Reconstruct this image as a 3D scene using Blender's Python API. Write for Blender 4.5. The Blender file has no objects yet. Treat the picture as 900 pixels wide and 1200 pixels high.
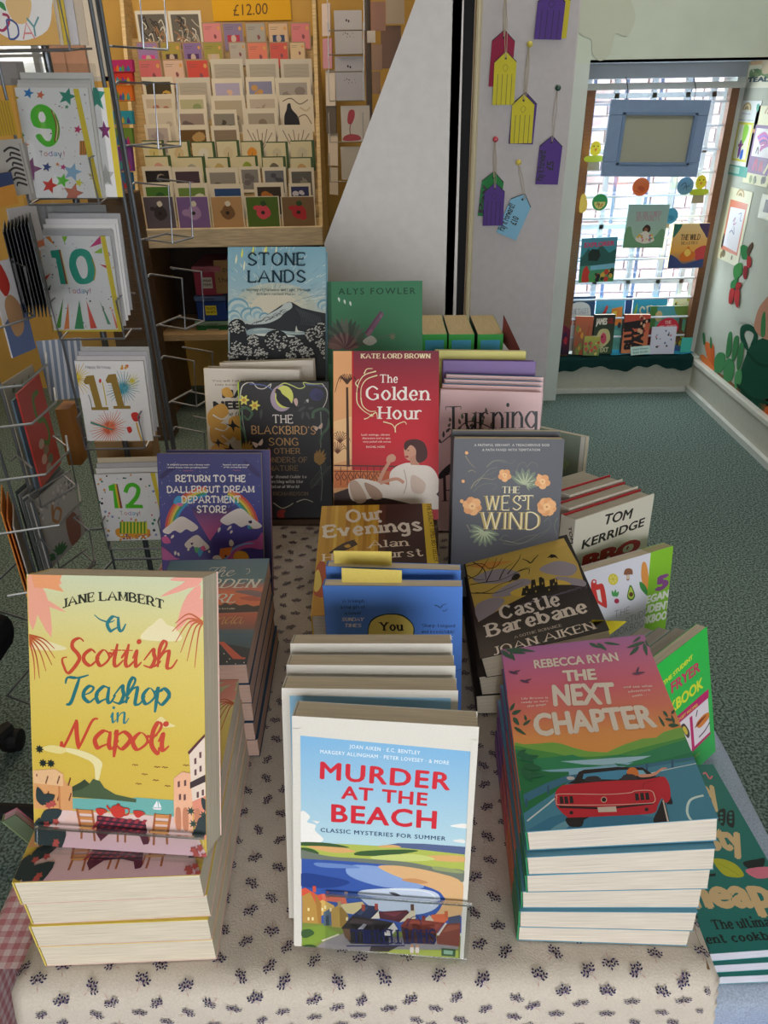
import bpy, bmesh, math, random
from mathutils import Matrix, Vector
random.seed(7)
PI = math.pi
SC = bpy.context.scene
COL = SC.collection

# ------------------------------------------------------------------ camera
CAM_H = 1.45
FPX = 870.0                      # focal length in pixels of the 900 x 1200 frame (26 mm equivalent)
_th, _ro = math.radians(29.3), math.radians(1.0)
_F = Vector((0, math.cos(_th), -math.sin(_th)))
_U = Vector((0, math.sin(_th), math.cos(_th)))
_X = Vector((1, 0, 0))
_c, _s = math.cos(_ro), math.sin(_ro)
_R2, _U2 = _X*_c - _U*_s, _X*_s + _U*_c
cam = bpy.data.cameras.new('camera'); camo = bpy.data.objects.new('camera', cam); COL.objects.link(camo)
cam.sensor_fit = 'VERTICAL'; cam.sensor_height = 36; cam.lens = FPX/1200*36; cam.clip_start = .02; cam.clip_end = 60
EYE = Vector((0, 0, CAM_H))
camo.matrix_world = Matrix.Translation(EYE) @ Matrix((_R2, _U2, -_F)).transposed().to_4x4()
SC.camera = camo

# ------------------------------------------------------------------ world, light, exposure
SC.view_settings.view_transform = 'Standard'; SC.view_settings.look = 'None'
SC.view_settings.gamma = 1; SC.view_settings.use_curve_mapping = False
SC.view_settings.exposure = 0.15
W = bpy.data.worlds.new('daylight'); SC.world = W; W.use_nodes = True
bg = W.node_tree.nodes['Background']; bg.inputs[0].default_value = (.80, .90, 1.0, 1); bg.inputs[1].default_value = 5.5
SC.cycles.max_bounces = 6; SC.cycles.diffuse_bounces = 3; SC.cycles.glossy_bounces = 3
SC.cycles.transparent_max_bounces = 12; SC.cycles.transmission_bounces = 4
SC.cycles.sample_clamp_indirect = 4; SC.cycles.caustics_reflective = False; SC.cycles.caustics_refractive = False
def area(name, loc, rot, sx, sy, power, col):
    l = bpy.data.lights.new(name, 'AREA'); l.shape = 'RECTANGLE'; l.size = sx; l.size_y = sy
    l.energy = power; l.color = col
    o = bpy.data.objects.new(name, l); COL.objects.link(o); o.location = loc
    o.rotation_euler = [math.radians(a) for a in rot]
    return o
# ceiling lamps of the shop (three panels), daylight through the shop front behind the camera, daylight at the bay window
area('ceiling_lamp', (-.2, 1.1, 2.52), (0, 0, 0), 1.2, .6, 1.2, (1, .84, .68))
area('ceiling_lamp', (-1.0, 3.0, 2.52), (0, 0, 0), 1.2, .6, 18, (1, .80, .56))
area('ceiling_lamp', (1.0, 2.6, 2.52), (0, 0, 0), 1.0, .6, 11, (1, .95, .86))
area('shop_front_daylight', (.10, -1.5, 1.40), (90, 0, 0), 1.8, 1.0, 22, (1, .96, .92))
area('bay_window_daylight', (1.31, 4.05, .85), (-90, 0, 0), .7, 1.2, 22, (.82, .92, 1))

# ------------------------------------------------------------------ helpers
def lin(c):
    if isinstance(c, str):
        c = c.lstrip('#')
        if len(c) == 3: c = ''.join(a*2 for a in c)
        c = [int(c[i:i+2], 16)/255 for i in (0, 2, 4)]
        c = [x/12.92 if x <= .04045 else ((x+.055)/1.055)**2.4 for x in c]
    return tuple(c[:3]) + (1.0,)

def ray(px, py):
    x, y = (px-450)/FPX, (py-600)/FPX
    return _F + _R2*x - _U2*y
def at(px, py, X=None, Y=None, Z=None):
    """the point where the sight line through a measured picture point meets the plane x=X, y=Y or z=Z"""
    r = ray(px, py)
    t = X/r.x if X is not None else Y/r.y if Y is not None else (Z-CAM_H)/r.z
    return EYE + r*t

MATS = {}
def mat(name, rough=.6, spec=.3, grain=0, gscale=200, bump=0, stretch=(1, 1, 1), metal=0, clear=0, coat=0, lo=.3, hi=.7):
    """procedural material: colour attribute 'Col' times fine noise grain, optional bump"""
    if name in MATS: return MATS[name]
    m = bpy.data.materials.new(name); m.use_nodes = True; nt = m.node_tree; N = nt.nodes; L = nt.links
    b = N['Principled BSDF']; b.inputs['Roughness'].default_value = rough
    b.inputs['Specular IOR Level'].default_value = spec; b.inputs['Metallic'].default_value = metal
    if coat: b.inputs['Coat Weight'].default_value = coat; b.inputs['Coat Roughness'].default_value = .15
    a = N.new('ShaderNodeVertexColor'); a.layer_name = 'Col'
    tc = N.new('ShaderNodeTexCoord'); mp = N.new('ShaderNodeMapping'); mp.inputs['Scale'].default_value = stretch
    no = N.new('ShaderNodeTexNoise'); no.inputs['Scale'].default_value = gscale; no.inputs['Detail'].default_value = 3
    L.new(tc.outputs['Object'], mp.inputs[0]); L.new(mp.outputs[0], no.inputs['Vector'])
    mr = N.new('ShaderNodeMapRange'); mr.inputs[1].default_value = lo; mr.inputs[2].default_value = hi
    mr.inputs[3].default_value = 1-grain; mr.inputs[4].default_value = 1+grain*.4
    L.new(no.outputs['Fac'], mr.inputs[0])
    mx = N.new('ShaderNodeMix'); mx.data_type = 'RGBA'; mx.blend_type = 'MULTIPLY'; mx.inputs[0].default_value = 1
    L.new(a.outputs[0], mx.inputs[6]); L.new(mr.outputs[0], mx.inputs[7]); L.new(mx.outputs[2], b.inputs['Base Color'])
    if bump:
        bp = N.new('ShaderNodeBump'); bp.inputs['Strength'].default_value = bump; bp.inputs['Distance'].default_value = .002
        L.new(no.outputs['Fac'], bp.inputs['Height']); L.new(bp.outputs[0], b.inputs['Normal'])
    if clear:
        tr = N.new('ShaderNodeBsdfTransparent'); ms = N.new('ShaderNodeMixShader'); ms.inputs[0].default_value = 1-clear
        b = N.new('ShaderNodeBsdfGlossy'); b.inputs['Roughness'].default_value = rough
        tr.inputs[0].default_value = (.97, .98, .98, 1)
        L.new(tr.outputs[0], ms.inputs[1]); L.new(b.outputs[0], ms.inputs[2]); L.new(ms.outputs[0], N['Material Output'].inputs[0])
    MATS[name] = m
    return m
M_PRINT = mat('printed_cover', .42, .35, .05, 900)
M_MATT = mat('matt_paper', .75, .15, .05, 400)
M_PAGES = mat('page_block', .9, .1, .22, 60, .15, (.4, 26, .4))
M_CARD = mat('card_stock', .6, .2, .04, 300)
M_WALL = mat('painted_plaster', .8, .15, .06, 6, .15)
M_PAINT = mat('painted_wood', .5, .3, .05, 40)
M_WOOD = mat('pale_wood', .55, .3, .25, 14, .05, (1, 1, 12))
M_CARPET = mat('carpet', .95, .05, .62, 150, .6, lo=.41, hi=.59)
M_CLOTH = mat('woven_cloth', .9, .05, .10, 700, .25)
M_DENIM = mat('denim_cloth', .95, .05, .25, 500, .3)
M_WIRE = mat('grey_coated_wire', .35, .5, .05, 50, 0, (1, 1, 1), .75)
M_PLASTIC = mat('coloured_plastic', .35, .4, .05, 30)
M_SLEEVE = mat('clear_sleeve', .12, .6, 0, 50, 0, (1, 1, 1), 0, .90)
M_ACRYL = mat('clear_acrylic', .05, .5, 0, 50, 0, (1, 1, 1), 0, .93)
M_GLASS = mat('window_glass', .03, .5, 0, 50, 0, (1, 1, 1), 0, .93)
M_BLACK = mat('black_rubber', .6, .3, .1, 50)
M_BRICK = mat('brick_wall_outside', .9, .1, .35, 9, .3)

class MB:
    """collects faces with colours, builds ONE mesh object"""
    def __init__(s): s.v = []; s.f = []; s.c = []
    def face(s, pts, col):
        n = len(s.v); s.v += [tuple(p) for p in pts]; s.f.append(tuple(range(n, n+len(pts)))); s.c += [lin(col)]*len(pts)
    def box(s, x0, x1, y0, y1, z0, z1, col, skip='', M=None, wedge=None):
        P = [Vector((x, y, z)) for z in (z0, z1) for y in (y0, y1) for x in (x0, x1)]
        if wedge:
            for p in P: p.y += wedge*(p.x)*(1 if abs(p.y-y1) < 1e-9 else 0)
        if M: P = [M @ p for p in P]
        F = {'b': (0, 2, 3, 1), 't': (4, 5, 7, 6), 'f': (0, 1, 5, 4), 'k': (2, 6, 7, 3), 'l': (0, 4, 6, 2), 'r': (1, 3, 7, 5)}
        n = len(s.v); s.v += [tuple(p) for p in P]
        s.c += [lin(col)]*8
        for k, q in F.items():
            if k not in skip: s.f.append(tuple(n+i for i in q))
        return s
    def tube(s, path, r, col, n=6, closed=False):
        path = [Vector(p) for p in path]; m = len(path); base = len(s.v)
        for i, p in enumerate(path):
            a = path[i-1] if i or closed else p; b = path[(i+1) % m] if i < m-1 or closed else p
            t = (b-a).normalized() if (b-a).length > 1e-9 else Vector((0, 0, 1))
            u = t.cross(Vector((0, 0, 1)) if abs(t.z) < .9 else Vector((1, 0, 0))).normalized(); w = t.cross(u)
            for k in range(n):
                q = p + (u*math.cos(2*PI*k/n) + w*math.sin(2*PI*k/n))*r
                s.v.append(tuple(q)); s.c.append(lin(col))
        for i in range(m if closed else m-1):
            for k in range(n):
                a, b = base+i*n, base+((i+1) % m)*n
                s.f.append((a+k, a+(k+1) % n, b+(k+1) % n, b+k))
        if not closed:
            s.f.append(tuple(base+k for k in range(n))[::-1]); s.f.append(tuple(base+(m-1)*n+k for k in range(n)))
        return s
    def lathe(s, c, prof, col, n=14, ax='z'):
        base = len(s.v)
        for r, h in prof:
            for k in range(n):
                a = 2*PI*k/n; q = (r*math.cos(a), r*math.sin(a), h)
                if ax == 'y': q = (q[0], -q[2], q[1])
                if ax == 'x': q = (-q[2], q[0], q[1])
                s.v.append((c[0]+q[0], c[1]+q[1], c[2]+q[2])); s.c.append(lin(col))
        for i in range(len(prof)-1):
            for k in range(n):
                a, b = base+i*n, base+(i+1)*n
                s.f.append((a+k, a+(k+1) % n, b+(k+1) % n, b+k))
        s.f.append(tuple(base+k for k in range(n))[::-1]); s.f.append(tuple(base+(len(prof)-1)*n+k for k in range(n)))
        return s
    def prism(s, pts, d, col, M, side=None):
        """outline pts (x,y) in the plane of M, thickness d behind it"""
        a = [M @ Vector((x, y, 0)) for x, y in pts]; b = [M @ Vector((x, y, -d)) for x, y in pts]
        s.face(a, col); s.face(b[::-1], side or col)
        for i in range(len(pts)):
            j = (i+1) % len(pts); s.face([a[j], a[i], b[i], b[j]], side or col)
        return s
    def build(s, name, m, parent=None, bevel=0, smooth=False):
        me = bpy.data.meshes.new(name); me.from_pydata(s.v, [], s.f)
        ca = me.color_attributes.new('Col', 'FLOAT_COLOR', 'POINT'); ca.data.foreach_set('color', [x for c in s.c for x in c])
        me.materials.append(m)
        if smooth: me.shade_smooth()
        o = bpy.data.objects.new(name, me); COL.objects.link(o); o.parent = parent
        if bevel:
            b = o.modifiers.new('edge', 'BEVEL'); b.width = bevel; b.segments = 2; b.limit_method = 'ANGLE'
        return o

USED = set()
def tag(o, label, cat, group=None):
    o['label'] = label; o['category'] = cat
    if group: o['group'] = group
    return o
def struct(o): o['kind'] = 'structure'; return o
def stuff(o): o['kind'] = 'stuff'; return o
def thing(name, M, label, cat, group=None):
    o = bpy.data.objects.new(name, None); COL.objects.link(o); o.empty_display_size = .02
    o.matrix_world = M; return tag(o, label, cat, group)
def T(x, y, z): return Matrix.Translation((x, y, z))
def rot(a, ax): return Matrix.Rotation(math.radians(a), 4, ax)
def pose(x, y, z, yaw=0, tilt=0, roll=0, bank=0):
    return T(x, y, z) @ rot(yaw, 'Z') @ rot(-tilt, 'X') @ rot(roll, 'Y') @ rot(bank, 'Z')

# ------------------------------------------------------------------ lettering
_CAP = {
'A': "l067ke6 l3bbb", 'B': "l161k c1k6kah6d1d c1d7dba976616", 'C': "cch7k2h1d2976c9", 'D': "l161k c1k6kbhcdb96616",
'E': "l161k l1kak l1d8d l16a6", 'F': "l161k l1kak l1d8d", 'G': "cch7k2h1d2976c8 lccc7 l8ccc", 'H': "l161k lb6bk l1dbd", 'I': "l161k",
'J': "l6k69 c6a573607", 'K': "l161k lak1c l4fb6", 'L': "l161k l16a6", 'M': "l161k l1k78dk ld6dk", 'N': "l161k l1kb6 lb6bk",
'O': "o7k2h1d2976c9ddch", 'P': "l161k c1k7kag7c1c", 'Q': "o7k2h1d2976c9ddch l8bd4", 'R': "l161k c1k7kag7c1c l6cb6",
'S': "cbh6k2h3e9bb96618", 'T': "l6k66 l0kck", 'U': "l1k1b lbkbb c1b376697bb", 'V': "l0k66ck", 'W': "l0k46 l468k l8kc6 lc6gk",
'X': "l0kb6 lbk06", 'Y': "l0k6d l6dck l6d66", 'Z': "l1kak lak06 l06a6",
'a': "c1e5g8e8a l8c86 c8c4b1946688a", 'b': "l1k16 c1d5g9b5619", 'c': "c8e5g1b5688", 'd': "l8k86 c8d4g0b4689", 'e': "l1b8b c8b7f4g1b4688",
'f': "c7j5k3h l3h36 l0g6g", 'g': "c8d4g0b4689 l8g85 c85724112", 'h': "l1k16 c1d5g8d l8d86", 'i': "l1g16 d1j",
'j': "l3g34 c341202 d3j", 'k': "l1k16 l8g1a l3c96", 'l': "l1k16", 'm': "l1g16 c1d4g7d l7d76 c7dagdd lddd6", 'n': "l1g16 c1d5g8d l8d86",
'o': "o5g1b569b", 'p': "l1g11 c1d5g9b5619", 'q': "l8g81 c8d4g0b4689", 'r': "l1g16 c1d4g7f", 's': "c7e4g1e4b784608", 't': "l3k39 c395688 l0g6g",
'u': "l1g19 c194689 l8g86", 'v': "l0g46 l468g", 'w': "l0g36 l366f l6f96 l96cg", 'x': "l0g86 l8g06", 'y': "l0g46 l8g31", 'z': "l0g8g l8g06 l0686",
'0': "o6k2h1d2966a9bdah", '1': "l4h6k l6k66", '2': "c1h5k9h8d16 l16a6", '3': "c1i5k9h5d c5da95618", '5': "l9k2k l2k1e c1e6fa95618", '6': "c9j4h1b1956aa6e1b",
'&': "cb63e6k8h1a466ab", '.': "d16", ',': "l1705", "'": "l1k1h", '-': "l1b6b", '!': "l1k1a d16", ':': "d16 d1d", '?': "c1h5k9h5c59 d56",
}
_SCR = {
'a': ("c9f5g1b365799f c9g98b6eb", 12), 'c': ("c9e6g2d296698cb", 10), 'e': ("c1a6c8f5g2d296698cb", 10), 'h': ("c0a5h6l4m2h26 c2a5f8g8b86b6eb", 12),
'i': ("c0b2g2a366" "9b d3k", 7), 'l': ("c0a5h6l4m2h296468a", 6), 'n': ("c0e1g16 c1b5g8g8b86a6db", 11), 'o': ("o5g1b469b c8ebeef", 10),
'p': ("c0e1g11 c1d5g9c5628 c56ab", 10), 's': ("c1a6h7e8b661" "7 c669" "7ca", 9), 't': ("c0b3g c4k39569a l0g7g", 8),
'S': ("cdlan6l6hadb95116" "0a3b", 13), 'T': ("c0h1l8lfn c9l7c5524", 12), 'N': ("c09154c7m c7m8ea5 ca5deg" "mjn", 18), 'u': ("c0e1g1a468b c8g8a96db", 11),
'd': ("c9f5g1b36579bk cbk98b6eb", 12), 'r': ("c0b2g c2g5f c5f5857" "9b", 8), 'v': ("c0f2g46 c468gaf", 9), 'g': ("c9f5g1b36579f c9g84525" "14cb", 11),
'A': ("c06ak c9kb6ea l4cbc", 14), 'H': ("l2k26 lcka6 l2dbd", 12), 'w': ("c0f2g366f c6f96cg", 12),
}
def _pts(s): return [(int(s[i], 36), int(s[i+1], 36)-6) for i in range(0, len(s)-1, 2)]
def smooth(p, closed=False, n=5):
    out = []; m = len(p)
    for i in range(m if closed else m-1):
        a, b, c, d = (p[(i-1) % m], p[i], p[(i+1) % m], p[(i+2) % m]) if closed else (p[max(i-1, 0)], p[i], p[i+1], p[min(i+2, m-1)])
        for k in range(n):
            t = k/n; t2, t3 = t*t, t*t*t
            out.append(tuple(.5*(2*b[j]+(c[j]-a[j])*t+(2*a[j]-5*b[j]+4*c[j]-d[j])*t2+(3*b[j]-a[j]-3*c[j]+d[j])*t3) for j in (0, 1)))
    if not closed: out.append(tuple(p[-1]))
    return out
def strip(p, wf, closed=False):
    """list of quads along polyline p, wf(tangent, t) gives the width"""
    q = []; m = len(p); L = []
    for i in range(m):
        a = p[i-1] if i or closed else p[i]; b = p[(i+1) % m] if i < m-1 or closed else p[i]
        dx, dy = b[0]-a[0], b[1]-a[1]; d = math.hypot(dx, dy) or 1
        dx, dy = dx/d, dy/d; w = wf((dx, dy), i/max(m-1, 1))/2
        L.append(((p[i][0]-dy*w, p[i][1]+dx*w), (p[i][0]+dy*w, p[i][1]-dx*w)))
    for i in range(m if closed else m-1):
        a, b = L[i], L[(i+1) % m]; q.append([a[1], b[1], b[0], a[0]])
    return q
def glyph_run(s, font):
    """polygons and width of a string; baseline 0, cap height 14"""
    thick, thin, serif, gap = {'serif': (2.5, 1.1, 1, 3.0), 'serifb': (3.6, 1.5, 1, 3.2), 'didone': (2.2, .45, 1, 2.6), 'light': (1.0, .9, 0, 3.2), 'deco': (2.6, .6, 1, 2.6),
                               'slab': (3.2, 2.6, .6, 3.6), 'script': (2.7, 1.2, 0, -.6), 'scriptl': (1.1, .6, 0, -.6), 'hand': (1.7, 1.6, 0, 2.6), 'caps': (2.4, 1.5, .5, 3.0)}[font]
    out = []; x = 0
    for ch in s:
        if ch == ' ': x += 6; continue
        if font.startswith('script') and ch in _SCR: g, adv = _SCR[ch]; sc = True
        else: g, adv, sc = _CAP.get(ch, _CAP.get(ch.upper(), 'l161k')), None, False
        mx = 0; low = ch.islower()
        for st in g.split():
            k, p = st[0], _pts(st[1:]); mx = max(mx, max(a for a, b in p))
            if k == 'd':
                a, b = p[0]; r = thick*.62; out.append([(x+a+r*math.cos(2*PI*i/8), b+r*.9+r*math.sin(2*PI*i/8)) for i in range(8)]); continue
            if k in 'co': pp = smooth(p, k == 'o', 7 if sc else 4)
            else: pp = p
            ext = thin*.5
            q = strip([(x+a, b) for a, b in pp], (lambda t, u: thin+(thick-thin)*abs(t[1])**1.3) if not sc else (lambda t, u: (thin+(thick-thin)*max(0, -t[1]*.8+.35*abs(t[0]) if t[1] < 0 else .25*t[1]))*(.55+.45*min(1, 5*u, 5*(1-u)))), k == 'o')
            out += q
            if serif and k == 'l':
                for (a, b), (c, d) in ((pp[0], pp[1]), (pp[-1], pp[-2])):
                    if abs(d-b) > abs(c-a)*.6 and b in (0, 14, 10, -5) and abs(d-b) > 3:
                        w = thick*.5+1.5*serif; l = w
                        if low and b > 0: w = thick*.4
                        y0, y1 = (b, b+thin*.9) if b in (0, -5) else (b-thin*.9, b)
                        out.append([(x+a-l, y0), (x+a+w, y0), (x+a+w, y1), (x+a-l, y1)])
                    elif abs(c-a) > 3 and b in (0, 14, 7) and ch in 'EFLTCZ' and a not in (1,):
                        up = -1 if b == 14 else 1; e = thick*.9
                        out.append([(x+a-thin*.5, b), (x+a+thin*.5, b), (x+a+thin*.5, b+up*e), (x+a-thin*.5, b+up*e)][::up if up == 1 else -1])
        x += (adv if adv else mx+.6)+gap
    return out, x-gap
_SANS = {}
def sans_run(s, bold, sp):
    key = (s, bold, sp)
    if key not in _SANS:
        cu = bpy.data.curves.new('lettering', 'FONT'); cu.body = s; cu.offset = bold; cu.space_character = sp
        cu.resolution_u = 2 if len(s) > 14 else 3; cu.size = 1
        o = bpy.data.objects.new('lettering', cu); me = bpy.data.meshes.new_from_object(o)
        v = [(a.co.x, a.co.y) for a in me.vertices]; f = [tuple(p.vertices) for p in me.polygons]
        bpy.data.objects.remove(o); bpy.data.meshes.remove(me); bpy.data.curves.remove(cu)
        x0 = min(a for a, b in v); x1 = max(a for a, b in v)
        _SANS[key] = ([(a-x0, b) for a, b in v], f, x1-x0)
    return _SANS[key]

class Art:
    """flat print laid on a plane: M maps (u right, v up, w out) of the sheet, in metres, to the thing's own frame; Mw maps it to the world"""
    def __init__(s, M, Mw, w, h, off=5e-6):
        s.M, s.w, s.h, s.off = M, w, h, off; s.mb = MB(); s.lay = 3
        s.Pi = Mw.inverted(); s.O = s.Pi @ EYE; s.un()
    def fr(s, ox, oy, k): s.fo = (ox, oy, k); return s        # points given on an enlargement of the reference
    def un(s): s.fo = None; return s                          # points given as per cent of the sheet, from its top left
    def lf(s, x0, y0, x1, y1): s.fo = (x0, y0, x1, y1); return s  # points given on a box that stands for the whole sheet
    def m(s, x, y):
        if s.fo and len(s.fo) == 4: x0, y0, x1, y1 = s.fo; return ((x-x0)/(x1-x0)*s.w, (1-(y-y0)/(y1-y0))*s.h)
        if s.fo is None: return (x/100*s.w, (1-y/100)*s.h)
        r = s.Pi.to_3x3() @ ray(s.fo[0]+x/s.fo[2], s.fo[1]+y/s.fo[2]); t = -s.O.z/r.z; q = s.O + r*t
        return (q.x, q.y)
    def clip(s, P):
        for ax, lim, sg in ((0, 0, 1), (0, s.w, -1), (1, 0, 1), (1, s.h, -1)):
            out = []
            for i in range(len(P)):
                a, b = P[i-1], P[i]; da, db = (a[ax]-lim)*sg, (b[ax]-lim)*sg
                if (da < 0) != (db < 0):
                    t = da/(da-db); out.append((a[0]+(b[0]-a[0])*t, a[1]+(b[1]-a[1])*t))
                if db >= 0: out.append(b)
            P = out
            if len(P) < 3: return P
        return P
    def put(s, P, col, up=True):
        if up: s.lay += 1; s.k = 0
        s.k += 1
        P = s.clip(P)
        if len(P) < 3: return
        A = sum(P[i-1][0]*P[i][1]-P[i][0]*P[i-1][1] for i in range(len(P)))
        if abs(A) < 1e-10: return
        if A < 0: P = P[::-1]
        z = (s.lay+.06*(s.k % 12))*s.off; s.mb.face([s.M @ Vector((a, b, z)) for a, b in P], col)
    def _l(s, xy): return [s.m(xy[i], xy[i+1]) for i in range(0, len(xy)-1, 2)]
    def p(s, col, *xy): s.put(s._l(xy), col); return s
    def b(s, col, *xy): s.put(smooth(s._l(xy), True, 4), col); return s
    def pw(s, w):
        if s.fo is None: return w/100*s.w
        a, b = s.m(s._c[0], s._c[1]), s.m(s._c[0]+10, s._c[1]); return w*math.hypot(b[0]-a[0], b[1]-a[1])/10
    def s(s, col, w, *xy, taper=0, straight=False, closed=False):
        s._c = (xy[0], xy[1]); w = s.pw(w); P = s._l(xy)
        if not straight: P = smooth(P, closed, 5)
        s.lay += 1; s.k = 0
        for q in strip(P, lambda t, u: w*(1-taper*u) if taper >= 0 else w*(1+taper*abs(2*u-1)), closed): s.put(q, col, False)
        return s
    def e(s, col, cx, cy, rx, ry=None, n=14, a0=0, a1=360):
        ry = ry or rx; s.put(s._l([c for k in range(n+(a1-a0 < 360)) for c in (cx+rx*math.cos(math.radians(a0+(a1-a0)*k/n)), cy-ry*math.sin(math.radians(a0+(a1-a0)*k/n)))]), col); return s
    def leaf(s, col, x0, y0, x1, y1, w):
        dx, dy = x1-x0, y1-y0; d = math.hypot(dx, dy) or 1; nx, ny = -dy/d*w/2, dx/d*w/2
        s.put(smooth(s._l((x0, y0, x0+dx*.3+nx, y0+dy*.3+ny, x0+dx*.65+nx*.8, y0+dy*.65+ny*.8, x1, y1, x0+dx*.65-nx*.8, y0+dy*.65-ny*.8, x0+dx*.3-nx, y0+dy*.3-ny)), True, 2), col); return s
    def star(s, col, cx, cy, r, n=5, a=0, k=.45):
        s.put(s._l([c for i in range(2*n) for c in (cx+r*(1 if i % 2 == 0 else k)*math.sin(a+PI*i/n), cy-r*(1 if i % 2 == 0 else k)*math.cos(a+PI*i/n))]), col); return s
    def bg(s, stops):
        s.lay += 1; z = s.lay*s.off; st = [(t, lin(c)) for t, c in stops]
        for (a, c), (b, d) in zip(st, st[1:]):
            n = len(s.mb.v)
            for u, t in ((0, b), (s.w, b), (s.w, a), (0, a)): s.mb.v.append(tuple(s.M @ Vector((u, (1-t)*s.h, z))))
            s.mb.c += [d, d, c, c]; s.mb.f.append((n, n+1, n+2, n+3))
        return s
    def grad(s, c0, c1, *xy):
        """quad (left bottom, right bottom, right top, left top) with colour c1 below and c0 above"""
        s.lay += 1; z = s.lay*s.off; P = s._l(xy); n = len(s.mb.v)
        P = [(min(max(a, 0), s.w), min(max(b, 0), s.h)) for a, b in P]
        s.mb.v += [tuple(s.M @ Vector((a, b, z))) for a, b in P]; s.mb.c += [lin(c1), lin(c1), lin(c0), lin(c0)]; s.mb.f.append((n, n+1, n+2, n+3)); return s
    def t(s, txt, x0, y0, x1, y1, h, col, font='sans', bold=0., slant=0., arc=0., sp=1.0):
        """a line of lettering from baseline point to baseline point, capitals h high"""
        s.lay += 1; z = s.lay*s.off; p0, p1 = s.m(x0, y0), s.m(x1, y1); hh = s.m(x0, y0-h)
        H = math.hypot(hh[0]-p0[0], hh[1]-p0[1]); L = math.hypot(p1[0]-p0[0], p1[1]-p0[1]); ex = ((p1[0]-p0[0])/L, (p1[1]-p0[1])/L)
        if font == 'sans':
            b0_ = 0 if set(txt) & set('MWmw') else .012; ex_ = max(0, bold-b0_); v, f, wd = sans_run(txt, min(bold, b0_), sp); cap = .70
            if ex_:                                  # heavy weights: the outline laid down again, shifted sideways and upwards
                v0, f0 = v, f; v, f = [], []
                for q_, (dx_, dy_) in enumerate(((-ex_, 0), (ex_, 0), (0, ex_*.7), (0, -ex_*.7), (0, 0))):
                    k_ = len(v); v += [(a+dx_, b+dy_) for a, b in v0]; f += [tuple(i+k_ for i in g_) for g_ in f0]
                nl = len(v0)
        else:
            g, wd = glyph_run(txt, font); cap = 14; v = []; f = []
            for q in g: f.append(tuple(range(len(v), len(v)+len(q)))); v += q
        kx, ky = L/wd, H/cap; n = len(s.mb.v); V = []
        for a, b in v:
            X, Y = a*kx+b*ky*slant, b*ky; Y += arc*H*4*(a/wd)*(1-a/wd) if arc else 0
            V.append((p0[0]+ex[0]*X-ex[1]*Y, p0[1]+ex[1]*X+ex[0]*Y))
        V = [(min(max(a, 0), s.w), min(max(b, 0), s.h)) for a, b in V]
        dz = [0]*len(V)
        if font == 'sans':
            if ex_: dz = [.2*(i//nl)*s.off for i in range(len(V))]; s.lay += 1
        else:
            for j, q in enumerate(f):
                for i in q: dz[i] = .06*(j % 14)*s.off
        s.mb.v += [tuple(s.M @ Vector((a, b, z+d))) for (a, b), d in zip(V, dz)]; s.mb.c += [lin(col)]*len(V); s.mb.f += [tuple(n+i for i in q) for q in f]
        return s
    def done(s, name, parent, m=None): return s.mb.build(name, m or M_PRINT, parent)

# ------------------------------------------------------------------ the room
TZ = .878                                     # table top
WX, WY, WZ = 1.717, 3.95, 2.6                 # right wall, bay window plane, ceiling
def panel(name, x0, x1, y0, y1, z0, z1, col, m=M_WALL, k='structure', parent=None, bevel=0):
    o = MB().box(x0, x1, y0, y1, z0, z1, col).build(name, m, parent, bevel)
    if k and parent is None: o['kind'] = k
    return o
panel('floor', -3.2, 1.9, -1.8, 4.3, -.06, 0, '#71837c', M_CARPET)
panel('ceiling', -3.2, 1.9, -1.8, 4.3, WZ, WZ+.05, '#aca698')
panel('wall_right', WX, WX+.12, -1.7, 4.1, 0, WZ, '#b9bcae')
sk = panel('baseboard_right', WX-.022, WX, -1.7, WY-.02, 0, .155, '#c6c3b4', M_PAINT, bevel=.004)
panel('moulding', WX-.034, WX, -1.7, WY-.02, .155, .185, '#d6d3c6', M_PAINT, parent=sk, bevel=.006)
panel('edge_strip', WX-.045, WX-.022, -1.7, WY-.02, 0, .03, '#d2d4cc', M_PAINT, parent=sk)
# left, front and back walls
panel('wall_left', -3.2, -3.05, -1.7, 4.3, 0, WZ, '#c9b88e')
w = MB()
w.box(-3.1, -.3, -1.8, -1.65, 0, WZ, '#8f897c'); w.box(1.2, 1.8, -1.8, -1.65, 0, WZ, '#8f897c')
w.box(-.3, 1.2, -1.8, -1.65, 0, .9, '#8f897c'); w.box(-.3, 1.2, -1.8, -1.65, 1.9, WZ, '#8f897c')
struct(w.build('wall_front', M_WALL))
L1 = at(128, 95, Y=4.12)
w = MB(); OC = '#d3aa5e'
w.box(L1.x, .62, 4.12, 4.25, 0, WZ, OC); w.box(-3.1, L1.x, 4.12, 4.25, 0, L1.z, OC); w.box(-3.1, L1.x, 4.12, 4.25, 2.35, WZ, OC)
w.box(-3.1, -2.6, 4.12, 4.25, L1.z, 2.35, OC)
struct(w.build('wall_back', M_WALL))
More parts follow.
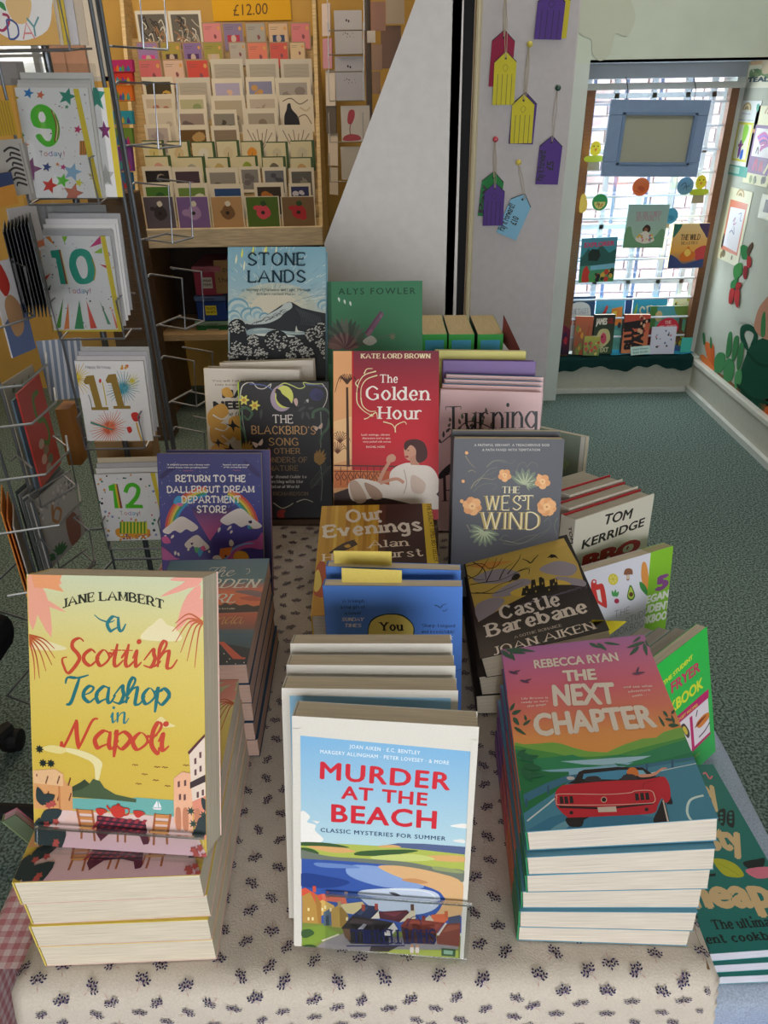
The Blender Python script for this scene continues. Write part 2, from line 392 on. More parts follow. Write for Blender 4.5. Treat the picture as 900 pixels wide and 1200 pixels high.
# shop window at the back left, seen between the birthday cards
wf = MB(); wh = '#c8ccd0'
for x in (-2.58, L1.x-.02): wf.box(x-.02, x+.02, 4.14, 4.2, L1.z, 2.35, wh)
wf.box(-2.6, L1.x, 4.14, 4.2, L1.z-.01, L1.z+.02, wh)
w2 = struct(wf.build('window_2', M_PAINT))
for i, (px, wd, c) in enumerate(((43, .012, '#8d949c'), (66, .05, '#c59a86'), (90, .05, '#c59a86'), (112, .03, '#e6e2de'))):
    q = at(px, 75, Y=4.15)
    MB().box(q.x-wd, q.x+wd, 4.15, 4.19, L1.z, 2.35, c).build('muntin' if wd < .02 else 'curtain', M_PAINT, w2)
for zz in (65, 20):
    q = at(30, zz, Y=4.15); MB().box(-2.6, L1.x, 4.16, 4.18, q.z-.006, q.z+.006, '#8d949c').build('muntin', M_PAINT, w2)
MB().box(-2.6, L1.x, 4.20, 4.203, L1.z, 2.35, '#eef4f8').build('pane', M_GLASS, w2)
# pillar with the price tags
panel('pillar', .300, .600, 2.6, 2.95, 0, WZ, '#cdc6c8', M_PAINT, bevel=.006)
tr = MB(); tr.box(.292, .310, 2.575, 2.6, 0, WZ, '#c9bb9c'); tr.tube([(.3, 2.57, 0), (.297, 2.57, WZ)], .006, '#d9cdae')
struct(tr.build('trim_1', M_PAINT))
panel('dark_gap_slab', .215, .290, 2.60, 2.62, 0, WZ, '#0c0b0d', M_BLACK)  # black slab added to stand in for the dark gap beside the pillar
panel('partition', .58, .62, 2.95, 4.12, 0, WZ, '#cfcfc6')
# bay wall with the barred window
XL = .935
w = MB(); PG = '#cdd6c8'
zt = at(780, 72, Y=3.78).z
w.box(.55, WX, 3.78, 3.80, zt, WZ, PG); w.box(.55, XL, 3.78, 3.95, 0, zt, '#ced4d0')
w.box(XL, WX, 3.78, 3.98, zt, zt+.01, '#9aa0a8')  # soffit underside, its shading put into the grey-blue colour
w.box(XL, 1.80, 3.97, 4.10, 0, .19, '#b9b8aa'); w.box(XL, 1.80, 3.97, 4.10, 1.50, zt+.02, '#a9adb2')
w.box(XL, .975, 3.97, 4.10, .19, 1.5, '#dfe3e2'); w.box(1.675, 1.80, 3.97, 4.10, .19, 1.5, '#c9ccc6')
struct(w.build('wall_window', M_WALL))
# low ledge in front of the window
w = MB(); w.box(XL-.02, WX-.001, 3.90, 3.98, .0, .185, '#b7b6a8'); w.box(XL-.02, WX-.001, 3.885, 3.98, .185, .197, '#d5d8cf')
struct(w.build('trim_3', M_PAINT, bevel=.003))
w = MB(); w.box(.6, WX-.05, 3.872, 3.90, 0, .028, '#c6c9c2'); struct(w.build('baseboard_back', M_PAINT, bevel=.004))
# peeling paper cloud stuck above the window
c = at(708, 30, Y=3.78)
cl = [(-.13, .03), (-.10, .10), (-.06, .13), (0, .15), (.06, .14), (.10, .09), (.13, .02), (.10, -.04), (.05, -.03), (.04, -.10), (0, -.13), (-.04, -.10), (-.05, -.05), (-.10, -.03)]
tag(MB().prism(smooth(cl, True, 3), .0015, '#c5cab9', T(c.x, 3.776, c.z) @ rot(90, 'X')).build('paper_cloud', M_CARD), 'pale green paper cutout stuck on the wall high above the barred window', 'decoration')
# window: timber frame, inner bars, sash
wn = MB(); WB = '#7d5133'
fl = [(.977, 1.47), (.972, .2)]
wn.box(.975, 1.012, 3.93, 3.97, .197, 1.47, WB)
win = struct(wn.build('window_1', M_WOOD))
MB().box(1.640, 1.677, 3.93, 3.97, .197, 1.47, '#6f4a30').build('frame_post', M_WOOD, win)
MB().box(.96, 1.69, 3.905, 3.95, 1.455, 1.482, '#b5b5ae').build('curtain_rail', M_PAINT, win)
sill_z = .2
for i in range(12):
    z = .29+i*.1005
    MB().tube([(1.0, 3.955, z), (1.655, 3.955, z+.006)], .0055, '#d4dae4', 6).build('security_bar', M_WIRE if 0 else M_PAINT, win)
# outer sash: pieces each on their own
def sash(x0, x1, z0, z1, c='#e8ecf2', y=4.05): return MB().box(x0, x1, y, y+.03, z0, z1, c).build('sash_bar', M_PAINT, win)
for x in (1.0, 1.135, 1.315, 1.475, 1.60): sash(x, x+.022, .2, 1.5)
for z in (.22, .55, .83, 1.18, 1.42): sash(.98, 1.67, z, z+.022)
for x in (1.07, 1.23, 1.40, 1.545): MB().box(x, x+.014, 4.20, 4.214, .1, 1.6, '#8d9cc0').build('outer_railing', M_PAINT, win)
MB().box(.98, 1.67, 4.04, 4.043, .2, 1.5, '#e8f0f8').build('pane', M_GLASS, win)
random.seed(3)
ow = struct(MB().box(-6, 5, 5.23, 5.4, -.7, 3.2, '#e6e4e2').build('outside_wall', M_BRICK))
for c_ in range(4):
    b0 = MB().box(0, .222, 0, .03, 0, .066, ['#dcc2c0', '#d3b8b6', '#e0cccc', '#d8c4c8'][c_]).build('brick', M_BRICK, ow, .003)
    if c_ == 0: BR = []
    BR.append(b0)
k_ = 0
for r in range(32):
    for k in range(8):
        b_ = BR[k_] if k_ < 4 else BR[random.randrange(4)].copy()
        if k_ >= 4: COL.objects.link(b_); b_.parent = ow
        b_.location = (.85+k*.232+(r % 2)*.116, 5.205+random.uniform(-.004, .004), -.45+r*.077); k_ += 1
panel('ground_outside', -4, 5, 4.3, 9, -.7, -.65, '#b8b4ac', M_BRICK)

# ------------------------------------------------------------------ tables
def roundbox(name, x0, x1, y0, y1, z0, z1, col, m, parent=None, bevel=.003):
    return MB().box(x0, x1, y0, y1, z0, z1, col).build(name, m, parent, bevel)
tb = thing('display_table', T(0, .9, 0), 'wooden display table hidden under the white sprigged cloth and the book piles', 'table')
mt = T(0, -.9, 0)
MB().box(-.275, .238, .315, 1.42, TZ-.03, TZ-.002, '#8a6b4a', M=mt).build('tabletop', M_WOOD, tb)
for x in (-.25, .19):
    for y in (.35, 1.36): MB().box(x, x+.045, y, y+.045, 0, TZ-.03, '#7c5d3e', M=mt).build('leg', M_WOOD, tb)
# tablecloth: a sheet with rolled edges; u across, v along
CX0, CX1, CY0, CY1, CR = -.287, .247, .303, 1.43, .014
def cloth_pt(u, v, off=0):
    """u, v: distances on the flat cloth measured past the table edge; folded over a rounded edge"""
    x, y, z = u, v, TZ+off
    n = Vector((0, 0, 1))
    def fold(d):                                  # d: distance past the start of the bend
        a = min(d/CR, PI/2); h = max(0, d-CR*PI/2)
        return math.sin(a)*(CR+off), (CR+off)*(math.cos(a)-1)-h, a
    dx = max(CX0+CR-u, 0)+max(u-(CX1-CR), 0); dy = max(CY0+CR-v, 0); dk = max(v-(CY1-CR), 0)
    wav = 0
    if dy > 0 and dy >= dx:
        e, dz, a = fold(dy); y = CY0+CR-e; z += dz
        if dx > 0: x = u
        y += -.006*math.sin(u*23)*min(1, max(0, dy-.03)*8)
        if u > CX1-CR: x = CX1-CR+ (u-CX1+CR)*.25
        if u < CX0+CR: x = CX0+CR+ (u-CX0-CR)*.25
    elif dx > 0:
        e, dz, a = fold(dx); sg = -1 if u < 0 else 1
        x = (CX1-CR+e) if sg > 0 else (CX0+CR-e); z += dz
        x += sg*.005*math.sin(v*21)*min(1, max(0, dx-.03)*8)
        if dy > 0: y = CY0+CR-(dy)*.25
    elif dk > 0: e, dz, a = fold(dk); y = CY1-CR+e; z += dz
    return (x, y, z)
me = MB(); NU, NV = 96, 120
U = [CX0-.22+(CX1-CX0+.44)*i/NU for i in range(NU+1)]; V = [CY0-.22+(CY1-CY0+.24)*j/NV for j in range(NV+1)]
for v in V:
    for u in U:
        p = cloth_pt(u, v); me.v.append((p[0], p[1], p[2]+.0009*math.sin(u*31+v*17)*math.sin(v*23-u*9))); me.c.append(lin('#cbbfb1'))
for j in range(NV):
    for i in range(NU):
        a = j*(NU+1)+i; me.f.append((a, a+1, a+NU+2, a+NU+1))
cl = me.build('tablecloth', M_CLOTH, None, 0, True)
tag(cl, 'white tablecloth printed with small navy and pink leaf sprigs under the book piles', 'tablecloth')
sp = MB(); random.seed(11)
def sprig(u, v, s, a):
    def P(x, y): return cloth_pt(u+s*(x*math.cos(a)-y*math.sin(a)), v+s*(x*math.sin(a)+y*math.cos(a)), .0012)
    def leaf(x0, y0, x1, y1, w, c):
        dx, dy = x1-x0, y1-y0; d = math.hypot(dx, dy); nx, ny = -dy/d*w, dx/d*w
        sp.face([P(x0, y0), P(x0+dx*.5-nx, y0+dy*.5-ny), P(x1, y1), P(x0+dx*.5+nx, y0+dy*.5+ny)], c)
    for b in (-.9, 0, .9):
        ex, ey = math.sin(b)*.85, math.cos(b)*.85-.1
        leaf(0, -.35, ex*1.0, ey, .035, '#8f6f86')
        for t in (.35, .7):
            bx, by = ex*t, -.35+(ey+.35)*t
            for sg in (-1, 1):
                ang = math.atan2(ex, ey+.35)+sg*.95
                leaf(bx, by, bx+math.sin(ang)*.42, by+math.cos(ang)*.42, .11, random.choice(['#2c2a4c', '#35305a', '#2a2844']))
        leaf(ex*.9, ey*.85, ex*1.25, ey*1.3, .11, '#2c2a4c')
    leaf(0, -.3, .12, -.95, .04, '#b5807a')
yy = CY0-.19; r = 0
while yy < CY1:
    xx = CX0-.18+(r % 2)*.0185
    while xx < CX1+.2:
        u, v = xx+random.uniform(-.004, .004), yy+random.uniform(-.0035, .0035)
        if not (v < CY0 and (u < CX0+.01 or u > CX1-.01)) and not (u < CX0-.0 and v < CY0+.03):
            sprig(u, v, random.uniform(.0066, .0076), random.uniform(-1.1, 1.1)+(PI if random.random() < .2 else 0))
        xx += .037
    yy += .0132; r += 1
o = stuff(sp.build('sprig_print', M_MATT, cl))
# pink gingham under-cloth showing at the left
gm = MB(); n = 0
for i in range(10):
    for j in range(150):
        u0, v0 = -.325+i*.005, .33+j*.005
        if u0 > CX0+.01: continue
        k = (i % 2)+(j % 2); c = ['#e6cfcf', '#d8a8ab', '#c98488'][k]
        gm.face([(u0, v0, TZ-.012-(.004 if i == 0 else 0)), (u0+.005, v0, TZ-.012), (u0+.005, v0+.005, TZ-.012), (u0, v0+.005, TZ-.012-(.004 if i == 0 else 0))], c)
for j in range(150):
    for i in range(30):
        v0 = .33+j*.005; z0 = TZ-.016-i*.005; k = (i % 2)+(j % 2)
        gm.face([(-.325-.0003*i, v0, z0), (-.325-.0003*i-.0003, v0, z0-.005), (-.3253-.0003*i, v0+.005, z0-.005), (-.325-.0003*i, v0+.005, z0)], ['#e6cfcf', '#d8a8ab', '#c98488'][k])
tag(gm.build('gingham_cloth', M_CLOTH), 'pink gingham cloth edge showing below the left side of the sprigged tablecloth', 'cloth')
# lower side table with a pale denim cloth
LZ = TZ-.245
lt = thing('side_table', T(.4, .85, 0), 'lower side table beside the sprigged cloth, covered in pale denim', 'table')
ml = T(-.4, -.85, 0)
MB().box(.272, .455, .43, 1.36, LZ-.03, LZ-.004, '#7c5d3e', M=ml).build('tabletop', M_WOOD, lt)
for x in (.28, .42):
    for y in (.45, 1.31): MB().box(x, x+.03, y, y+.03, 0, LZ-.03, '#7c5d3e', M=ml).build('leg', M_WOOD, lt)
dn = MB(); nu, nv = 40, 60
for j in range(nv+1):
    v = .33+(1.40-.33)*j/nv
    for i in range(nu+1):
        u = .262+.30*i/nu; x, y, z = u, max(v, .415), LZ
        if v < .415: z = LZ-(.415-v)*1.2; y = .415-.01*math.sin(u*60)*(.415-v)*6
        if u > .468: d = u-.468; x = .468+min(d, .014)+.014*math.sin(v*26+1.3)*min(1, d*14); z -= max(0, d-.006)
        dn.v.append((x, y, z+.0015*math.sin(u*40+v*33))); dn.c.append(lin('#a9b4c6'))
for j in range(nv):
    for i in range(nu):
        a = j*(nu+1)+i; dn.f.append((a, a+1, a+nu+2, a+nu+1))
tag(dn.build('denim_cloth', M_DENIM, None, 0, True), 'pale grey blue denim cloth draped over the lower side table at right', 'cloth')
q = MB().box(.30, .62, .30, .41, LZ-.30, LZ-.09, '#3b6fd0').build('storage_crate', M_PLASTIC, None, .01)
cr = MB().box(.292, .628, .292, .418, LZ-.09, LZ-.075, '#4a7fe0').build('rim', M_PLASTIC, q, .003)
tag(q, 'bright blue plastic crate below the stacked teal cookbooks', 'crate')
MB().box(.30, .60, .31, .41, 0.0, LZ-.30, '#6d5135').build('crate_stand', M_WOOD, q)

# ------------------------------------------------------------------ books
PAGE = '#d8cbb6'
BKM = {}
def book(M, w, h, t, front, spine, back, label, art=None, hard=False, group=None, wedge=0, page=PAGE, bands=None, cut=None, cat='book', sheath=None, marker=None):
    """one book: wraparound cover (front at y=0 facing -y, spine at -x), page block, flat print on the cover"""
    key = (w, h, t, front, spine, back, hard, wedge, page)
    bk = thing('hardback_book' if hard else 'paperback_book', M, label, cat, group)
    if key in BKM and not bands:
        for me_, nm, mod in BKM[key]:
            o = bpy.data.objects.new(nm, me_); COL.objects.link(o); o.parent = bk
            if nm == 'cover': cv = o
            if mod: b_ = o.modifiers.new('edge', 'BEVEL'); b_.width = mod; b_.segments = 2; b_.limit_method = 'ANGLE'
    else:
        c = .0022 if hard else .0006; ov = .003 if hard else 0.0; g = .0012 if not hard else 0
        cv = MB(); hw = w/2
        cv.box(-hw, hw, 0, c, 0, h, front); cv.box(-hw, hw, t-c, t, 0, h, back, wedge=wedge)
        if wedge:                                     # keep the back board a constant thickness
            for i in range(8, 16):
                x, y, z = cv.v[i]
                if abs(y-(t-c)) < 1e-9: cv.v[i] = (x, t-c+wedge*x, z)
        tl = t-wedge*hw
        if bands:
            for (z0, z1, cc) in bands: cv.box(-hw-.0006, -hw+.0005, 0, tl, z0*h, z1*h, cc)
        else: cv.box(-hw-.0006, -hw+.0005, 0, tl, 0, h, spine)
        cv = cv.build('cover', M_PRINT, bk, .0006 if hard else 0)
        pg = MB(); pg.box(-hw+.001, hw-ov-.0008, c, t-c, ov+.0003, h-ov-.0003, page)
        if wedge:
            for i, (x, y, z) in enumerate(pg.v):
                if abs(y-(t-c)) < 1e-9: pg.v[i] = (x, t-c+wedge*x, z)
        pg = pg.build('pages', M_PAGES, bk)
        BKM[key] = [(cv.data, 'cover', .0006 if hard else 0), (pg.data, 'pages', 0)]
    if art:
        P = T(-w/2, 0, 0) @ Matrix(((1, 0, 0, 0), (0, 0, -1, 0), (0, 1, 0, 0), (0, 0, 0, 1)))
        A = Art(P, M @ P, w, h); art(A); A.done('cover_print', cv)
    return bk
def spine_art(bk, M, w, h, t, fn):
    P = Matrix(((0, 0, -1, -w/2-.0006), (-1, 0, 0, t), (0, 1, 0, 0), (0, 0, 0, 1)))
    A = Art(P, M @ P, t, h); fn(A); cv = [c for c in bk.children if c.name.startswith('cover')][0]; A.done('spine_print', cv)

# ------------------------------------------------------------------ cover prints
def a_teashop(A):
    A.bg([(0, '#cfd4b2'), (.14, '#dbd293'), (.3, '#dfc96c'), (.6, '#d8ba4c'), (1, '#d4b046')]); A.lf(78, 70, 632, 932)
    A.b('#ecdfb4', 440, 262, 455, 230, 475, 215, 500, 195, 520, 215, 545, 225, 560, 262); A.b('#e8dcae', 78, 300, 110, 270, 150, 280, 200, 298, 150, 306)
    A.b('#e8d79a', 478, 520, 495, 500, 515, 515, 540, 528, 500, 533)
    for q in ((80, 72, 190, 95, 60), (95, 75, 150, 265, 50), (95, 90, 90, 245, 40), (80, 130, 200, 185, 18), (90, 70, 60, 180, 40)): A.leaf('#eda68e', *q)
    A.p('#eca070', 90, 70, 190, 70, 178, 100, 195, 122, 140, 112, 100, 110)
    for q in ((628, 75, 500, 130, 18), (625, 90, 548, 235, 42), (600, 70, 530, 78, 16), (640, 130, 590, 215, 40), (632, 72, 560, 100, 30)): A.leaf('#efa493', *q)
    for i, q in enumerate(((535, 235), (545, 268), (560, 300), (580, 325), (603, 345), (545, 210))): A.s('#c4633b', 7, 632, 205, (632+q[0])/2, 195+i*10 if i < 5 else 180, *q, taper=.7)
    for i, q in enumerate(((160, 300), (160, 330), (150, 352), (130, 372), (108, 395), (92, 400))): A.s('#c4633b' if i % 2 else '#b4512e', 7, 72, 258, (72+q[0])/2+8, 270+i*12, *q, taper=.7)
    A.t('JANE LAMBERT', 190, 172, 511, 168, 27, '#2c2f24', 'serifb', arc=.95)
    A.s('#2b7a83', 5, 291, 190, 310, 205, 340, 212, 355, 205, taper=-.5); A.t('a', 328, 240, 382, 238, 62, '#2b7a83', 'script')
    A.t('Scottish', 182, 350, 537, 346, 70, '#c64a31', 'script', slant=.14); A.t('Teashop', 184, 464, 523, 462, 70, '#1f7077', 'script', slant=.16)
    A.t('in', 334, 525, 387, 523, 42, '#2b7a83', 'script', slant=.1); A.t('Napoli', 172, 608, 523, 606, 76, '#c8452f', 'script', slant=.14)
    A.b('#eadcA6'.lower(), 282, 708, 276, 660, 240, 640, 190, 625, 150, 615, 200, 612, 262, 625, 303, 650, 300, 680, 292, 708)
    A.b('#e6d48e', 110, 620, 140, 605, 190, 615, 170, 632)
    A.p('#6fb0aa', 200, 772, 360, 768, 412, 758, 530, 760, 534, 812, 205, 806)
    A.p('#4a5c3e', 178, 765, 205, 735, 232, 722, 246, 709, 262, 722, 274, 706, 296, 712, 310, 733, 345, 752, 412, 763, 411, 774, 330, 770, 205, 768)
    A.p('#39472f', 178, 765, 205, 735, 232, 720, 246, 709, 262, 724, 236, 742, 200, 752)
    A.p('#f0eef0', 465, 785, 478, 764, 482, 786); A.p('#f0eef0', 484, 786, 482, 764, 492, 784); A.p('#e8dce0', 462, 787, 494, 787, 488, 793, 468, 793)
    for x, y in ((410, 657), (440, 685), (475, 702), (420, 716), (505, 660), (512, 718), (480, 660), (571, 650)): A.s('#8a5a2c', 2.5, x-9, y-1, x-3, y-4, x, y, x+5, y-3, x+10, y-1)
    A.p('#e2c3bd', 150, 812, 540, 812, 600, 862, 640, 940, 100, 940, 110, 860)
    A.grad('#e3c0b4', '#e2b8c4', 100, 940, 640, 940, 560, 830, 190, 830)
    # town on both sides
    A.p('#dc9f68', 78, 690, 150, 680, 178, 695, 182, 720, 205, 735, 206, 812, 78, 812); A.p('#e6b98a', 78, 690, 150, 682, 176, 697, 176, 735, 78, 730)
    for i in range(26): x, y = 88+(i*37) % 112, 700+(i*53) % 104; A.p('#6b3d2a', x, y, x+4, y, x+4, y+8, x, y+8)
    A.p('#c57f4e', 160, 735, 166, 735, 166, 810, 160, 810)
    for x, y in ((102, 620), (112, 664), (138, 664)):
        for k in range(8): A.leaf('#1c2a26', x, y, x+14*math.cos(k*.8), y+14*math.sin(k*.8), 6)
    A.p('#efb592', 533, 690, 560, 668, 588, 672, 592, 860, 560, 850, 531, 830); A.p('#e8d3c2', 582, 600, 640, 545, 640, 740, 590, 760); A.p('#e59077', 590, 760, 640, 735, 640, 880, 600, 870)
    A.p('#5d2d2c', 578, 606, 640, 538, 640, 547, 582, 614)
    for x, y in ((598, 625), (614, 605), (598, 660), (614, 648), (604, 730), (620, 722), (545, 700), (565, 695), (548, 740), (563, 740)): A.p('#6b4545', x, y, x+7, y-3, x+7, y+16, x, y+18)
    A.p('#3a2a2e', 584, 700, 634, 672, 634, 695, 584, 720)
    for x in (545, 568, 606): A.b('#c98262', x-8, 845, x-8, 790, x, 780, x+8, 790, x+8, 850)
    for x, y in ((585, 790), (592, 830), (612, 840), (600, 860), (625, 800)): A.star('#2a463d', x, y, 16, 7, .3, .4)
    # chairs, table, tea things
    for sx, o in ((1, 0), (-1, 741)):
        f = lambda *q: [v if i % 2 else (o+sx*v if o else v) for i, v in enumerate(q)]
        C1, C2 = '#cf8a4f', '#a9613a'
        A.p(C1, *f(218, 806, 270, 806, 272, 818, 220, 818)); A.p(C1, *f(222, 828, 272, 828, 273, 838, 224, 838)); A.p(C1, *f(225, 846, 274, 846, 275, 856, 226, 856))
        for q in ((216, 804, 224, 804, 234, 862, 226, 862), (266, 804, 272, 804, 280, 862, 272, 862)): A.p(C2, *f(*q))
        A.p('#dd9c5c', *f(228, 860, 284, 858, 288, 868, 230, 868))
        for q in ((230, 866, 237, 866, 236, 900, 229, 900), (270, 866, 276, 866, 279, 905, 272, 905), (286, 860, 291, 860, 292, 892, 287, 892)): A.p(C2, *f(*q))
    for x in (293, 348, 372, 437): A.p('#a9613a', x, 860, x+7, 860, x+5, 903, x-1, 903)
    A.p('#5d2437', 285, 822, 440, 832, 452, 895, 448, 903, 432, 906, 422, 880, 380, 868, 330, 872, 296, 902, 281, 880)
    for i in range(7): A.p('#a23340', 292+i*24, 826, 303+i*24, 827, 296+i*24-22, 868, 287+i*24-22, 868)
    for i in range(3): A.p('#2f1c2c', 285, 834+i*13, 443, 842+i*13, 443, 847+i*13, 285, 839+i*13)
    for x in (297, 418): A.b('#c9392f', x-15, 800, x+15, 800, x+10, 815, x, 821, x-10, 816); A.s('#c9392f', 3, x+13, 803, x+21, 806, x+12, 813)
    A.b('#c9392f', 330, 800, 338, 788, 356, 786, 372, 792, 376, 806, 370, 820, 352, 826, 336, 818); A.e('#b23028', 355, 784, 6, 5); A.s('#c9392f', 6, 334, 806, 322, 795, 318, 787); A.s('#c9392f', 4, 372, 794, 388, 795, 386, 812, 372, 816)
    # dark leaves and berries in the corners
    for q in ((108, 940, 182, 870, 70), (100, 850, 172, 812, 46), (96, 930, 96, 840, 60), (100, 790, 150, 765, 34), (110, 800, 92, 740, 30), (640, 830, 586, 875, 36), (634, 800, 606, 860, 34), (645, 790, 620, 745, 26)): A.leaf('#2d3a3c', *q)
    for x, y in ((150, 850), (128, 798), (142, 792), (146, 926), (150, 915), (120, 860), (600, 925), (612, 905), (592, 912), (625, 930)): A.star('#b8524c', x, y, 13, 5, .5, .6)

def a_murder(A, full=True):
    A.bg([(0, '#dcd6cc'), (1, '#dcd6cc')])
    if not full:
        A.un(); A.p('#8dbedd', 4, 3, 96, 3, 96, 48, 4, 48); A.p('#a9b552', 4, 48, 96, 50, 96, 56, 4, 54); A.p('#3a5aa6', 4, 54, 96, 56, 96, 70, 4, 70); A.p('#d9825c', 4, 70, 96, 70, 96, 84, 4, 84); A.p('#7e8c44', 4, 84, 96, 84, 96, 97, 4, 97); return
    A.fr(310, 760, 3)
    A.grad('#7fb4dc', '#b9d6de', 129, 700, 708, 712, 726, 362, 126, 306)
    A.b('#f0ece6', 127, 575, 160, 590, 150, 610, 180, 620, 178, 640, 208, 672, 170, 688, 128, 690); A.b('#f0ece6', 652, 624, 690, 616, 712, 618, 710, 632); A.b('#e9e6e2', 660, 676, 690, 670, 706, 676, 700, 684); A.p('#e9e6e2', 165, 604, 195, 608, 185, 616)
    A.t('JOAN AIKEN · E.C. BENTLEY', 298, 350, 547, 373, 13, '#e8eef2', 'sans', .012, sp=1.15)
    A.t('MARGERY ALLINGHAM · PETER LOVESEY · & MORE', 196, 368, 648, 408, 13, '#e8eef2', 'sans', .012, sp=1.12)
    R = '#cf2233'
    A.t('MURDER', 197, 457, 649, 497, 60, R, 'sans', .03, sp=1.12); A.t('AT THE', 270, 526, 570, 552, 44, R, 'sans', .03, sp=1.12); A.t('BEACH', 236, 607, 602, 632, 60, R, 'sans', .03, sp=1.12)
    A.t('CLASSIC MYSTERIES FOR SUMMER', 197, 644, 636, 675, 14, '#1c3a66', 'sans', .02, sp=1.15)
    A.p('#56648c', 420, 692, 470, 684, 560, 686, 640, 692, 706, 697, 704, 728, 560, 716); A.p('#b1bb55', 128, 682, 300, 688, 440, 696, 560, 708, 704, 724, 702, 785, 560, 765, 380, 745, 128, 735)
    for q in ((150, 690, 220, 688, 320, 712, 250, 718, 180, 705), (560, 730, 640, 726, 702, 732, 700, 750, 600, 745), (400, 694, 450, 690, 480, 698, 420, 700)): A.b('#dba96c', *q)
    for q in ((128, 680, 230, 684, 300, 700, 200, 694, 128, 692), (340, 712, 480, 706, 540, 712, 420, 728, 320, 726), (128, 700, 170, 705, 190, 722, 128, 722)): A.b('#3c5a32', *q)
    A.b('#c8d07a', 380, 730, 520, 722, 600, 740, 520, 748, 400, 742)
    A.b('#72796c', 128, 708, 150, 712, 230, 730, 350, 738, 500, 750, 610, 770, 700, 780, 698, 820, 640, 808, 540, 775, 380, 758, 200, 742, 128, 738)
    A.b('#96a06a', 600, 765, 690, 780, 690, 790, 600, 778)
    A.p('#3656a4', 130, 738, 300, 748, 460, 762, 620, 800, 694, 835, 692, 1000, 131, 1000)
    A.b('#243f86', 130, 790, 220, 800, 300, 820, 240, 840, 130, 835); A.b('#88a2d2', 300, 762, 420, 768, 500, 800, 560, 840, 420, 838, 300, 800); A.b('#6b88c2', 180, 752, 300, 760, 330, 772, 200, 768)
    A.b('#dcaf7c', 400, 764, 480, 764, 600, 786, 697, 826, 690, 935, 600, 940, 640, 890, 610, 852, 520, 820, 440, 790)
    A.p('#dcaf7c', 560, 780, 698, 822, 692, 940, 600, 945, 636, 880)
    A.b('#c98f5e', 480, 812, 530, 808, 575, 822, 540, 826); A.b('#c4cee0', 380, 845, 520, 842, 600, 856, 618, 888, 590, 920, 520, 935, 400, 920, 340, 880, 330, 855); A.s('#dfe4ec', 5, 440, 845, 560, 852, 600, 876, 585, 905)
    A.b('#4a4a52', 438, 856, 460, 858, 478, 868, 455, 868)
    A.p('#7d8a3e', 132, 960, 200, 965, 300, 980, 690, 1010, 686, 1112, 130, 1078)
    # village
    A.fr(340, 990, 4.09)
    for q in (('#8f8688', 150, 470, 250, 425, 480, 440, 810, 440, 805, 500, 400, 505, 250, 545, 60, 545), ('#7f9a3a', 58, 395, 160, 385, 235, 425, 150, 460, 58, 500), ('#a8b24c', 340, 530, 500, 500, 805, 505, 808, 575, 600, 565, 250, 548),
      ('#b98e46', 58, 235, 98, 225, 135, 275, 150, 378, 58, 372), ('#d9573f', 55, 212, 72, 204, 132, 240, 152, 234, 182, 278, 122, 278, 96, 226, 55, 246), ('#d9b060', 125, 278, 156, 262, 212, 290, 212, 312, 152, 338, 140, 330), ('#df6f58', 150, 234, 262, 240, 275, 287, 212, 272, 158, 266), ('#a87838', 118, 230, 150, 280, 150, 376, 135, 376),
      ('#5a6a7a', 160, 322, 190, 305, 197, 386, 160, 386), ('#3a4450', 172, 340, 186, 335, 188, 386, 172, 386), ('#b8924a', 195, 310, 235, 284, 275, 330, 282, 350, 250, 396, 200, 392), ('#9a7638', 235, 286, 275, 330, 282, 350, 258, 392, 240, 392), ('#d8c490', 238, 285, 346, 271, 362, 290, 302, 332, 272, 326),
      ('#2c3050', 303, 336, 356, 287, 420, 294, 426, 322, 402, 354, 330, 342), ('#46506e', 318, 330, 360, 295, 378, 298, 340, 336), ('#e8dcc8', 388, 352, 425, 314, 432, 352), ('#5a2430', 424, 320, 560, 311, 578, 330, 530, 370, 430, 352), ('#7a3440', 440, 326, 540, 320, 500, 345), ('#e2d2b4', 524, 370, 576, 318, 580, 292, 596, 292, 602, 352, 560, 362),
      ('#d86a44', 652, 366, 680, 333, 756, 329, 758, 356, 735, 377), ('#c8bca8', 640, 360, 668, 334, 690, 364), ('#4a4f6a', 757, 346, 816, 334, 814, 377, 760, 374), ('#8a3a30', 528, 388, 562, 350, 740, 372, 702, 424, 600, 416), ('#a0483a', 560, 372, 600, 362, 720, 380, 700, 400), ('#4c2426', 530, 388, 602, 414, 702, 424, 692, 476, 545, 468),
      ('#33262a', 246, 396, 300, 337, 504, 372, 452, 412, 300, 402), ('#4a3a3c', 300, 350, 400, 368, 380, 385, 280, 372), ('#2a2226', 246, 396, 300, 402, 470, 410, 475, 478, 290, 472), ('#6a4a34', 250, 400, 288, 402, 290, 462, 262, 440), ('#efe6dc', 440, 432, 496, 371, 516, 402, 482, 434), ('#c8c2cc', 325, 402, 352, 376, 368, 380, 346, 408),
      ('#7c3a2e', 700, 442, 750, 377, 816, 373, 812, 486, 706, 474), ('#96503c', 730, 420, 756, 384, 812, 382, 812, 400), ('#d9cfc0', 702, 430, 744, 372, 752, 374, 712, 434), ('#dcd2b8', 150, 455, 232, 424, 236, 430, 156, 462)): A.p(*q)
    for x, y in ((84, 300), (84, 345), (104, 345), (150, 300), (165, 290), (190, 300), (268, 345)): A.p('#f2dfa8', x, y, x+9, y, x+9, y+15, x, y+15)
    for x, y, c in ((116, 195, '#c8503c'), (180, 222, '#b85a48'), (268, 222, '#d8b8a0'), (350, 284, '#a8483a'), (413, 280, '#a8483a'), (585, 283, '#5a3a34'), (640, 338, '#8a3a30'), (748, 316, '#c8603c'), (236, 268, '#b89a6a')): A.p(c, x-8, y, x+8, y, x+9, y+30, x-7, y+30)
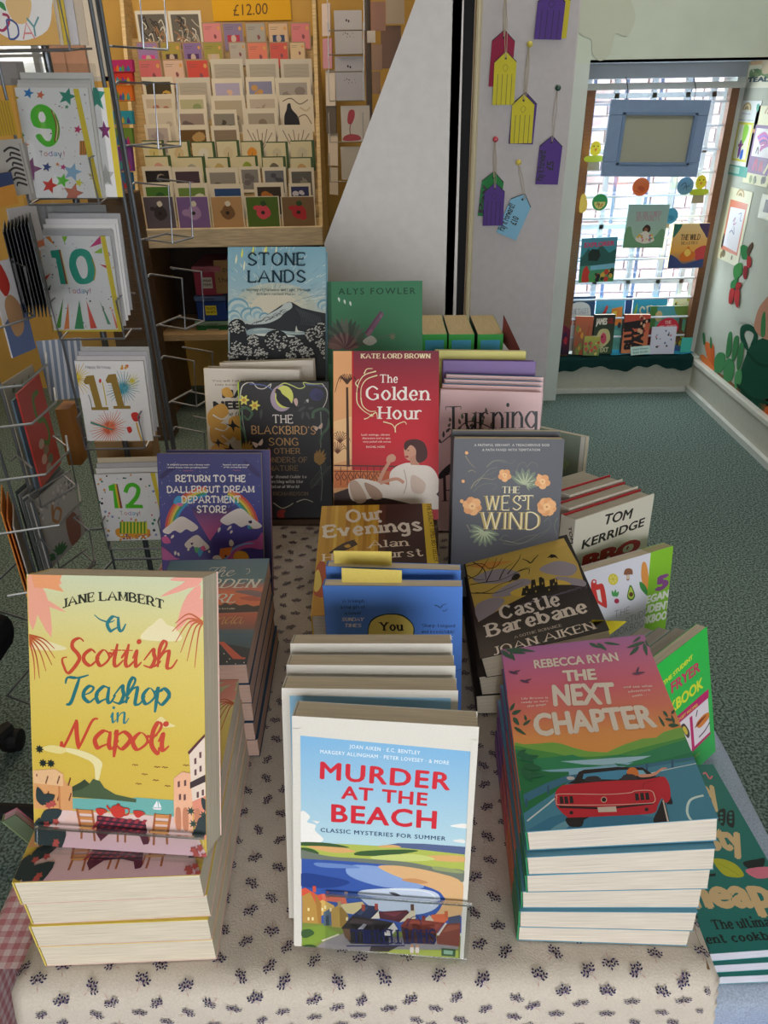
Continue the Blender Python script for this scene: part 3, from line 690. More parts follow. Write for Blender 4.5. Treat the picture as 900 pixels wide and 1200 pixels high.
    A.p('#3a2c2c', 390, 480, 520, 484, 470, 510, 380, 508); A.s('#6a5a58', 4, 180, 495, 220, 515, 250, 535)
    A.fr(310, 760, 3)
    A.b('#3e5c34', 132, 990, 160, 985, 175, 1000, 150, 1015, 132, 1012); A.b('#35522c', 132, 1045, 170, 1040, 190, 1060, 132, 1070); pass
    for x in (518, 537): A.b('#e8d9d2', x-6, 1050, x+6, 1050, x+5, 1068, x-5, 1068); A.e('#c98a68', x, 1044, 5); A.s('#c98a68', 3, x, 1066, x, 1082)
    A.p('#3d5c3a', 622, 1052, 672, 1056, 670, 1082, 622, 1078); A.p('#8fb098', 630, 1058, 662, 1061, 661, 1074, 630, 1072)
    for q in ((90, 280, 126, 280, 130, 1120, 90, 1120), (726, 320, 760, 320, 760, 1130, 685, 1130, 686, 1112), (90, 1077, 130, 1078, 690, 1112, 690, 1140, 90, 1120)): A.p('#dcd6cc', *q)

def a_youare(A, first=True):
    A.bg([(0, '#5585d6'), (1, '#4a7acb')])
    if not first: return
    A.fr(350, 560, 4.09); D = '#1a2440'
    for i, s in enumerate(("'A triumph,", 'a real gift of', "a novel'")): A.t(s, 207-(5 if i == 1 else -14*(i == 2)), 597+i*29, 318-(0 if i < 2 else 18), 597+i*29, 14, D, 'serif')
    for i, s in enumerate(('SUNDAY', 'TIMES')): A.t(s, 207+i*14, 686+i*29, 310-i*12, 686+i*29, 16, '#e8ddd0', 'serifb', slant=.2)
    for i, s in enumerate(("'Romantic,", 'funny and', "hopeful'")): A.t(s, 184+i*5, 808+i*29, 288-i*4, 808+i*29, 14, D, 'serif')
    A.t('DOLLY', 196, 890, 270, 890, 13, '#d8d0d0', 'serif')
    for i, s in enumerate(("'Sharp-tongued", "and irresistible'")): A.t(s, 588, 714+i*29, 748, 716+i*29, 14, D, 'serif')
    A.t('NEW YORK', 597, 773, 735, 775, 16, '#e8ddd0', 'serifb', slant=.2); A.t('TIMES', 625, 803, 705, 804, 16, '#e8ddd0', 'serifb', slant=.2)
    P = (442, 655, 500, 665, 545, 705, 548, 750, 530, 800, 500, 860, 490, 900, 400, 900, 385, 860, 355, 810, 335, 750, 345, 695, 385, 665)
    A.b('#111522', *[v+(5 if i % 2 == 0 and v > 440 else -4 if i % 2 == 0 else (-5 if v < 700 else 0)) for i, v in enumerate(P)]); A.b('#e3cd6a', *P)
    A.t('You', 394, 732, 497, 732, 40, '#15120f', 'serifb'); A.t('Are', 398, 788, 494, 786, 38, '#15120f', 'serifb'); A.t('Here', 380, 850, 514, 846, 38, '#15120f', 'serifb')
    A.s('#1b2238', 5, 652, 610, 668, 615, 680, 622, 690, 610, 708, 603, taper=.5); A.s('#1b2238', 4, 690, 636, 700, 638, 714, 628, taper=.4); A.s('#1b2238', 2, 560, 985, 660, 960, 778, 916)
def a_evenings(A):
    A.bg([(0, '#d8a52e'), (1, '#b98324')]); A.fr(350, 560, 4.09)
    for i, (x, w, c) in enumerate(((120, 22, '#c28f22'), (160, 16, '#e2bb48'), (215, 24, '#b57f1e'), (262, 16, '#e0b440'), (300, 18, '#bc8520'), (340, 20, '#e0b23e'))):
        A.p(c, x+20, 80, x+20+w, 80, x+w-10, 560, x-10, 560)
    A.p('#3a211c', 388, 80, 590, 80, 628, 560, 380, 560); A.p('#55301f', 388, 80, 418, 80, 410, 560, 375, 560); A.p('#e0bd32', 588, 80, 640, 80, 690, 560, 628, 560)
    A.b('#b5502e', 75, 480, 100, 400, 135, 430, 135, 560, 75, 560); A.b('#e3c860', 75, 470, 95, 440, 110, 500, 95, 540, 75, 540)
    A.s('#2c1a1a', 14, 150, 362, 185, 335, 220, 318, 245, 325, taper=.3); A.b('#2c1a1a', 175, 350, 205, 318, 260, 300, 282, 318, 270, 326, 230, 345, 200, 352); A.b('#c99b35', 218, 326, 240, 318, 250, 330, 230, 336); A.s('#2c1a1a', 6, 225, 315, 250, 302, 272, 298)
    A.t('Our', 232, 212, 408, 198, 54, '#f1e7dc', 'slab'); A.t('Evenings', 122, 285, 590, 250, 54, '#f1e7dc', 'slab')
    A.t('Alan', 338, 336, 524, 326, 34, '#efe0cf', 'serif'); A.t('Hollinghurst', 116, 400, 600, 374, 34, '#efe0cf', 'serif')
    A.t('THE NEW NOVEL BY THE AUTHOR OF THE', 215, 116, 520, 98, 8, '#e9d9ba', 'sans'); A.t('BOOKER PRIZE WINNER', 300, 128, 470, 118, 8, '#e9d9ba', 'sans')
    A.t('THE SUNDAY TIMES BESTSELLER', 612, 125, 650, 405, 13, '#7a5b12', 'sans', .02)
def a_golden(A):
    A.bg([(0, '#7b3240'), (.25, '#b02a38'), (.5, '#cc2430'), (1, '#c0242c')]); A.fr(380, 320, 3.214)
    A.p('#e7a873', 30, 270, 104, 270, 104, 900, 30, 900); A.p('#f0c08a', 30, 560, 104, 540, 104, 700, 30, 720)
    A.p('#4a2c20', 82, 430, 90, 430, 96, 730, 84, 730)
    for k in range(11): a = -PI*k/10; A.s('#4a2c20', 4, 86, 418, 86+28*math.cos(a), 405+14*math.sin(a)-10, 86+46*math.cos(a) if 86+46*math.cos(a) < 102 or 1 else 0, 430+46*math.sin(a)*(.9 if k in (4, 5, 6) else .5)+(20 if k in (0, 1, 9, 10) else 0), taper=.6)
    for y, x0 in ((620, 60), (660, 50)):
        for k in range(9): a = -PI*k/8; A.s('#6b3a26', 3, x0, y+20, x0+25*math.cos(a), y+25*math.sin(a), x0+40*math.cos(a), y+14+20*math.sin(a), taper=.6)
    A.p('#c0242c', 104, 270, 110, 270, 110, 900, 104, 900); A.t('KATE LORD BROWN', 139, 321, 398, 321, 17, '#ead9b0', 'serifb')
    A.t('The', 210, 413, 276, 413, 30, '#f3e9df', 'serif'); A.t('Golden', 157, 477, 393, 479, 50, '#f3e9df', 'serif'); A.t('Hour', 205, 549, 368, 551, 46, '#f3e9df', 'serif')
    G = '#e9dfae'
    for q in ((195, 370, 150, 385, 128, 420, 122, 450), (200, 385, 160, 400, 140, 430, 138, 470), (122, 450, 125, 490, 150, 520, 185, 540), (138, 470, 145, 500, 170, 520, 195, 520), (175, 540, 195, 525, 200, 545), (150, 380, 160, 362, 182, 360), (222, 560, 255, 570, 268, 590), (268, 600, 270, 575, 300, 560, 310, 570), (150, 550, 165, 545, 180, 530), (128, 430, 118, 415, 130, 400)): A.s(G, 4.5, *q, taper=.5)
    for i, s in enumerate(('Lush settings, vibrant', 'characters and an epic', 'story packed with secrets')): A.t(s, 140+i*3, 612+i*13, 247+i*2, 612+i*13, 7, '#f0dcd0', 'sans', .01)
    A.t('RACHEL HORE', 158, 658, 228, 658, 7, '#f0dcd0', 'sans', .01)
    # railing, sunset land, reclining woman in white
    A.p('#d8783f', 36, 740, 240, 745, 240, 800, 36, 810); A.p('#5a2a20', 36, 722, 290, 726, 290, 731, 36, 727); A.p('#5a2a20', 36, 745, 240, 748, 240, 751, 36, 748)
    for i in range(9): x = 50+i*25; A.s('#4b2018', 3, x, 750, x-8, 765, x, 780, x+8, 770, x, 757); A.s('#4b2018', 2.5, x+12, 730, x+12, 800)
    A.p('#3d2420', 300, 790, 433, 800, 433, 890, 36, 890, 36, 830, 120, 800)
    A.b('#c85f35', 210, 770, 250, 745, 262, 800, 230, 820)
    A.b('#efe1d5', 90, 800, 110, 780, 150, 775, 250, 800, 330, 820, 420, 830, 430, 890, 330, 870, 210, 845, 130, 860, 100, 850); A.b('#c9ab96', 95, 790, 125, 785, 160, 850, 128, 868, 105, 840); A.b('#b5927c', 150, 790, 200, 810, 220, 845, 180, 850)
    A.b('#f0e2d6', 245, 770, 262, 735, 310, 715, 350, 722, 400, 730, 428, 770, 425, 830, 340, 832, 260, 838); A.b('#d9bfae', 330, 760, 380, 790, 370, 830, 330, 820); A.s('#cdb3a2', 4, 300, 740, 310, 790, 300, 830)
    A.b('#d49a80', 302, 650, 322, 640, 345, 652, 348, 680, 335, 703, 318, 706, 303, 690); A.p('#c98d74', 322, 695, 350, 680, 358, 724, 325, 722)
    A.b('#4a2422', 300, 650, 310, 632, 345, 626, 375, 638, 388, 670, 384, 700, 358, 715, 345, 700, 345, 665, 325, 648, 306, 668)
    A.e('#3d1c1c', 316, 668, 4, 2); A.b('#a93a3c', 304, 690, 314, 688, 318, 692, 310, 696)
    A.s('#d49a80', 15, 205, 790, 222, 750, 245, 712, taper=.2); A.b('#d49a80', 235, 712, 238, 690, 258, 682, 270, 695, 262, 710); A.s('#d49a80', 12, 210, 792, 270, 775, 300, 790)
def a_west(A):
    A.bg([(0, '#43434b'), (1, '#3a3a42')]); A.fr(520, 480, 3.214)
    A.t('A FAITHFUL SERVANT. A TREACHEROUS GOD', 115, 138, 398, 138, 9, '#c9c4ba', 'sans', .01, sp=1.15); A.t('A PATH PAVED WITH TEMPTATION', 145, 156, 362, 156, 9, '#c9c4ba', 'sans', .01, sp=1.15)
    A.fr(530, 520, 6.43); G = '#57604c'
    for q in ((260, 180, 310, 130, 400, 140, 450, 150, 470, 120), (150, 330, 200, 260, 280, 230, 340, 200), (140, 340, 170, 290, 230, 260, 300, 270, 330, 255), (160, 360, 220, 310, 300, 300, 340, 320, 300, 350), (350, 720, 450, 740, 560, 700, 650, 680, 730, 640, 740, 590), (380, 750, 480, 760, 620, 720, 720, 660), (110, 610, 140, 660, 180, 680), (480, 240, 500, 160, 540, 140, 560, 170), (560, 180, 600, 140, 640, 160, 640, 185), (690, 590, 720, 560, 740, 580), (790, 560, 770, 620, 790, 690), (100, 90, 130, 140, 170, 180), (120, 210, 150, 200, 180, 220), (360, 720, 390, 690, 430, 700)): A.s(G if q[0] > 145 else '#8a7a5c', 7, *q, taper=.6)
    for q in ((170, 320, 270, 200, 340, 180), (400, 730, 520, 750, 640, 690), (260, 170, 330, 125, 410, 130)): A.s('#8e9378', 3, *q, taper=.5)
    def lf(cx, cy, r, a0, n=7):
        for k in range(n): a = a0+(k-(n-1)/2)*.42; A.leaf('#64705a', cx, cy, cx+r*math.cos(a), cy+r*math.sin(a), r*.36)
        for k in range(n): a = a0+(k-(n-1)/2)*.42; A.leaf('#a5ae88', cx, cy, cx+r*.75*math.cos(a), cy+r*.75*math.sin(a), r*.1)
    lf(545, 310, 130, -1.3); lf(240, 660, 120, 1.9, 9); lf(560, 300, 60, .6, 4)
    def fl(cx, cy, r, n=5, c='#e8a766'):
        for k in range(n): a = 2*PI*k/n+.3; A.e(c if k % 2 else '#dd9552', cx+r*.55*math.cos(a), cy+r*.55*math.sin(a), r*.5, r*.46, 9)
        A.e('#f0bd7c', cx, cy, r*.38); A.e('#c77f42', cx, cy, r*.12)
    fl(395, 238, 50); fl(680, 285, 58); fl(150, 470, 72, 6); fl(712, 475, 72, 8); fl(108, 68, 14); fl(82, 282, 14); fl(72, 432, 16); fl(652, 237, 12)
    C = '#e9dcae'; A.t('THE', 375, 372, 508, 372, 50, C, 'deco')
    A.t('WEST', 250, 500, 610, 498, 108, '#b79b50', 'deco'); A.t('WEST', 258, 500, 610, 498, 108, C, 'light')
    A.t('WIND', 218, 643, 655, 645, 128, '#b79b50', 'deco'); A.t('WIND', 228, 643, 650, 645, 128, C, 'light')
    A.s(C, 7, 500, 430, 510, 395, 545, 395, 550, 425, 525, 425)
def a_castle(A):
    A.bg([(0, '#1b171a'), (1, '#221c1f')]); A.fr(520, 480, 3.214)
    A.p('#d9b95c', 80, 572, 452, 484, 505, 580, 533, 664, 130, 800, 100, 680); A.p('#e3bf62', 80, 572, 452, 484, 465, 510, 90, 620)
    for q in ((110, 640, 160, 610, 230, 600, 290, 620, 230, 650, 150, 655), (360, 600, 430, 570, 500, 590, 480, 625, 400, 620), (180, 700, 280, 640, 330, 650, 250, 700), (120, 740, 180, 710, 230, 720, 160, 790, 130, 795), (420, 630, 520, 640, 533, 664, 470, 665)): A.b('#a89fae', *q)
    A.b('#ecc95a', 250, 690, 320, 660, 420, 640, 480, 660, 400, 690, 300, 705); A.p('#e8a04c', 90, 590, 180, 572, 260, 570, 170, 600)
    A.p('#2c2426', 132, 800, 240, 735, 330, 690, 420, 660, 480, 660, 540, 668, 560, 760, 200, 820)
    for i in range(9): A.s('#756a82', 3, 270+i*28, 745-i*9, 330+i*26, 722-i*7, 420+i*14, 700-i*3, taper=.6)
    K = '#171214'
    A.p(K, 292, 702, 298, 672, 306, 672, 308, 664, 318, 664, 320, 675, 328, 674, 330, 642, 344, 640, 348, 664, 360, 662, 358, 634, 366, 630, 378, 638, 382, 668, 400, 664, 398, 642, 410, 640, 418, 636, 420, 650, 428, 650, 432, 682, 380, 690)
    for x, y in ((310, 684), (338, 662), (370, 652), (412, 655), (345, 682), (395, 676)): A.p('#d9b95c', x, y, x+4, y-1, x+4, y+6, x, y+7)
    A.s(K, 3, 408, 640, 425, 638, 424, 660)
    for q in ((85, 690, 150, 690, 210, 660, 270, 640), (90, 640, 130, 620, 150, 590, 170, 560), (100, 660, 160, 650, 220, 640, 300, 600, 330, 595), (85, 590, 140, 580, 170, 600), (120, 690, 200, 690, 300, 650), (160, 650, 180, 610, 200, 560), (210, 640, 230, 600, 260, 580), (240, 620, 280, 570, 290, 545), (80, 620, 120, 640, 160, 640), (170, 600, 200, 590, 220, 560), (110, 575, 150, 600, 160, 640), (280, 610, 320, 600, 320, 620)): A.s(K, 5, *q, taper=.7)
    A.b(K, 255, 640, 265, 622, 280, 618, 288, 628, 275, 642); A.s(K, 5, 256, 642, 246, 650)
    A.s(K, 6, 296, 563, 315, 570, 328, 578, 342, 562, 356, 549, taper=-.5); A.p(K, 388, 560, 405, 545, 420, 548, 432, 562, 418, 556, 405, 560, 400, 556)
    Cc = '#f1e6e0'
    A.t('Castle', 218, 790, 440, 736, 48, Cc, 'serifb'); A.t('Barebane', 168, 856, 543, 762, 46, Cc, 'serifb'); A.t('A GOTHIC ROMANCE', 268, 862, 445, 817, 10, '#c9bfb8', 'serif'); A.t('JOAN AIKEN', 190, 925, 572, 826, 30, Cc, 'serif')
def a_next(A):
    A.bg([(0, '#b46fae'), (.12, '#cf6f9c'), (.3, '#e26b7c'), (.45, '#ea8266'), (.56, '#f2a05a'), (.64, '#f2a352'), (1, '#e8a050')]); A.fr(600, 820, 4.5)
    A.p('#7fb64f', 15, 225, 60, 235, 130, 232, 215, 225, 260, 232, 330, 255, 400, 272, 500, 278, 560, 250, 610, 230, 690, 205, 760, 200, 800, 170, 870, 150, 1000, 130, 1050, 320, 0, 420)
    A.p('#4f9d4c', 15, 240, 110, 262, 220, 280, 300, 300, 430, 300, 560, 290, 640, 265, 900, 200, 1050, 170, 1060, 340, 20, 450)
    A.p('#2d8f5f', 15, 260, 100, 290, 130, 310, 235, 300, 320, 290, 410, 318, 560, 290, 650, 295, 780, 250, 900, 215, 1050, 180, 1070, 360, 30, 480)
    A.p('#a9d3e4', 255, 325, 420, 315, 560, 305, 735, 295, 690, 312, 600, 335, 480, 345, 380, 342); A.p('#8fc3de', 130, 375, 260, 365, 420, 355, 560, 340, 640, 330, 560, 370, 350, 400, 280, 398)
    A.p('#1f8058', 540, 335, 620, 345, 740, 330, 1050, 250, 1060, 300, 700, 350, 560, 350); A.p('#1f7a48', 20, 300, 80, 330, 130, 370, 200, 380, 285, 400, 190, 430, 60, 500, 30, 500)
    A.p('#1f7a48', 0, 380, 300, 380, 300, 430, 80, 620, 0, 640)
    A.p('#4b90ac', 60, 600, 240, 480, 350, 390, 600, 355, 900, 330, 1100, 290, 1110, 700, 500, 720, 75, 720)
    A.p('#3d7896', 60, 500, 180, 440, 290, 400, 560, 365, 700, 340, 1060, 285, 1060, 300, 700, 360, 560, 388, 300, 430, 190, 480, 66, 545)
    for x, y in ((70, 525), (185, 455), (705, 338), (840, 318)): A.p('#33617f', x, y, x+12, y-4, x+12, y+40, x, y+48)
    A.s('#d8e8e8', 9, 80, 640, 180, 560, 260, 500, 420, 440, taper=.2); A.s('#cfe2e6', 7, 690, 400, 800, 372, 1060, 318, taper=.3); A.p('#3b7fa0', 80, 690, 200, 620, 420, 560, 740, 620, 790, 665)
    A.b('#6fa8bc', 200, 690, 280, 640, 400, 610, 320, 650, 270, 690); A.s('#d8efe8', 13, 1010, 505, 940, 530, 925, 600, 970, 660, 1030, 680)
    # red convertible seen from behind
    K = '#221d22'; Rr = '#cf2436'
    A.b(K, 285, 625, 372, 620, 370, 665, 335, 672, 300, 665); A.b(K, 745, 640, 770, 580, 800, 525, 830, 640, 818, 655, 780, 655); A.p(K, 830, 490, 848, 540, 845, 552, 815, 552); A.p('#d8c9bd', 793, 532, 800, 528, 828, 645, 820, 652)
    A.p(K, 370, 620, 420, 612, 380, 635)
    A.p(K, 295, 440, 330, 425, 352, 382, 380, 370, 560, 355, 690, 358, 730, 385, 760, 405, 700, 425, 370, 440)
    A.p('#4f9cc4', 372, 418, 378, 392, 560, 372, 610, 370, 600, 400, 560, 422); A.p('#86c3dd', 640, 372, 690, 372, 715, 400, 650, 400)
    A.b('#e8823c', 605, 385, 620, 360, 650, 360, 668, 385, 660, 402, 625, 400); A.b('#e9a184', 668, 395, 740, 390, 790, 360, 820, 360, 790, 372, 750, 402, 680, 410)
    A.b('#3a3138', 390, 430, 395, 408, 450, 404, 470, 430); A.b('#3a3138', 582, 425, 590, 398, 640, 395, 658, 420)
    A.b('#c9c6c8', 288, 412, 300, 405, 325, 408, 328, 420, 300, 424); A.p(K, 290, 442, 360, 436, 700, 420, 780, 404, 780, 412, 700, 430, 360, 446)
    A.b(Rr, 228, 505, 235, 480, 262, 455, 300, 448, 500, 430, 700, 422, 790, 406, 815, 420, 832, 460, 835, 520, 812, 545, 790, 520, 768, 560, 740, 600, 560, 612, 330, 622, 290, 618, 240, 570, 228, 540)
    A.p(K, 245, 560, 500, 568, 740, 545, 748, 552, 500, 580, 250, 572)
    A.s('#f0c9b8', 4, 236, 515, 240, 500, 330, 498, 500, 500, 620, 492, 650, 482, 730, 480, 752, 510, 750, 540, 700, 548, 480, 556, 260, 555, 235, 545, closed=True)
    for x, y in ((250, 512), (275, 512), (302, 510), (648, 495), (675, 493), (702, 492)): A.p(K, x, y, x+18, y-1, x+24, y+36, x+4, y+38)
    A.e('#e8b9a4', 485, 528, 16); A.e(K, 485, 528, 12); A.e(K, 313, 597, 10); A.e(K, 710, 580, 10); A.p('#e2cfc2', 450, 568, 548, 563, 553, 592, 456, 595)
    A.s('#8f1a2a', 3, 690, 470, 700, 440, 760, 425)
    A.fr(560, 720, 2.647); Cc = '#eedfd0'
    def lvs(*L):
        for q in L: A.leaf('#2f5a45', *q)
    lvs((70, 112, 110, 140, 14), (85, 110, 150, 122, 13), (95, 105, 180, 116, 10), (100, 118, 115, 145, 10), (345, 90, 380, 105, 10), (370, 90, 400, 112, 12), (390, 88, 443, 95, 8), (500, 100, 470, 128, 12), (515, 90, 525, 130, 12), (520, 85, 460, 105, 10), (505, 70, 480, 88, 8), (530, 100, 520, 80, 10))
    lvs((100, 300, 115, 275, 10), (105, 310, 135, 298, 12), (110, 320, 128, 345, 14), (140, 345, 165, 328, 9), (112, 350, 150, 375, 10), (150, 330, 145, 312, 8), (575, 300, 590, 320, 9), (600, 310, 612, 295, 8), (580, 325, 612, 330, 8), (590, 345, 625, 345, 12), (610, 340, 600, 312, 8), (580, 350, 560, 315, 8))
    for x, y in ((95, 178), (130, 205)): A.leaf('#5a3a5c', x, y, x+30, y+8, 7); A.leaf('#5a3a5c', x+12, y+4, x+38, y-4, 5)
    A.leaf('#5a3a5c', 478, 186, 520, 180, 7); A.leaf('#5a3a5c', 492, 182, 500, 162, 6)
    for q in ((125, 430, 175, 460, 20), (130, 450, 190, 440, 16), (140, 470, 200, 480, 20), (135, 480, 170, 520, 20), (120, 440, 150, 420, 14), (150, 500, 210, 500, 16)): A.leaf('#1f6a48', *q)
    A.t('REBECCA RYAN', 177, 168, 437, 144, 25, Cc, 'sans', .035); A.t('THE', 268, 208, 368, 202, 32, Cc, 'sans', .05); A.t('NEXT', 237, 283, 430, 276, 62, Cc, 'sans', .05); A.t('CHAPTER', 180, 377, 555, 348, 66, Cc, 'sans', .05)
    for i, s in enumerate(('Lily Brown is', 'ready to turn', 'the page')): A.t(s, 135+(18 if i == 2 else 0), 265+i*12, 218-(6 if i == 2 else 0), 262+i*10, 6, '#f6e4dc', 'sans', .01)
    for i, s in enumerate(('and see what', 'adventure', 'awaits . . .')): A.t(s, 452+i*14, 230+i*14, 542-i*6, 226+i*12, 7, '#f6e4dc', 'sans', .01)
def a_dream(A):
    A.bg([(0, '#413e74'), (.25, '#464a8c'), (.5, '#4a3f94'), (.75, '#4b3a94'), (1, '#39306f')]); A.fr(180, 520, 5.625)
    A.grad('#3c3570', '#d9629f', 330, 640, 410, 640, 520, 420, 250, 420)
    A.p('#4a3f94', 180, 420, 250, 440, 372, 640, 300, 760, 20, 760); A.p('#4a3f94', 372, 640, 520, 430, 715, 430, 720, 760, 300, 760)
    for i, c in enumerate(('#d8504a', '#e88a3c', '#e8c84a', '#43a06a', '#3a9ad0')):
        for k in range(24):
            if 9 <= k <= 12: continue
            a0, a1 = PI*k/24, PI*(k+1)/24; r0, r1 = 310-i*15, 310-(i+1)*15
            A.p(c, *[v for r, a in ((r0, a0), (r0, a1), (r1, a1), (r1, a0)) for v in (385+r*math.cos(a), 560-r*.92*math.sin(a))])
    random.seed(5)
    for i in range(60): x, y = random.uniform(35, 705), random.uniform(110, 420); A.e('#c9c4e0', x, y, 2.4, n=5)
    def cap(x0, y0, x1, y1, h):
        m = (x0+x1)/2; pts = [x0, y0, x0+(m-x0)*.4, y0-h*.6, m, min(y0, y1)-h, m+(x1-m)*.5, y1-h*.7, x1, y1]
        n = 6
        for k in range(1, n): t = k/n; pts += [x1+(x0-x1)*t, y1+(y0-y1)*t+(14 if k % 2 else -6)+h*.15]
        A.b('#efe2de', *pts)
    cap(60, 575, 295, 550, 70); cap(440, 505, 715, 540, 80); cap(205, 665, 370, 680, 65)
    for q in ((440, 550, 425, 585), (515, 540, 485, 570), (520, 570, 505, 592), (135, 600, 115, 625), (80, 600, 78, 618), (160, 715, 170, 740), (235, 690, 225, 705), (365, 700, 370, 720), (145, 705, 143, 735)): A.leaf('#efe2de', *q, 16)
    A.b('#2d2450', 625, 510, 645, 505, 650, 520, 635, 525); A.b('#2d2450', 245, 655, 262, 652, 255, 668)
    A.b('#3fa3d6', 132, 385, 150, 350, 180, 345, 195, 365, 185, 395, 150, 400); A.b('#e56fa6', 150, 395, 180, 390, 195, 405, 170, 412)
    A.b('#3f9fd0', 285, 690, 310, 685, 330, 705, 305, 745, 290, 715); A.b('#e0508c', 310, 690, 330, 670, 345, 695, 325, 705); A.b('#4fb06a', 268, 690, 285, 680, 300, 690, 285, 720)
    A.b('#c05aa0', 470, 760, 520, 700, 600, 650, 680, 630, 718, 585, 725, 690, 640, 685, 570, 700, 520, 760); A.s('#7fa0e0', 18, 470, 760, 530, 690, 600, 660, 660, 655, taper=.5)
    A.p('#e8813a', 440, 690, 520, 680, 505, 730, 455, 760, 430, 760); A.b('#f0a83c', 530, 760, 540, 715, 580, 705, 615, 720, 625, 760); A.e('#3a1c2c', 476, 740, 8); A.b('#efe2de', 392, 758, 400, 738, 430, 735, 450, 758); A.b('#efe2de', 500, 640, 515, 632, 530, 655, 520, 675, 500, 668)
    A.b('#d95a9c', 55, 620, 90, 610, 115, 650, 70, 655); A.b('#c05aa0', 48, 680, 90, 700, 140, 745, 170, 760, 48, 760)
    A.b('#3a3066', 590, 105, 640, 130, 690, 180, 700, 220, 640, 180); A.b('#332b60', 40, 215, 90, 170, 150, 160, 110, 190, 60, 230)
    Cc = '#f2ece6'
    A.t('RETURN TO THE', 148, 250, 606, 250, 42, Cc, 'slab'); A.t('DALLERGUT DREAM', 92, 322, 662, 320, 42, Cc, 'slab'); A.t('DEPARTMENT', 188, 390, 574, 388, 44, Cc, 'slab'); A.t('STORE', 286, 452, 480, 454, 44, Cc, 'slab')
    for i, (s, a, b) in enumerate((("'A delightful journey into a fantasy realm", 90, 372), ("where dreams make everything better'", 95, 362))): A.t(s, a, 142+i*18, b, 142+i*18, 10, Cc, 'sans', .02)
    for i, (s, a, b) in enumerate((("'Readers can't get enough", 456, 632), ("of this enchanting story'", 462, 620))): A.t(s, a, 142+i*16, b, 142+i*16, 9, Cc, 'sans', .02)
    A.t('Daily Mail', 198, 180, 262, 180, 7, '#d9749c', 'sans'); A.t('The Sun', 524, 178, 572, 178, 7, '#d9749c', 'sans')
def a_sunset(A):
    A.bg([(0, '#336580'), (.25, '#4f7a86'), (.33, '#d9745a'), (.45, '#e2643e'), (.52, '#e07048'), (.6, '#a86a58'), (.75, '#4e6e7c'), (1, '#2c4658')]); A.fr(220, 640, 5.457)
    A.b('#e8754c', 150, 300, 300, 290, 480, 330, 460, 385, 150, 390); A.b('#c85a40', 330, 330, 420, 320, 475, 345, 400, 350); A.b('#8a6a70', 300, 290, 400, 280, 490, 300, 480, 330, 380, 310)
    A.p('#2a2228', 150, 385, 180, 372, 210, 378, 240, 362, 270, 376, 300, 366, 330, 380, 380, 372, 420, 385, 462, 378, 455, 420, 150, 430)
    A.grad('#c8624a', '#8a5a54', 150, 530, 440, 530, 455, 430, 150, 430)
    for i in range(9): A.s('#35627a', 4, 190+i*9, 540+i*9, 300, 536+i*10, 425-i*5, 542+i*9, taper=.5)
    A.p('#2b3440', 150, 600, 200, 615, 400, 655, 395, 765, 150, 765); A.p('#d8624c', 195, 612, 232, 612, 345, 710, 370, 712, 365, 724, 290, 722)
    for x, y in ((232, 688), (268, 722), (306, 755), (250, 740), (360, 745)): A.e('#e8ddc8', x, y, 4, n=6)
    Cc = '#e8e4da'
    A.t('The', 110, 192, 285, 192, 48, Cc, 'scriptl', slant=.2); A.s(Cc, 3, 370, 150, 390, 145, 396, 165, 375, 178)
    A.t('GARDEN', -60, 266, 430, 266, 52, Cc, 'serif', slant=.25); A.t('GIRL', 60, 362, 300, 360, 52, Cc, 'serif', slant=.22); A.t('Sunday Times bestseller', 90, 405, 303, 405, 10, '#e8d9c0', 'serif'); A.t('Lucinda', 0, 498, 345, 496, 54, '#d9a95e', 'scriptl', slant=.1)
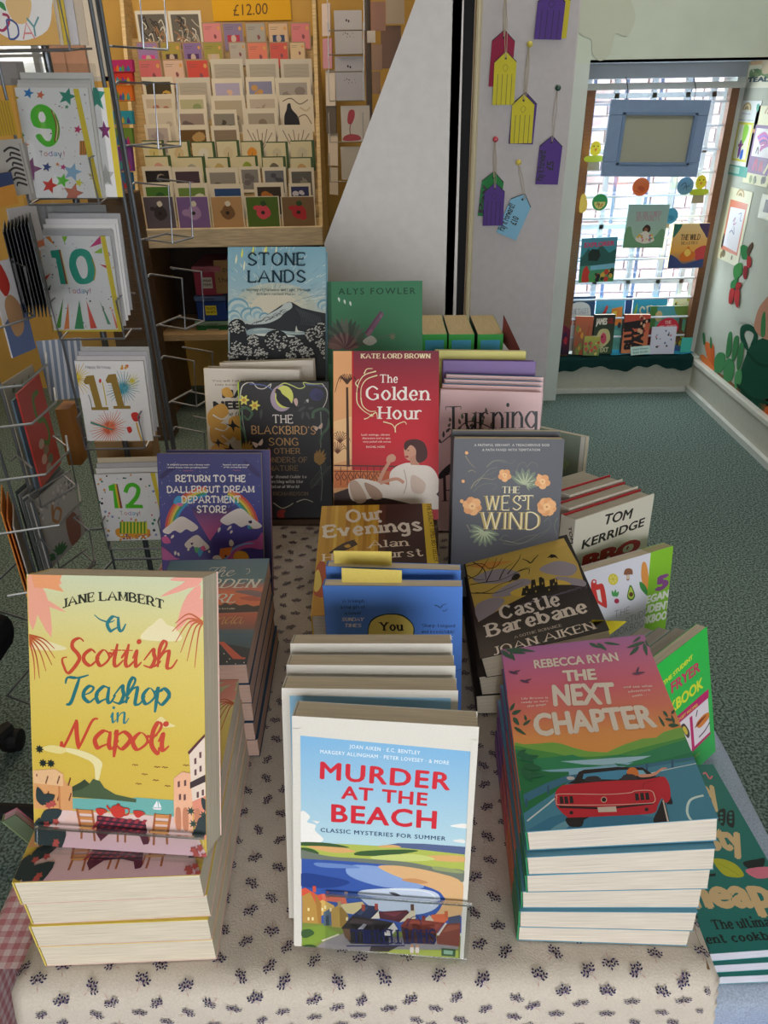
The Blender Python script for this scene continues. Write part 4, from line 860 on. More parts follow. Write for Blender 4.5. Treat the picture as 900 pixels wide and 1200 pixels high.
def a_stone(A):
    A.bg([(0, '#7fa9b8'), (.25, '#96b6c0'), (.45, '#c2c5b8'), (.6, '#9fb2b4'), (1, '#3a3f44')]); A.fr(260, 280, 6.43); random.seed(9)
    A.e('#b9bfb0', 400, 500, 300, 170, 22); A.e('#c6c5b2', 400, 505, 240, 130, 22); A.e('#d2c9b2', 400, 505, 180, 95, 20)
    for i in range(150):
        a = math.radians(random.uniform(5, 178)); r0 = random.uniform(130, 460); r1 = r0+random.uniform(25, 60); x0, y0, x1, y1 = 400+r0*math.cos(a)*1.1, 520-r0*math.sin(a), 400+r1*math.cos(a)*1.1+6, 520-r1*math.sin(a)
        A.s(random.choice(['#dfe0cc', '#cfd8d2', '#e6e2c0', '#5f8da0', '#6d9aab']), 4, x0, y0, (x0+x1)/2+5, (y0+y1)/2, x1, y1, taper=.7)
    for i, (x, y) in enumerate(((232, 75), (330, 68), (150, 95), (405, 75), (105, 140), (318, 85), (165, 190))): A.leaf('#e8e24e' if i < 3 else '#ece6c0', x, y+50, x+8, y-25, 13)
    for cx, cy, r in ((120, 520, 85), (200, 570, 60), (260, 555, 50), (90, 580, 50), (320, 590, 40), (770, 500, 50)):
        A.e('#6f9db0', cx, cy, r, r*.9, 16); A.e('#bcc9c4', cx+4, cy+8, r*.88, r*.78, 16); A.e('#93b4be', cx+8, cy+18, r*.7, r*.6, 14); A.e('#b9c8c4', cx+14, cy+28, r*.5, r*.42, 12)
    A.p('#2e3136', 175, 645, 330, 580, 450, 500, 500, 475, 530, 478, 600, 520, 700, 545, 800, 565, 800, 760, 200, 760)
    A.b('#b9c0bc', 190, 640, 320, 585, 440, 520, 470, 490, 520, 480, 528, 520, 470, 560, 430, 600, 330, 640)
    for i in range(26): x = 230+i*9+random.uniform(-10, 10); y = 640-(x-230)*.45+random.uniform(0, 30); A.s('#34383c', 4, x, y, x+20, y-14, x+44, y-16, taper=.6)
    for i in range(12): A.s('#5b6266', 3, 560+i*16, 520+i*6, 600+i*14, 590+i*8, 590+i*12, 650, taper=.6)
    A.b('#93a6a8', 190, 690, 300, 670, 430, 690, 560, 700, 640, 705, 620, 720, 480, 725, 300, 720, 210, 730); A.b('#d4d8cf', 215, 720, 400, 715, 560, 735, 400, 740)
    A.s('#d4d8cf', 4, 240, 690, 360, 680, 520, 712, 640, 718)
    A.b('#c9cbc2', 555, 690, 562, 655, 575, 690, 620, 700, 560, 704)
    A.p('#24262a', 60, 640, 160, 620, 200, 760, 640, 750, 720, 660, 790, 600, 830, 620, 835, 1080, 60, 1000)
    def bush(cx, cy, r):
        A.e('#1f2125', cx, cy, r*1.08, r, 14)
        for k in range(int(r*.75)):
            a, q = random.uniform(0, 2*PI), r*math.sqrt(random.random())*.92; x, y = cx+q*math.cos(a), cy+q*.9*math.sin(a); d = random.uniform(5, 9)
            A.e('#c9c7bd', x, y, d, d*.8, 7); A.e('#6d7072', x+1.5, y+2.5, d*.6, d*.45, 6)
    for q in ((115, 665, 62), (110, 810, 45), (410, 775, 90), (240, 770, 50), (180, 850, 55), (560, 800, 60), (700, 730, 70), (750, 680, 50), (640, 860, 60), (300, 870, 55), (90, 880, 40), (760, 800, 55), (520, 890, 45), (210, 930, 40), (790, 870, 45)): bush(*q)
    A.b('#24262a', 385, 930, 395, 850, 415, 825, 435, 850, 445, 930); A.b('#2a2a2e', 705, 1040, 720, 920, 745, 880, 770, 920, 790, 1040)
    K = '#12303f'; A.t('STONE', 200, 208, 632, 208, 92, K, 'caps'); A.t('LANDS', 204, 335, 634, 335, 88, K, 'caps')
    A.t('A Journey of Darkness and Light Through', 160, 402, 670, 402, 18, '#33515c', 'serif'); A.t("Britain's Ancient Places", 270, 432, 558, 432, 16, '#33515c', 'serif')
def a_alys(A):
    A.bg([(0, '#45805f'), (.3, '#4b8a66'), (1, '#3f7a5a')]); A.fr(360, 0, 3)
    A.p('#35644b', 72, 990, 84, 990, 88, 1280, 72, 1280)
    A.t('ALYS FOWLER', 110, 1035, 380, 1033, 22, '#27503c', 'sans', .02, sp=1.3)
    random.seed(2)
    for k in range(16): a = -PI*(k+.5)/16; A.leaf(random.choice(['#5b6b5c', '#6f7468', '#4a5a50']), 130, 1215, 130+90*math.cos(a), 1215+100*math.sin(a), 22)
    for k in range(14): a = -PI*(k+.5)/14; A.leaf(random.choice(['#7a5a58', '#8f6f6a', '#6a4a50']), 125, 1225, 125+60*math.cos(a), 1225+60*math.sin(a), 16)
    for k in range(11): A.e(random.choice(['#8a5f7c', '#9f7388']), 215+k*5, 1175-k*7, 9-k*.5, 7, 7); A.e('#7a4f6c', 208+k*5, 1168-k*7, 5, n=6)
    A.b('#c9c9c0', 195, 1200, 225, 1180, 245, 1200, 220, 1215); A.s('#6f7a6c', 3, 240, 1190, 280, 1180, 310, 1170); A.star('#8a8a70', 300, 1184, 14, 7)
    for x, y in ((112, 1054), (132, 1062), (152, 1068)): A.leaf('#e4efe6', x-2, y-9, x+2, y+8, 7)
def a_blackbird(A):
    A.bg([(0, '#2b2929'), (1, '#1f1d1e')]); A.fr(270, 430, 6.316)
    A.p('#c3d63a', 40, 75, 62, 75, 72, 660, 48, 660)
    for c, q in (('#e0d9cc', (70, 250, 75, 190, 90, 140, 130, 115, 170, 120, 200, 155, 250, 160, 300, 125, 290, 160)), ('#5a6aa8', (140, 125, 200, 130, 260, 140, 310, 170)), ('#d5dd7a', (360, 140, 400, 120, 450, 135, 510, 160, 550, 145, 540, 115, 600, 125, 680, 125)), ('#e0d9cc', (680, 125, 715, 180, 710, 250, 680, 310)), ('#5a6aa8', (560, 130, 640, 135, 700, 150)), ('#8a9a8a', (85, 290, 92, 400, 110, 500, 118, 600)), ('#8a9a8a', (668, 330, 672, 450, 668, 600)), ('#b9b49a', (318, 1005, 380, 1045, 430, 1030, 465, 1008)), ('#b9b49a', (490, 1000, 550, 980, 612, 1000)), ('#6e7a6c', (668, 730, 680, 860, 670, 990))): A.s(c, 8, *q, taper=.3)
    A.e('#b9a3b4', 380, 232, 84, 98, 22); A.e('#dfe06a', 398, 222, 68, 84, 20); A.e('#2b2929', 420, 205, 42, 50, 14) if 0 else None
    A.b('#1b191b', 325, 180, 345, 160, 368, 172, 385, 200, 430, 235, 455, 270, 505, 300, 470, 300, 420, 298, 375, 280, 342, 240, 340, 200); A.p('#d9b23c', 325, 178, 333, 170, 334, 184)
    for cx, cy, c in ((100, 245, '#ece06a'), (180, 285, '#e6d85e')):
        for k in range(6): A.leaf(c, cx, cy, cx+42*math.cos(k*1.05), cy+42*math.sin(k*1.05), 20)
        A.e('#d89a34', cx, cy, 13)
    A.e('#34336a', 638, 205, 52, 46); A.e('#2c2b5c', 655, 215, 30, 26)
    for q in ((60, 330, 110, 300, 160, 340, 130, 390, 100, 360), (80, 360, 70, 420, 100, 480, 120, 560), (610, 380, 620, 330, 690, 310, 735, 350, 730, 430, 690, 480), (735, 380, 720, 450, 680, 500, 665, 560)): A.s('#4a6a4c', 24, *q, taper=.5)
    for q in ((505, 300, 480, 250), (500, 330, 560, 290), (540, 330, 530, 390), (560, 330, 590, 390), (575, 310, 620, 300), (230, 310, 225, 390), (545, 270, 580, 235)): A.leaf('#454b47', *q, 22)
    A.b('#d9b8ac', 470, 240, 490, 232, 500, 260, 490, 290, 475, 270); A.b('#c9c4bc', 560, 245, 578, 240, 575, 265)
    for cx, cy, s in ((205, 570, 1), (650, 448, .9)): A.b('#e3c8b4', cx, cy, cx-45*s, cy-15*s, cx-30*s, cy+12*s, cx-15*s, cy+28*s); A.b('#e3c8b4', cx, cy, cx+32*s, cy-38*s, cx+34*s, cy-5*s, cx+18*s, cy+12*s)
    for cx, cy, a0 in ((655, 680, -1.0), (120, 620, -1.2)):
        for k in range(9): a = a0+(k-4)*.42; A.leaf('#a87f34', cx-20*math.cos(a0), cy-40*math.sin(a0), cx+(75-9*abs(k-4))*math.cos(a), cy+(85-9*abs(k-4))*math.sin(a), 26)
    for k in range(12): A.s('#4c5548', 5, 600+k*10, 900-k*14, 640+k*10, 870-k*13, 690+k*5, 880-k*14, taper=.6); A.s('#4c5548', 5, 600+k*10, 900-k*14, 590+k*10, 860-k*13, 600+k*10, 840-k*12, taper=.6)
    A.t('THE', 316, 415, 464, 415, 60, '#e9e0d6', 'caps'); A.t("BLACKBIRD'S", 158, 494, 632, 498, 58, '#c99c63', 'caps'); A.t('SONG', 284, 580, 502, 580, 54, '#b88e56', 'caps')
    A.t('& OTHER', 270, 642, 516, 642, 40, '#a8804a', 'caps'); A.t('WONDERS OF', 225, 706, 570, 706, 38, '#8f7048', 'caps'); A.t('NATURE', 290, 768, 502, 768, 38, '#83683f', 'caps')
    A.t('A Year-Round Guide to', 215, 822, 562, 822, 20, '#b9b4a8', 'serifb', slant=.2); A.t('Connecting with the', 225, 858, 535, 858, 20, '#b9b4a8', 'serifb', slant=.2); A.t('Natural World', 285, 895, 505, 895, 20, '#b9b4a8', 'serifb', slant=.2)
    A.t('MARK RICHARDSON', 190, 950, 575, 950, 26, '#7f6a48', 'caps'); A.b('#9a2d24', 345, 1100, 360, 1060, 410, 1060, 395, 1085, 400, 1120, 375, 1118)
def a_nature(A):
    A.bg([(0, '#e2d6c6'), (1, '#dccdb8')]); A.fr(180, 270, 3.75)
    A.t('You will fall in love with', 258, 665, 500, 665, 8, '#8a6a4a', 'serif'); A.t('this beautiful book', 270, 682, 470, 682, 8, '#8a6a4a', 'serif')
    A.t('NATURE', 305, 735, 560, 732, 33, '#1c1a1a', 'sans', .06); A.t('NEEDS YOU', 266, 785, 620, 782, 33, '#1c1a1a', 'sans', .06); A.t('The fight to save our', 305, 815, 560, 812, 17, '#3a2c22', 'serif', slant=.2)
    for q in ((240, 800, 300, 760, 330, 800, 290, 850, 245, 860), (250, 860, 310, 850, 350, 900, 300, 940, 255, 930), (330, 830, 400, 820, 420, 900, 360, 920), (255, 950, 320, 940, 360, 1000, 260, 1000), (300, 700, 330, 690, 350, 730, 310, 730)): A.b('#dfa548', *q)
    for q in ((270, 870, 310, 880, 330, 860), (300, 900, 340, 930, 360, 910), (260, 810, 300, 830, 330, 810)): A.s('#efe4d2', 7, *q, taper=.4)
    for cx, cy, s in ((285, 935, 1), (350, 860, 1.3), (340, 965, 1.3)): A.b('#1a1818', cx-26*s, cy-8*s, cx-8*s, cy-6*s, cx-4*s, cy-22*s, cx+5*s, cy-8*s, cx+30*s, cy+10*s, cx+6*s, cy+2*s, cx+2*s, cy+20*s, cx-6*s, cy+4*s)
def a_turning(A):
    A.bg([(0, '#e8c0c0'), (1, '#dfb4b4')]); A.fr(380, 320, 3.214); K = '#241a1e'
    A.t('Turning', 458, 590, 800, 582, 86, K, 'didone'); A.t('Pages', 450, 860, 720, 850, 100, '#4a2c34', 'didone')
    for i in range(22): x, y = 440+i*9, 640-(i % 5)*18-i*2; A.leaf(random.choice(['#3a2c30', '#5c4a44', '#4d5a48']), x, y, x+random.uniform(-14, 18), y-random.uniform(10, 26), 10)
    A.s('#3a2c30', 4, 440, 640, 490, 600, 540, 560, 600, 570, 640, 590); A.b('#2a1a20', 430, 760, 470, 720, 500, 710, 480, 745, 440, 775)
def a_kerr(A):
    A.bg([(0, '#ddd6c6'), (1, '#d6cfbe')]); A.fr(640, 540, 4.09); K = '#14120f'
    A.t('TOM', 274, 308, 404, 276, 46, K, 'sans', .03, slant=.12); A.t('KERRIDGE', 170, 424, 466, 312, 40, K, 'sans', .03, slant=.12)
    A.t('BBQ', 176, 522, 440, 432, 62, '#b5262c', 'sans', .07)
    for q in ((215, 470, 210, 500), (290, 450, 285, 478), (395, 410, 385, 425)): A.s('#8a1c22', 7, *q)
def a_student(A):
    A.bg([(0, '#e2e0ea'), (1, '#d6d4e2')]); A.fr(640, 540, 4.09)
    A.b('#cf3a36', 215, 595, 222, 570, 240, 572, 244, 592, 275, 595, 292, 695, 275, 700, 225, 660); A.e('#e2e0ea', 230, 580, 6); A.p('#e8e2e0', 240, 620, 258, 616, 268, 680, 250, 668)
    A.e('#d9c63c', 321, 568, 24, 28); A.e('#e6da6a', 321, 568, 18, 22)
    for k in range(6): A.s('#c9b030', 2, 321, 568, 321+18*math.cos(k*1.05), 568+22*math.sin(k*1.05))
    A.b('#8f5a44', 372, 545, 378, 522, 395, 515, 412, 522, 414, 545, 400, 545, 398, 570, 386, 572, 384, 548); A.b('#d9c0a8', 386, 548, 398, 546, 397, 565, 387, 568)
    A.b('#e0954a', 456, 560, 458, 500, 468, 484, 482, 500, 494, 580, 492, 620, 470, 610); A.leaf('#3f8a44', 448, 578, 492, 652, 26); A.leaf('#4f9a4c', 508, 585, 486, 652, 22)
    A.b('#3f6b2c', 388, 655, 396, 610, 404, 595, 416, 612, 426, 650, 408, 670); A.b('#b5c850', 393, 650, 399, 615, 405, 604, 413, 618, 420, 648, 408, 662); A.e('#5a3422', 407, 640, 10, 11)
    for q in ((325, 652, 315, 620), (330, 652, 332, 615), (335, 652, 347, 625)): A.leaf('#4a9a56', *q, 13)
    A.e('#b02c50', 338, 672, 12)
    g = '#55505c'; A.t('THE', 325, 752, 400, 728, 30, g, 'light'); A.t('STUDENT', 380, 786, 528, 716, 30, g, 'light'); A.t('COOKBOOK', 300, 852, 488, 782, 30, g, 'light')
    A.leaf('#7ab04a', 520, 860, 510, 800, 20); A.b('#7ab04a', 500, 900, 505, 840, 530, 820, 545, 860, 530, 900)
def a_green5(A):
    A.bg([(0, '#8ec934'), (1, '#7fb92c')]); A.fr(640, 540, 4.09); w = '#eef0e4'
    A.t('5', 530, 622, 578, 606, 62, '#8a4a8c', 'sans', .08); A.t('VEGAN', 450, 694, 586, 652, 34, w, 'sans', .07); A.t('STUDENT', 420, 744, 592, 704, 36, w, 'sans', .07); A.t('COOKBOOK', 400, 800, 598, 750, 36, w, 'sans', .07)
def a_air(A):
    A.bg([(0, '#2fc850'), (1, '#3fae5c')]); A.fr(720, 720, 5); Y_ = '#dfe23a'
    A.t('THE STUDENT', 290, 416, 460, 258, 26, Y_, 'sans', .05); A.t('AIR FRYER', 215, 560, 502, 330, 66, '#c73a62', 'sans', .04); A.t('COOKBOOK', 190, 700, 520, 425, 66, Y_, 'sans', .04)
    A.p('#c2256c', 330, 630, 552, 435, 552, 486, 340, 670); A.t('BUDGET RECIPES', 350, 645, 488, 534, 16, '#e8c43c', 'sans', .03)
    A.p('#e8dce4', 330, 680, 548, 490, 560, 690, 452, 800); A.p('#c2256c', 452, 790, 562, 686, 564, 700, 456, 808); A.p('#c2256c', 440, 605, 456, 592, 470, 780, 455, 795)
    A.b('#d8843c', 480, 640, 520, 590, 552, 575, 550, 610, 500, 665); A.b('#8a3a2c', 470, 665, 500, 620, 540, 590, 500, 640); A.b('#4a3a44', 390, 660, 410, 640, 440, 690, 430, 725); A.b('#d9c04a', 398, 668, 412, 655, 430, 690, 420, 705); A.s('#3a2f44', 5, 560, 628, 530, 680, 495, 720); A.s('#222', 5, 478, 600, 486, 560)
    A.t('LOW COST', 470, 840, 500, 815, 10, '#e8c43c', 'sans')
def a_teal(A):
    A.bg([(0, '#1f6f66'), (1, '#1f726c')]); A.fr(780, 880, 3.75); T_ = '#d6b586'; K = '#16211f'
    A.s('#d9707c', 7, 165, 102, 175, 95, 185, 110, 195, 122, 205, 110); A.t('Nutty', 20, 225, 240, 225, 100, T_, 'sans', .06)
    A.t('tasty', 100, 430, 352, 432, 100, T_, 'sans', .06); A.t('cheap', 40, 688, 480, 680, 118, T_, 'sans', .06)
    for q in ((235, 262, 262, 256, 262, 310, 250, 330, 230, 300), (300, 266, 272, 270, 270, 320, 300, 335)):
        A.b(K, *q); 
        for k in range(3): A.e('#2f7a70', q[0]+10 if q[0] < 280 else q[0]-14, 275+k*18, 8, 6, 8)
    A.b('#b5b42c', 208, 480, 250, 475, 310, 500, 345, 548, 300, 556, 250, 540); A.s('#8f9424', 3, 235, 495, 280, 520, 325, 548)
    A.b(K, 340, 490, 400, 476, 436, 472, 425, 512, 370, 520); A.b('#d9758a', 352, 522, 460, 510, 470, 550, 400, 560); A.p(K, 180, 542, 220, 538, 220, 550, 180, 554)
    A.t('The ultimate', 215, 785, 520, 768, 38, K, 'serifb'); A.t('student cookbook', 60, 856, 560, 822, 34, K, 'serifb')
    A.t('tasty', 100, 430, 352, 432, 100, T_, 'sans', .06)

# ------------------------------------------------------------------ books on the sprigged table
B = (.129, .198)
def stack(n, x, y, z0, yaw, w, h, t, front, spine, back, labels, group, art=None, db=0, jit=.0013, top=None, seed=1, **k):
    """n copies lying face up, bottom edge towards the viewer; db: each copy is thicker at its fore edge by this angle"""
    r = random.Random(seed)
    for i in range(n):
        zc = z0+(i+1)*t
        last = i == n-1
        P = pose(x+(0 if last and top is None else r.uniform(-jit, jit)), y+r.uniform(-jit, jit), zc, yaw+r.uniform(-.6, .6), 90, 0, -(i+1)*db)
        if last and top: P = top
        book(P, w, h, t*.99, front, spine, back, labels[i], art if last else None, group=group, wedge=math.tan(math.radians(db)), **k)
POS = ['bottom copy', 'second from bottom', 'third from bottom', 'fourth from bottom', 'fifth from bottom', 'sixth from bottom']
def lab(fmt, n, topname): return [fmt.format(POS[i] if i < n-1 else topname) for i in range(n)]
# left front: pile of seaside-teashop paperbacks, one standing on the pile
stack(4, -.1965, .3265, TZ+.001, 1.5, *B, .0252, '#dcc251', '#d9c060', '#e3c0b4', lab('thick yellow and pink paperback lying flat, {} in the front left pile', 4, 'top copy'), 'yellow paperbacks piled at the front left', a_teashop, seed=4)
book(pose(-.1932, .3463, TZ+.1035, -7.7, 25.6, -2.3), *B, .031, '#dcc251', '#d9c060', '#e3c0b4', 'yellow and pink paperback with a teapot terrace scene standing up on the front left pile', a_teashop, group='yellow paperbacks piled at the front left')
stack(5, -.1835, .5245, TZ+.001, .6, .111, .178, .0238, '#30506a', '#2c4258', '#2c4258', lab('paperback with blue cover lying flat behind the yellow pile, {}', 5, 'top copy showing an orange sunset'), 'sunset paperbacks piled behind the yellow ones', a_sunset, seed=6, page='#c9a898')
# small booklet leaning at the left end of the pile
book(pose(-.2660, .380, TZ+.056, 15, 0, -22), .011, .052, .007, '#55604a', '#7a8a62', '#b86a80', 'thin booklet with pinkish pages leaning at the left end of the yellow pile', page='#c9a8b0')
# centre front: beach paperbacks standing in a row
mur = [(-.010, .3294, -4.3, 13.8, 1.4), (-.016, .3545, -2.1, 16.5, .4), (-.0145, .3785, -1.8, 17.5, .2), (-.0135, .4025, -1.6, 18.5, 0)]
ML = ['white-bordered paperback with a red title over a painted bay, front copy in the clear holder', 'white-bordered paperback standing directly behind the front beach copy', 'white-edged paperback, third in the centre front row of beach copies', 'white-edged paperback, rearmost in the centre front row of beach copies']
for i, (x, y, a, b_, c) in enumerate(mur):
    book(pose(x, y, TZ+.003, a, b_, c), *B, .0205, '#dcd6cc', '#dcd6cc', '#dcd6cc', ML[i], (lambda A: a_murder(A)) if i == 0 else (lambda A: a_murder(A, False)) if i == 1 else None, group='beach paperbacks standing at the centre front')
# blue paperbacks with yellow notes
book(pose(.0098, .5510, TZ-.0005, -4.6, 4, -1.4), .129, .178, .0125, '#4a7acb', '#4573c4', '#4a7acb', 'blue paperback with a yellow balloon shape in the middle of its cover', a_youare, group='blue paperbacks at the centre')
book(pose(.0051, .5740, TZ+.0005, -4.1, 6, .5), .129, .178, .0125, '#4a7acb', '#4573c4', '#4a7acb', 'blue paperback standing close behind the one with the yellow balloon shape', lambda A: a_youare(A, False), group='blue paperbacks at the centre')
for k, (x, y, z, u0, lb) in enumerate(((.0098, .5510, -.0005, -.050, 'yellow sticky note standing out of the nearer blue paperback'), (.0051, .5740, .0005, -.054, 'yellow sticky note standing out of the farther blue paperback'))):
    P = pose(x, y, TZ+z, -4.6, 4 if k == 0 else 6, -.8) @ T(u0, .007, .160)
    o = MB().box(0, .056, -.0002, .0002, 0, .0325, '#e6cf6c').build('sticky_note', M_CARD); o.matrix_world = P @ rot(1.5 if k == 0 else 0, 'Y'); tag(o, lb, 'sticky note', 'sticky notes in the blue paperbacks')
stack(4, -.008, .606, TZ+.001, .2, .135, .200, .0275, '#c28f22', '#c9a13a', '#6a4a2a', lab('paperback with brown and yellow curtain cover lying in the centre pile, {}', 4, 'top copy'), 'curtain cover paperbacks piled at the centre', a_evenings, top=pose(-.0081, .6060, TZ+.1135, .2, 85.1, 0, -.4), seed=9, page='#b9ae9c')
rs = MB().box(-.065, .07, .822, .93, TZ+.001, TZ+.088, '#5a4636').build('display_riser', M_WOOD, None, .002); tag(rs, 'small dark wooden riser under the red paperback with the reclining woman', 'riser')
book(pose(.0025, .8311, TZ+.0945, -1.7, 27.2, .3), .135, .216, .024, '#c0242c', '#dd9a63', '#c0242c', 'red paperback with a dark-haired woman reclining in white below a palm tree', a_golden)
# back row
book(pose(-.1683, 1.1304, TZ+.1549, -2, 26, .5), .156, .234, .03, '#7fa9b8', '#3a4a50', '#7fa9b8', 'tall hardback with a woodcut mountain under a rayed blue sky', a_stone, hard=True)
r2 = MB().box(-.25, -.085, 1.118, 1.25, TZ+.001, TZ+.139, '#5a4636').build('display_riser', M_WOOD, None, .002); tag(r2, 'dark wooden riser carrying the hardback with the woodcut mountain', 'riser')
book(pose(-.0118, 1.1248, TZ+.1004, -2, 26, 0), .153, .234, .022, '#45805f', '#35644b', '#45805f', 'green hardback with dark thistle-like plants below a spaced author name', a_alys, hard=True)
r3 = MB().box(-.08, .065, 1.115, 1.23, TZ+.001, TZ+.087, '#5a4636').build('display_riser', M_WOOD, None, .002); tag(r3, 'dark wooden riser carrying the green hardback with plants', 'riser')
book(pose(-.2004, 1.0264, TZ+.002, -2.2, 12, 1.2), .144, .222, .028, '#e2d6c6', '#c9a13a', '#e2d6c6', 'cream hardback with swallows and amber shapes, mostly hidden by the black bird book', a_nature, hard=True, page='#c9bda8')
book(pose(-.1723, 1.0580, TZ+.003, -1.8, 12, -1.4), .144, .222, .026, '#e2d6c6', '#c9a13a', '#e2d6c6', 'cream hardback copy just behind the one with the swallows', hard=True, page='#c9bda8')
book(pose(-.1440, .9800, TZ+.015, -1.9, 13.5, 0), .132, .204, .018, '#242223', '#c3d63a', '#2b2929', 'black hardback with a blackbird before a yellow moon and gold lettering', a_blackbird, hard=True, page='#b8c83a')
r4 = MB().box(-.20, -.09, .980, 1.005, TZ+.001, TZ+.011, '#5a4636').build('book_rest', M_WOOD, None, .001); tag(r4, 'low wooden strip under the foot of the black bird hardback', 'riser')
book(pose(-.2198, .7750, TZ+.001, -.2, 20.2, .9), *B, .012, '#413e74', '#33305c', '#413e74', 'purple paperback with a rainbow and snow-capped hills, front copy at left', a_dream, group='purple rainbow paperbacks')
book(pose(-.2110, .7895, TZ+.001, -.2, 20.2, .9), .129, .196, .009, '#413e74', '#33305c', '#8a3f6c', 'purple paperback standing behind the front rainbow copy at left', group='purple rainbow paperbacks')
# right group on the table
book(pose(.1452, .7507, TZ+.0262, -2.2, 15, .5), *B, .020, '#43434b', '#2a2a30', '#43434b', 'charcoal paperback with orange flowers and gold lettering, front copy', a_west, group='charcoal flowered paperbacks')
book(pose(.1448, .7745, TZ+.0262, -2.2, 15, .5), *B, .014, '#3a3a42', '#2a2a30', '#3a3a42', 'charcoal paperback hidden behind the copy with orange flowers', group='charcoal flowered paperbacks')
r5 = MB().box(.09, .21, .748, .815, TZ+.001, TZ+.022, '#3a2f28').build('book_rest', M_WOOD, None, .001); tag(r5, 'low dark rest under the charcoal flowered paperbacks', 'riser')
stack(3, .1568, .5769, TZ+.001, -1, *B, .031, '#1d191c', '#1d191c', '#1d191c', lab('black paperback with a castle on a hill, {} of the tilted pile', 3, 'top copy'), 'black castle paperbacks', a_castle, db=5.1, top=pose(.1568, .5769, TZ+.0945, -1, 92.9, 0, -15.3), seed=3)
for i in range(4):
    book(pose(.1464+.0045*i, .9490+.0215*i, TZ+.002, -2.3, 14, 2.0), .144, .209, .0165, '#e8c0c0', '#dfb4b4', '#4a9ad0' if i else '#dfb4b4',
         ['pink hardback with large thin black lettering, front copy', 'pink hardback with blue back edge, second in its row', 'pink hardback with blue back edge, third in its row', 'pink hardback with blue back edge, rearmost in its row'][i], a_turning if i == 0 else None, hard=True, page='#9cc4dc' if i else '#e0b8b8', group='pink hardbacks right of the red paperback')
book(pose(.158, 1.044, TZ+.002, -2.3, 12, 1), .140, .222, .02, '#7a5a9c', '#6a4a8c', '#7a5a9c', 'purple hardback edge behind the pink hardbacks', hard=True, page='#8a6aa4')
book(pose(.148, 1.075, TZ+.002, -2.3, 12, 1), .140, .228, .02, '#d9cf6a', '#8a8a4a', '#e6df8a', 'pale yellow book edge behind the purple hardback', page='#ded6ae')
book(pose(.3080, 1.2820, TZ-.2389, -48, 7, -6), .18, .25, .012, '#6d7a6c', '#dcdcd6', '#c9c9c4', 'booklet with a green and black leafy drawing behind the flowered paperbacks', lambda A: (A.bg([(0, '#8f9a8c'), (1, '#3c4a3f')]), [A.leaf('#2a332c' if i % 2 else '#8aa07f', 10+i*13 % 80, 20+i*17 % 60, 40+i*11 % 60, 10+i*23 % 80, 12) for i in range(14)], A.s('#e4e0da', 5, 97, 0, 97, 100, straight=True)))
# three thick spines on a block at the back
r6 = MB().box(.07, .235, 1.21, 1.40, TZ+.001, TZ+.05, '#5a4636').build('display_riser', M_WOOD, None, .002); tag(r6, 'wooden riser under the three thick green and blue spines', 'riser')
for i, (px0, px1) in enumerate(((495, 524), (526, 556), (560, 590))):
    a, b_ = at(px0, 392, Y=1.245), at(px1, 392, Y=1.245); t = b_.x-a.x; h = a.z-(TZ+.052)
    P = T(a.x, 1.245+.064, TZ+.052) @ rot(90, 'Z') @ T(0, -t, 0)     # spine turned to the viewer
    bk = book(P, .128, h, t, '#2f9a4c', '#3aa0d8', '#1f2a30', ['thick paperback with blue and green spine, left of the three spines', 'thick paperback with blue and green spine, middle of the three spines', 'thick paperback with blue and green spine, right of the three spines'][i], group='thick books with their spines to the front', page='#c9b48c',
              bands=[(0, 1, '#2f9a4c'), (.02, .97, '#46a8dc')])
    spine_art(bk, P, .128, h, t, lambda A: (A.bg([(0, '#3fae55'), (1, '#2f8a40')]), A.p('#4aa8dc', 12, 6, 88, 6, 88, 100, 12, 100), A.t('ROBERT', 36, 22, 36, 62, 38, '#16202c', 'sans', .03)))
rb = MB(); q = [at(590, 368, Y=1.24), at(612, 415, Y=1.20), at(606, 400, Y=1.2)]
a, b_ = at(590, 369, Y=1.27), at(611, 414, Y=1.16)
rb.face([(a.x, a.y, a.z), (a.x, a.y, a.z-.045), (b_.x, b_.y, b_.z-.02), (b_.x, b_.y, b_.z)], '#8a3f42'); rb.face([(a.x+.0006, a.y, a.z), (b_.x+.0006, b_.y, b_.z), (b_.x+.0006, b_.y, b_.z-.02), (a.x+.0006, a.y, a.z-.045)], '#8a3f42')
tag(rb.build('cover_flap', M_CARD), 'dull red card strip standing out beside the right of the three thick spines', 'card strip')
# right front: pile of convertible paperbacks, thicker at the fore edge
NB = [(0, .18, '#2f8a5a'), (.18, .42, '#d9744a'), (.42, .70, '#c85a5e'), (.70, 1, '#8a4f94')]
stack(6, .1612, .3335, TZ+.001, -3.2, *B, .0217, '#5a93ab', '#d9744a', '#5a93ab', lab('paperback with pink to green spine, {} in the front right pile', 6, 'top copy with red convertible'), 'convertible paperbacks piled at the front right', a_next, db=1.55, top=pose(.1587, .3380, TZ+.1325, -3.5, 90.5, 0, -9.3), jit=.0018, seed=12, bands=NB, page='#d6cabb')
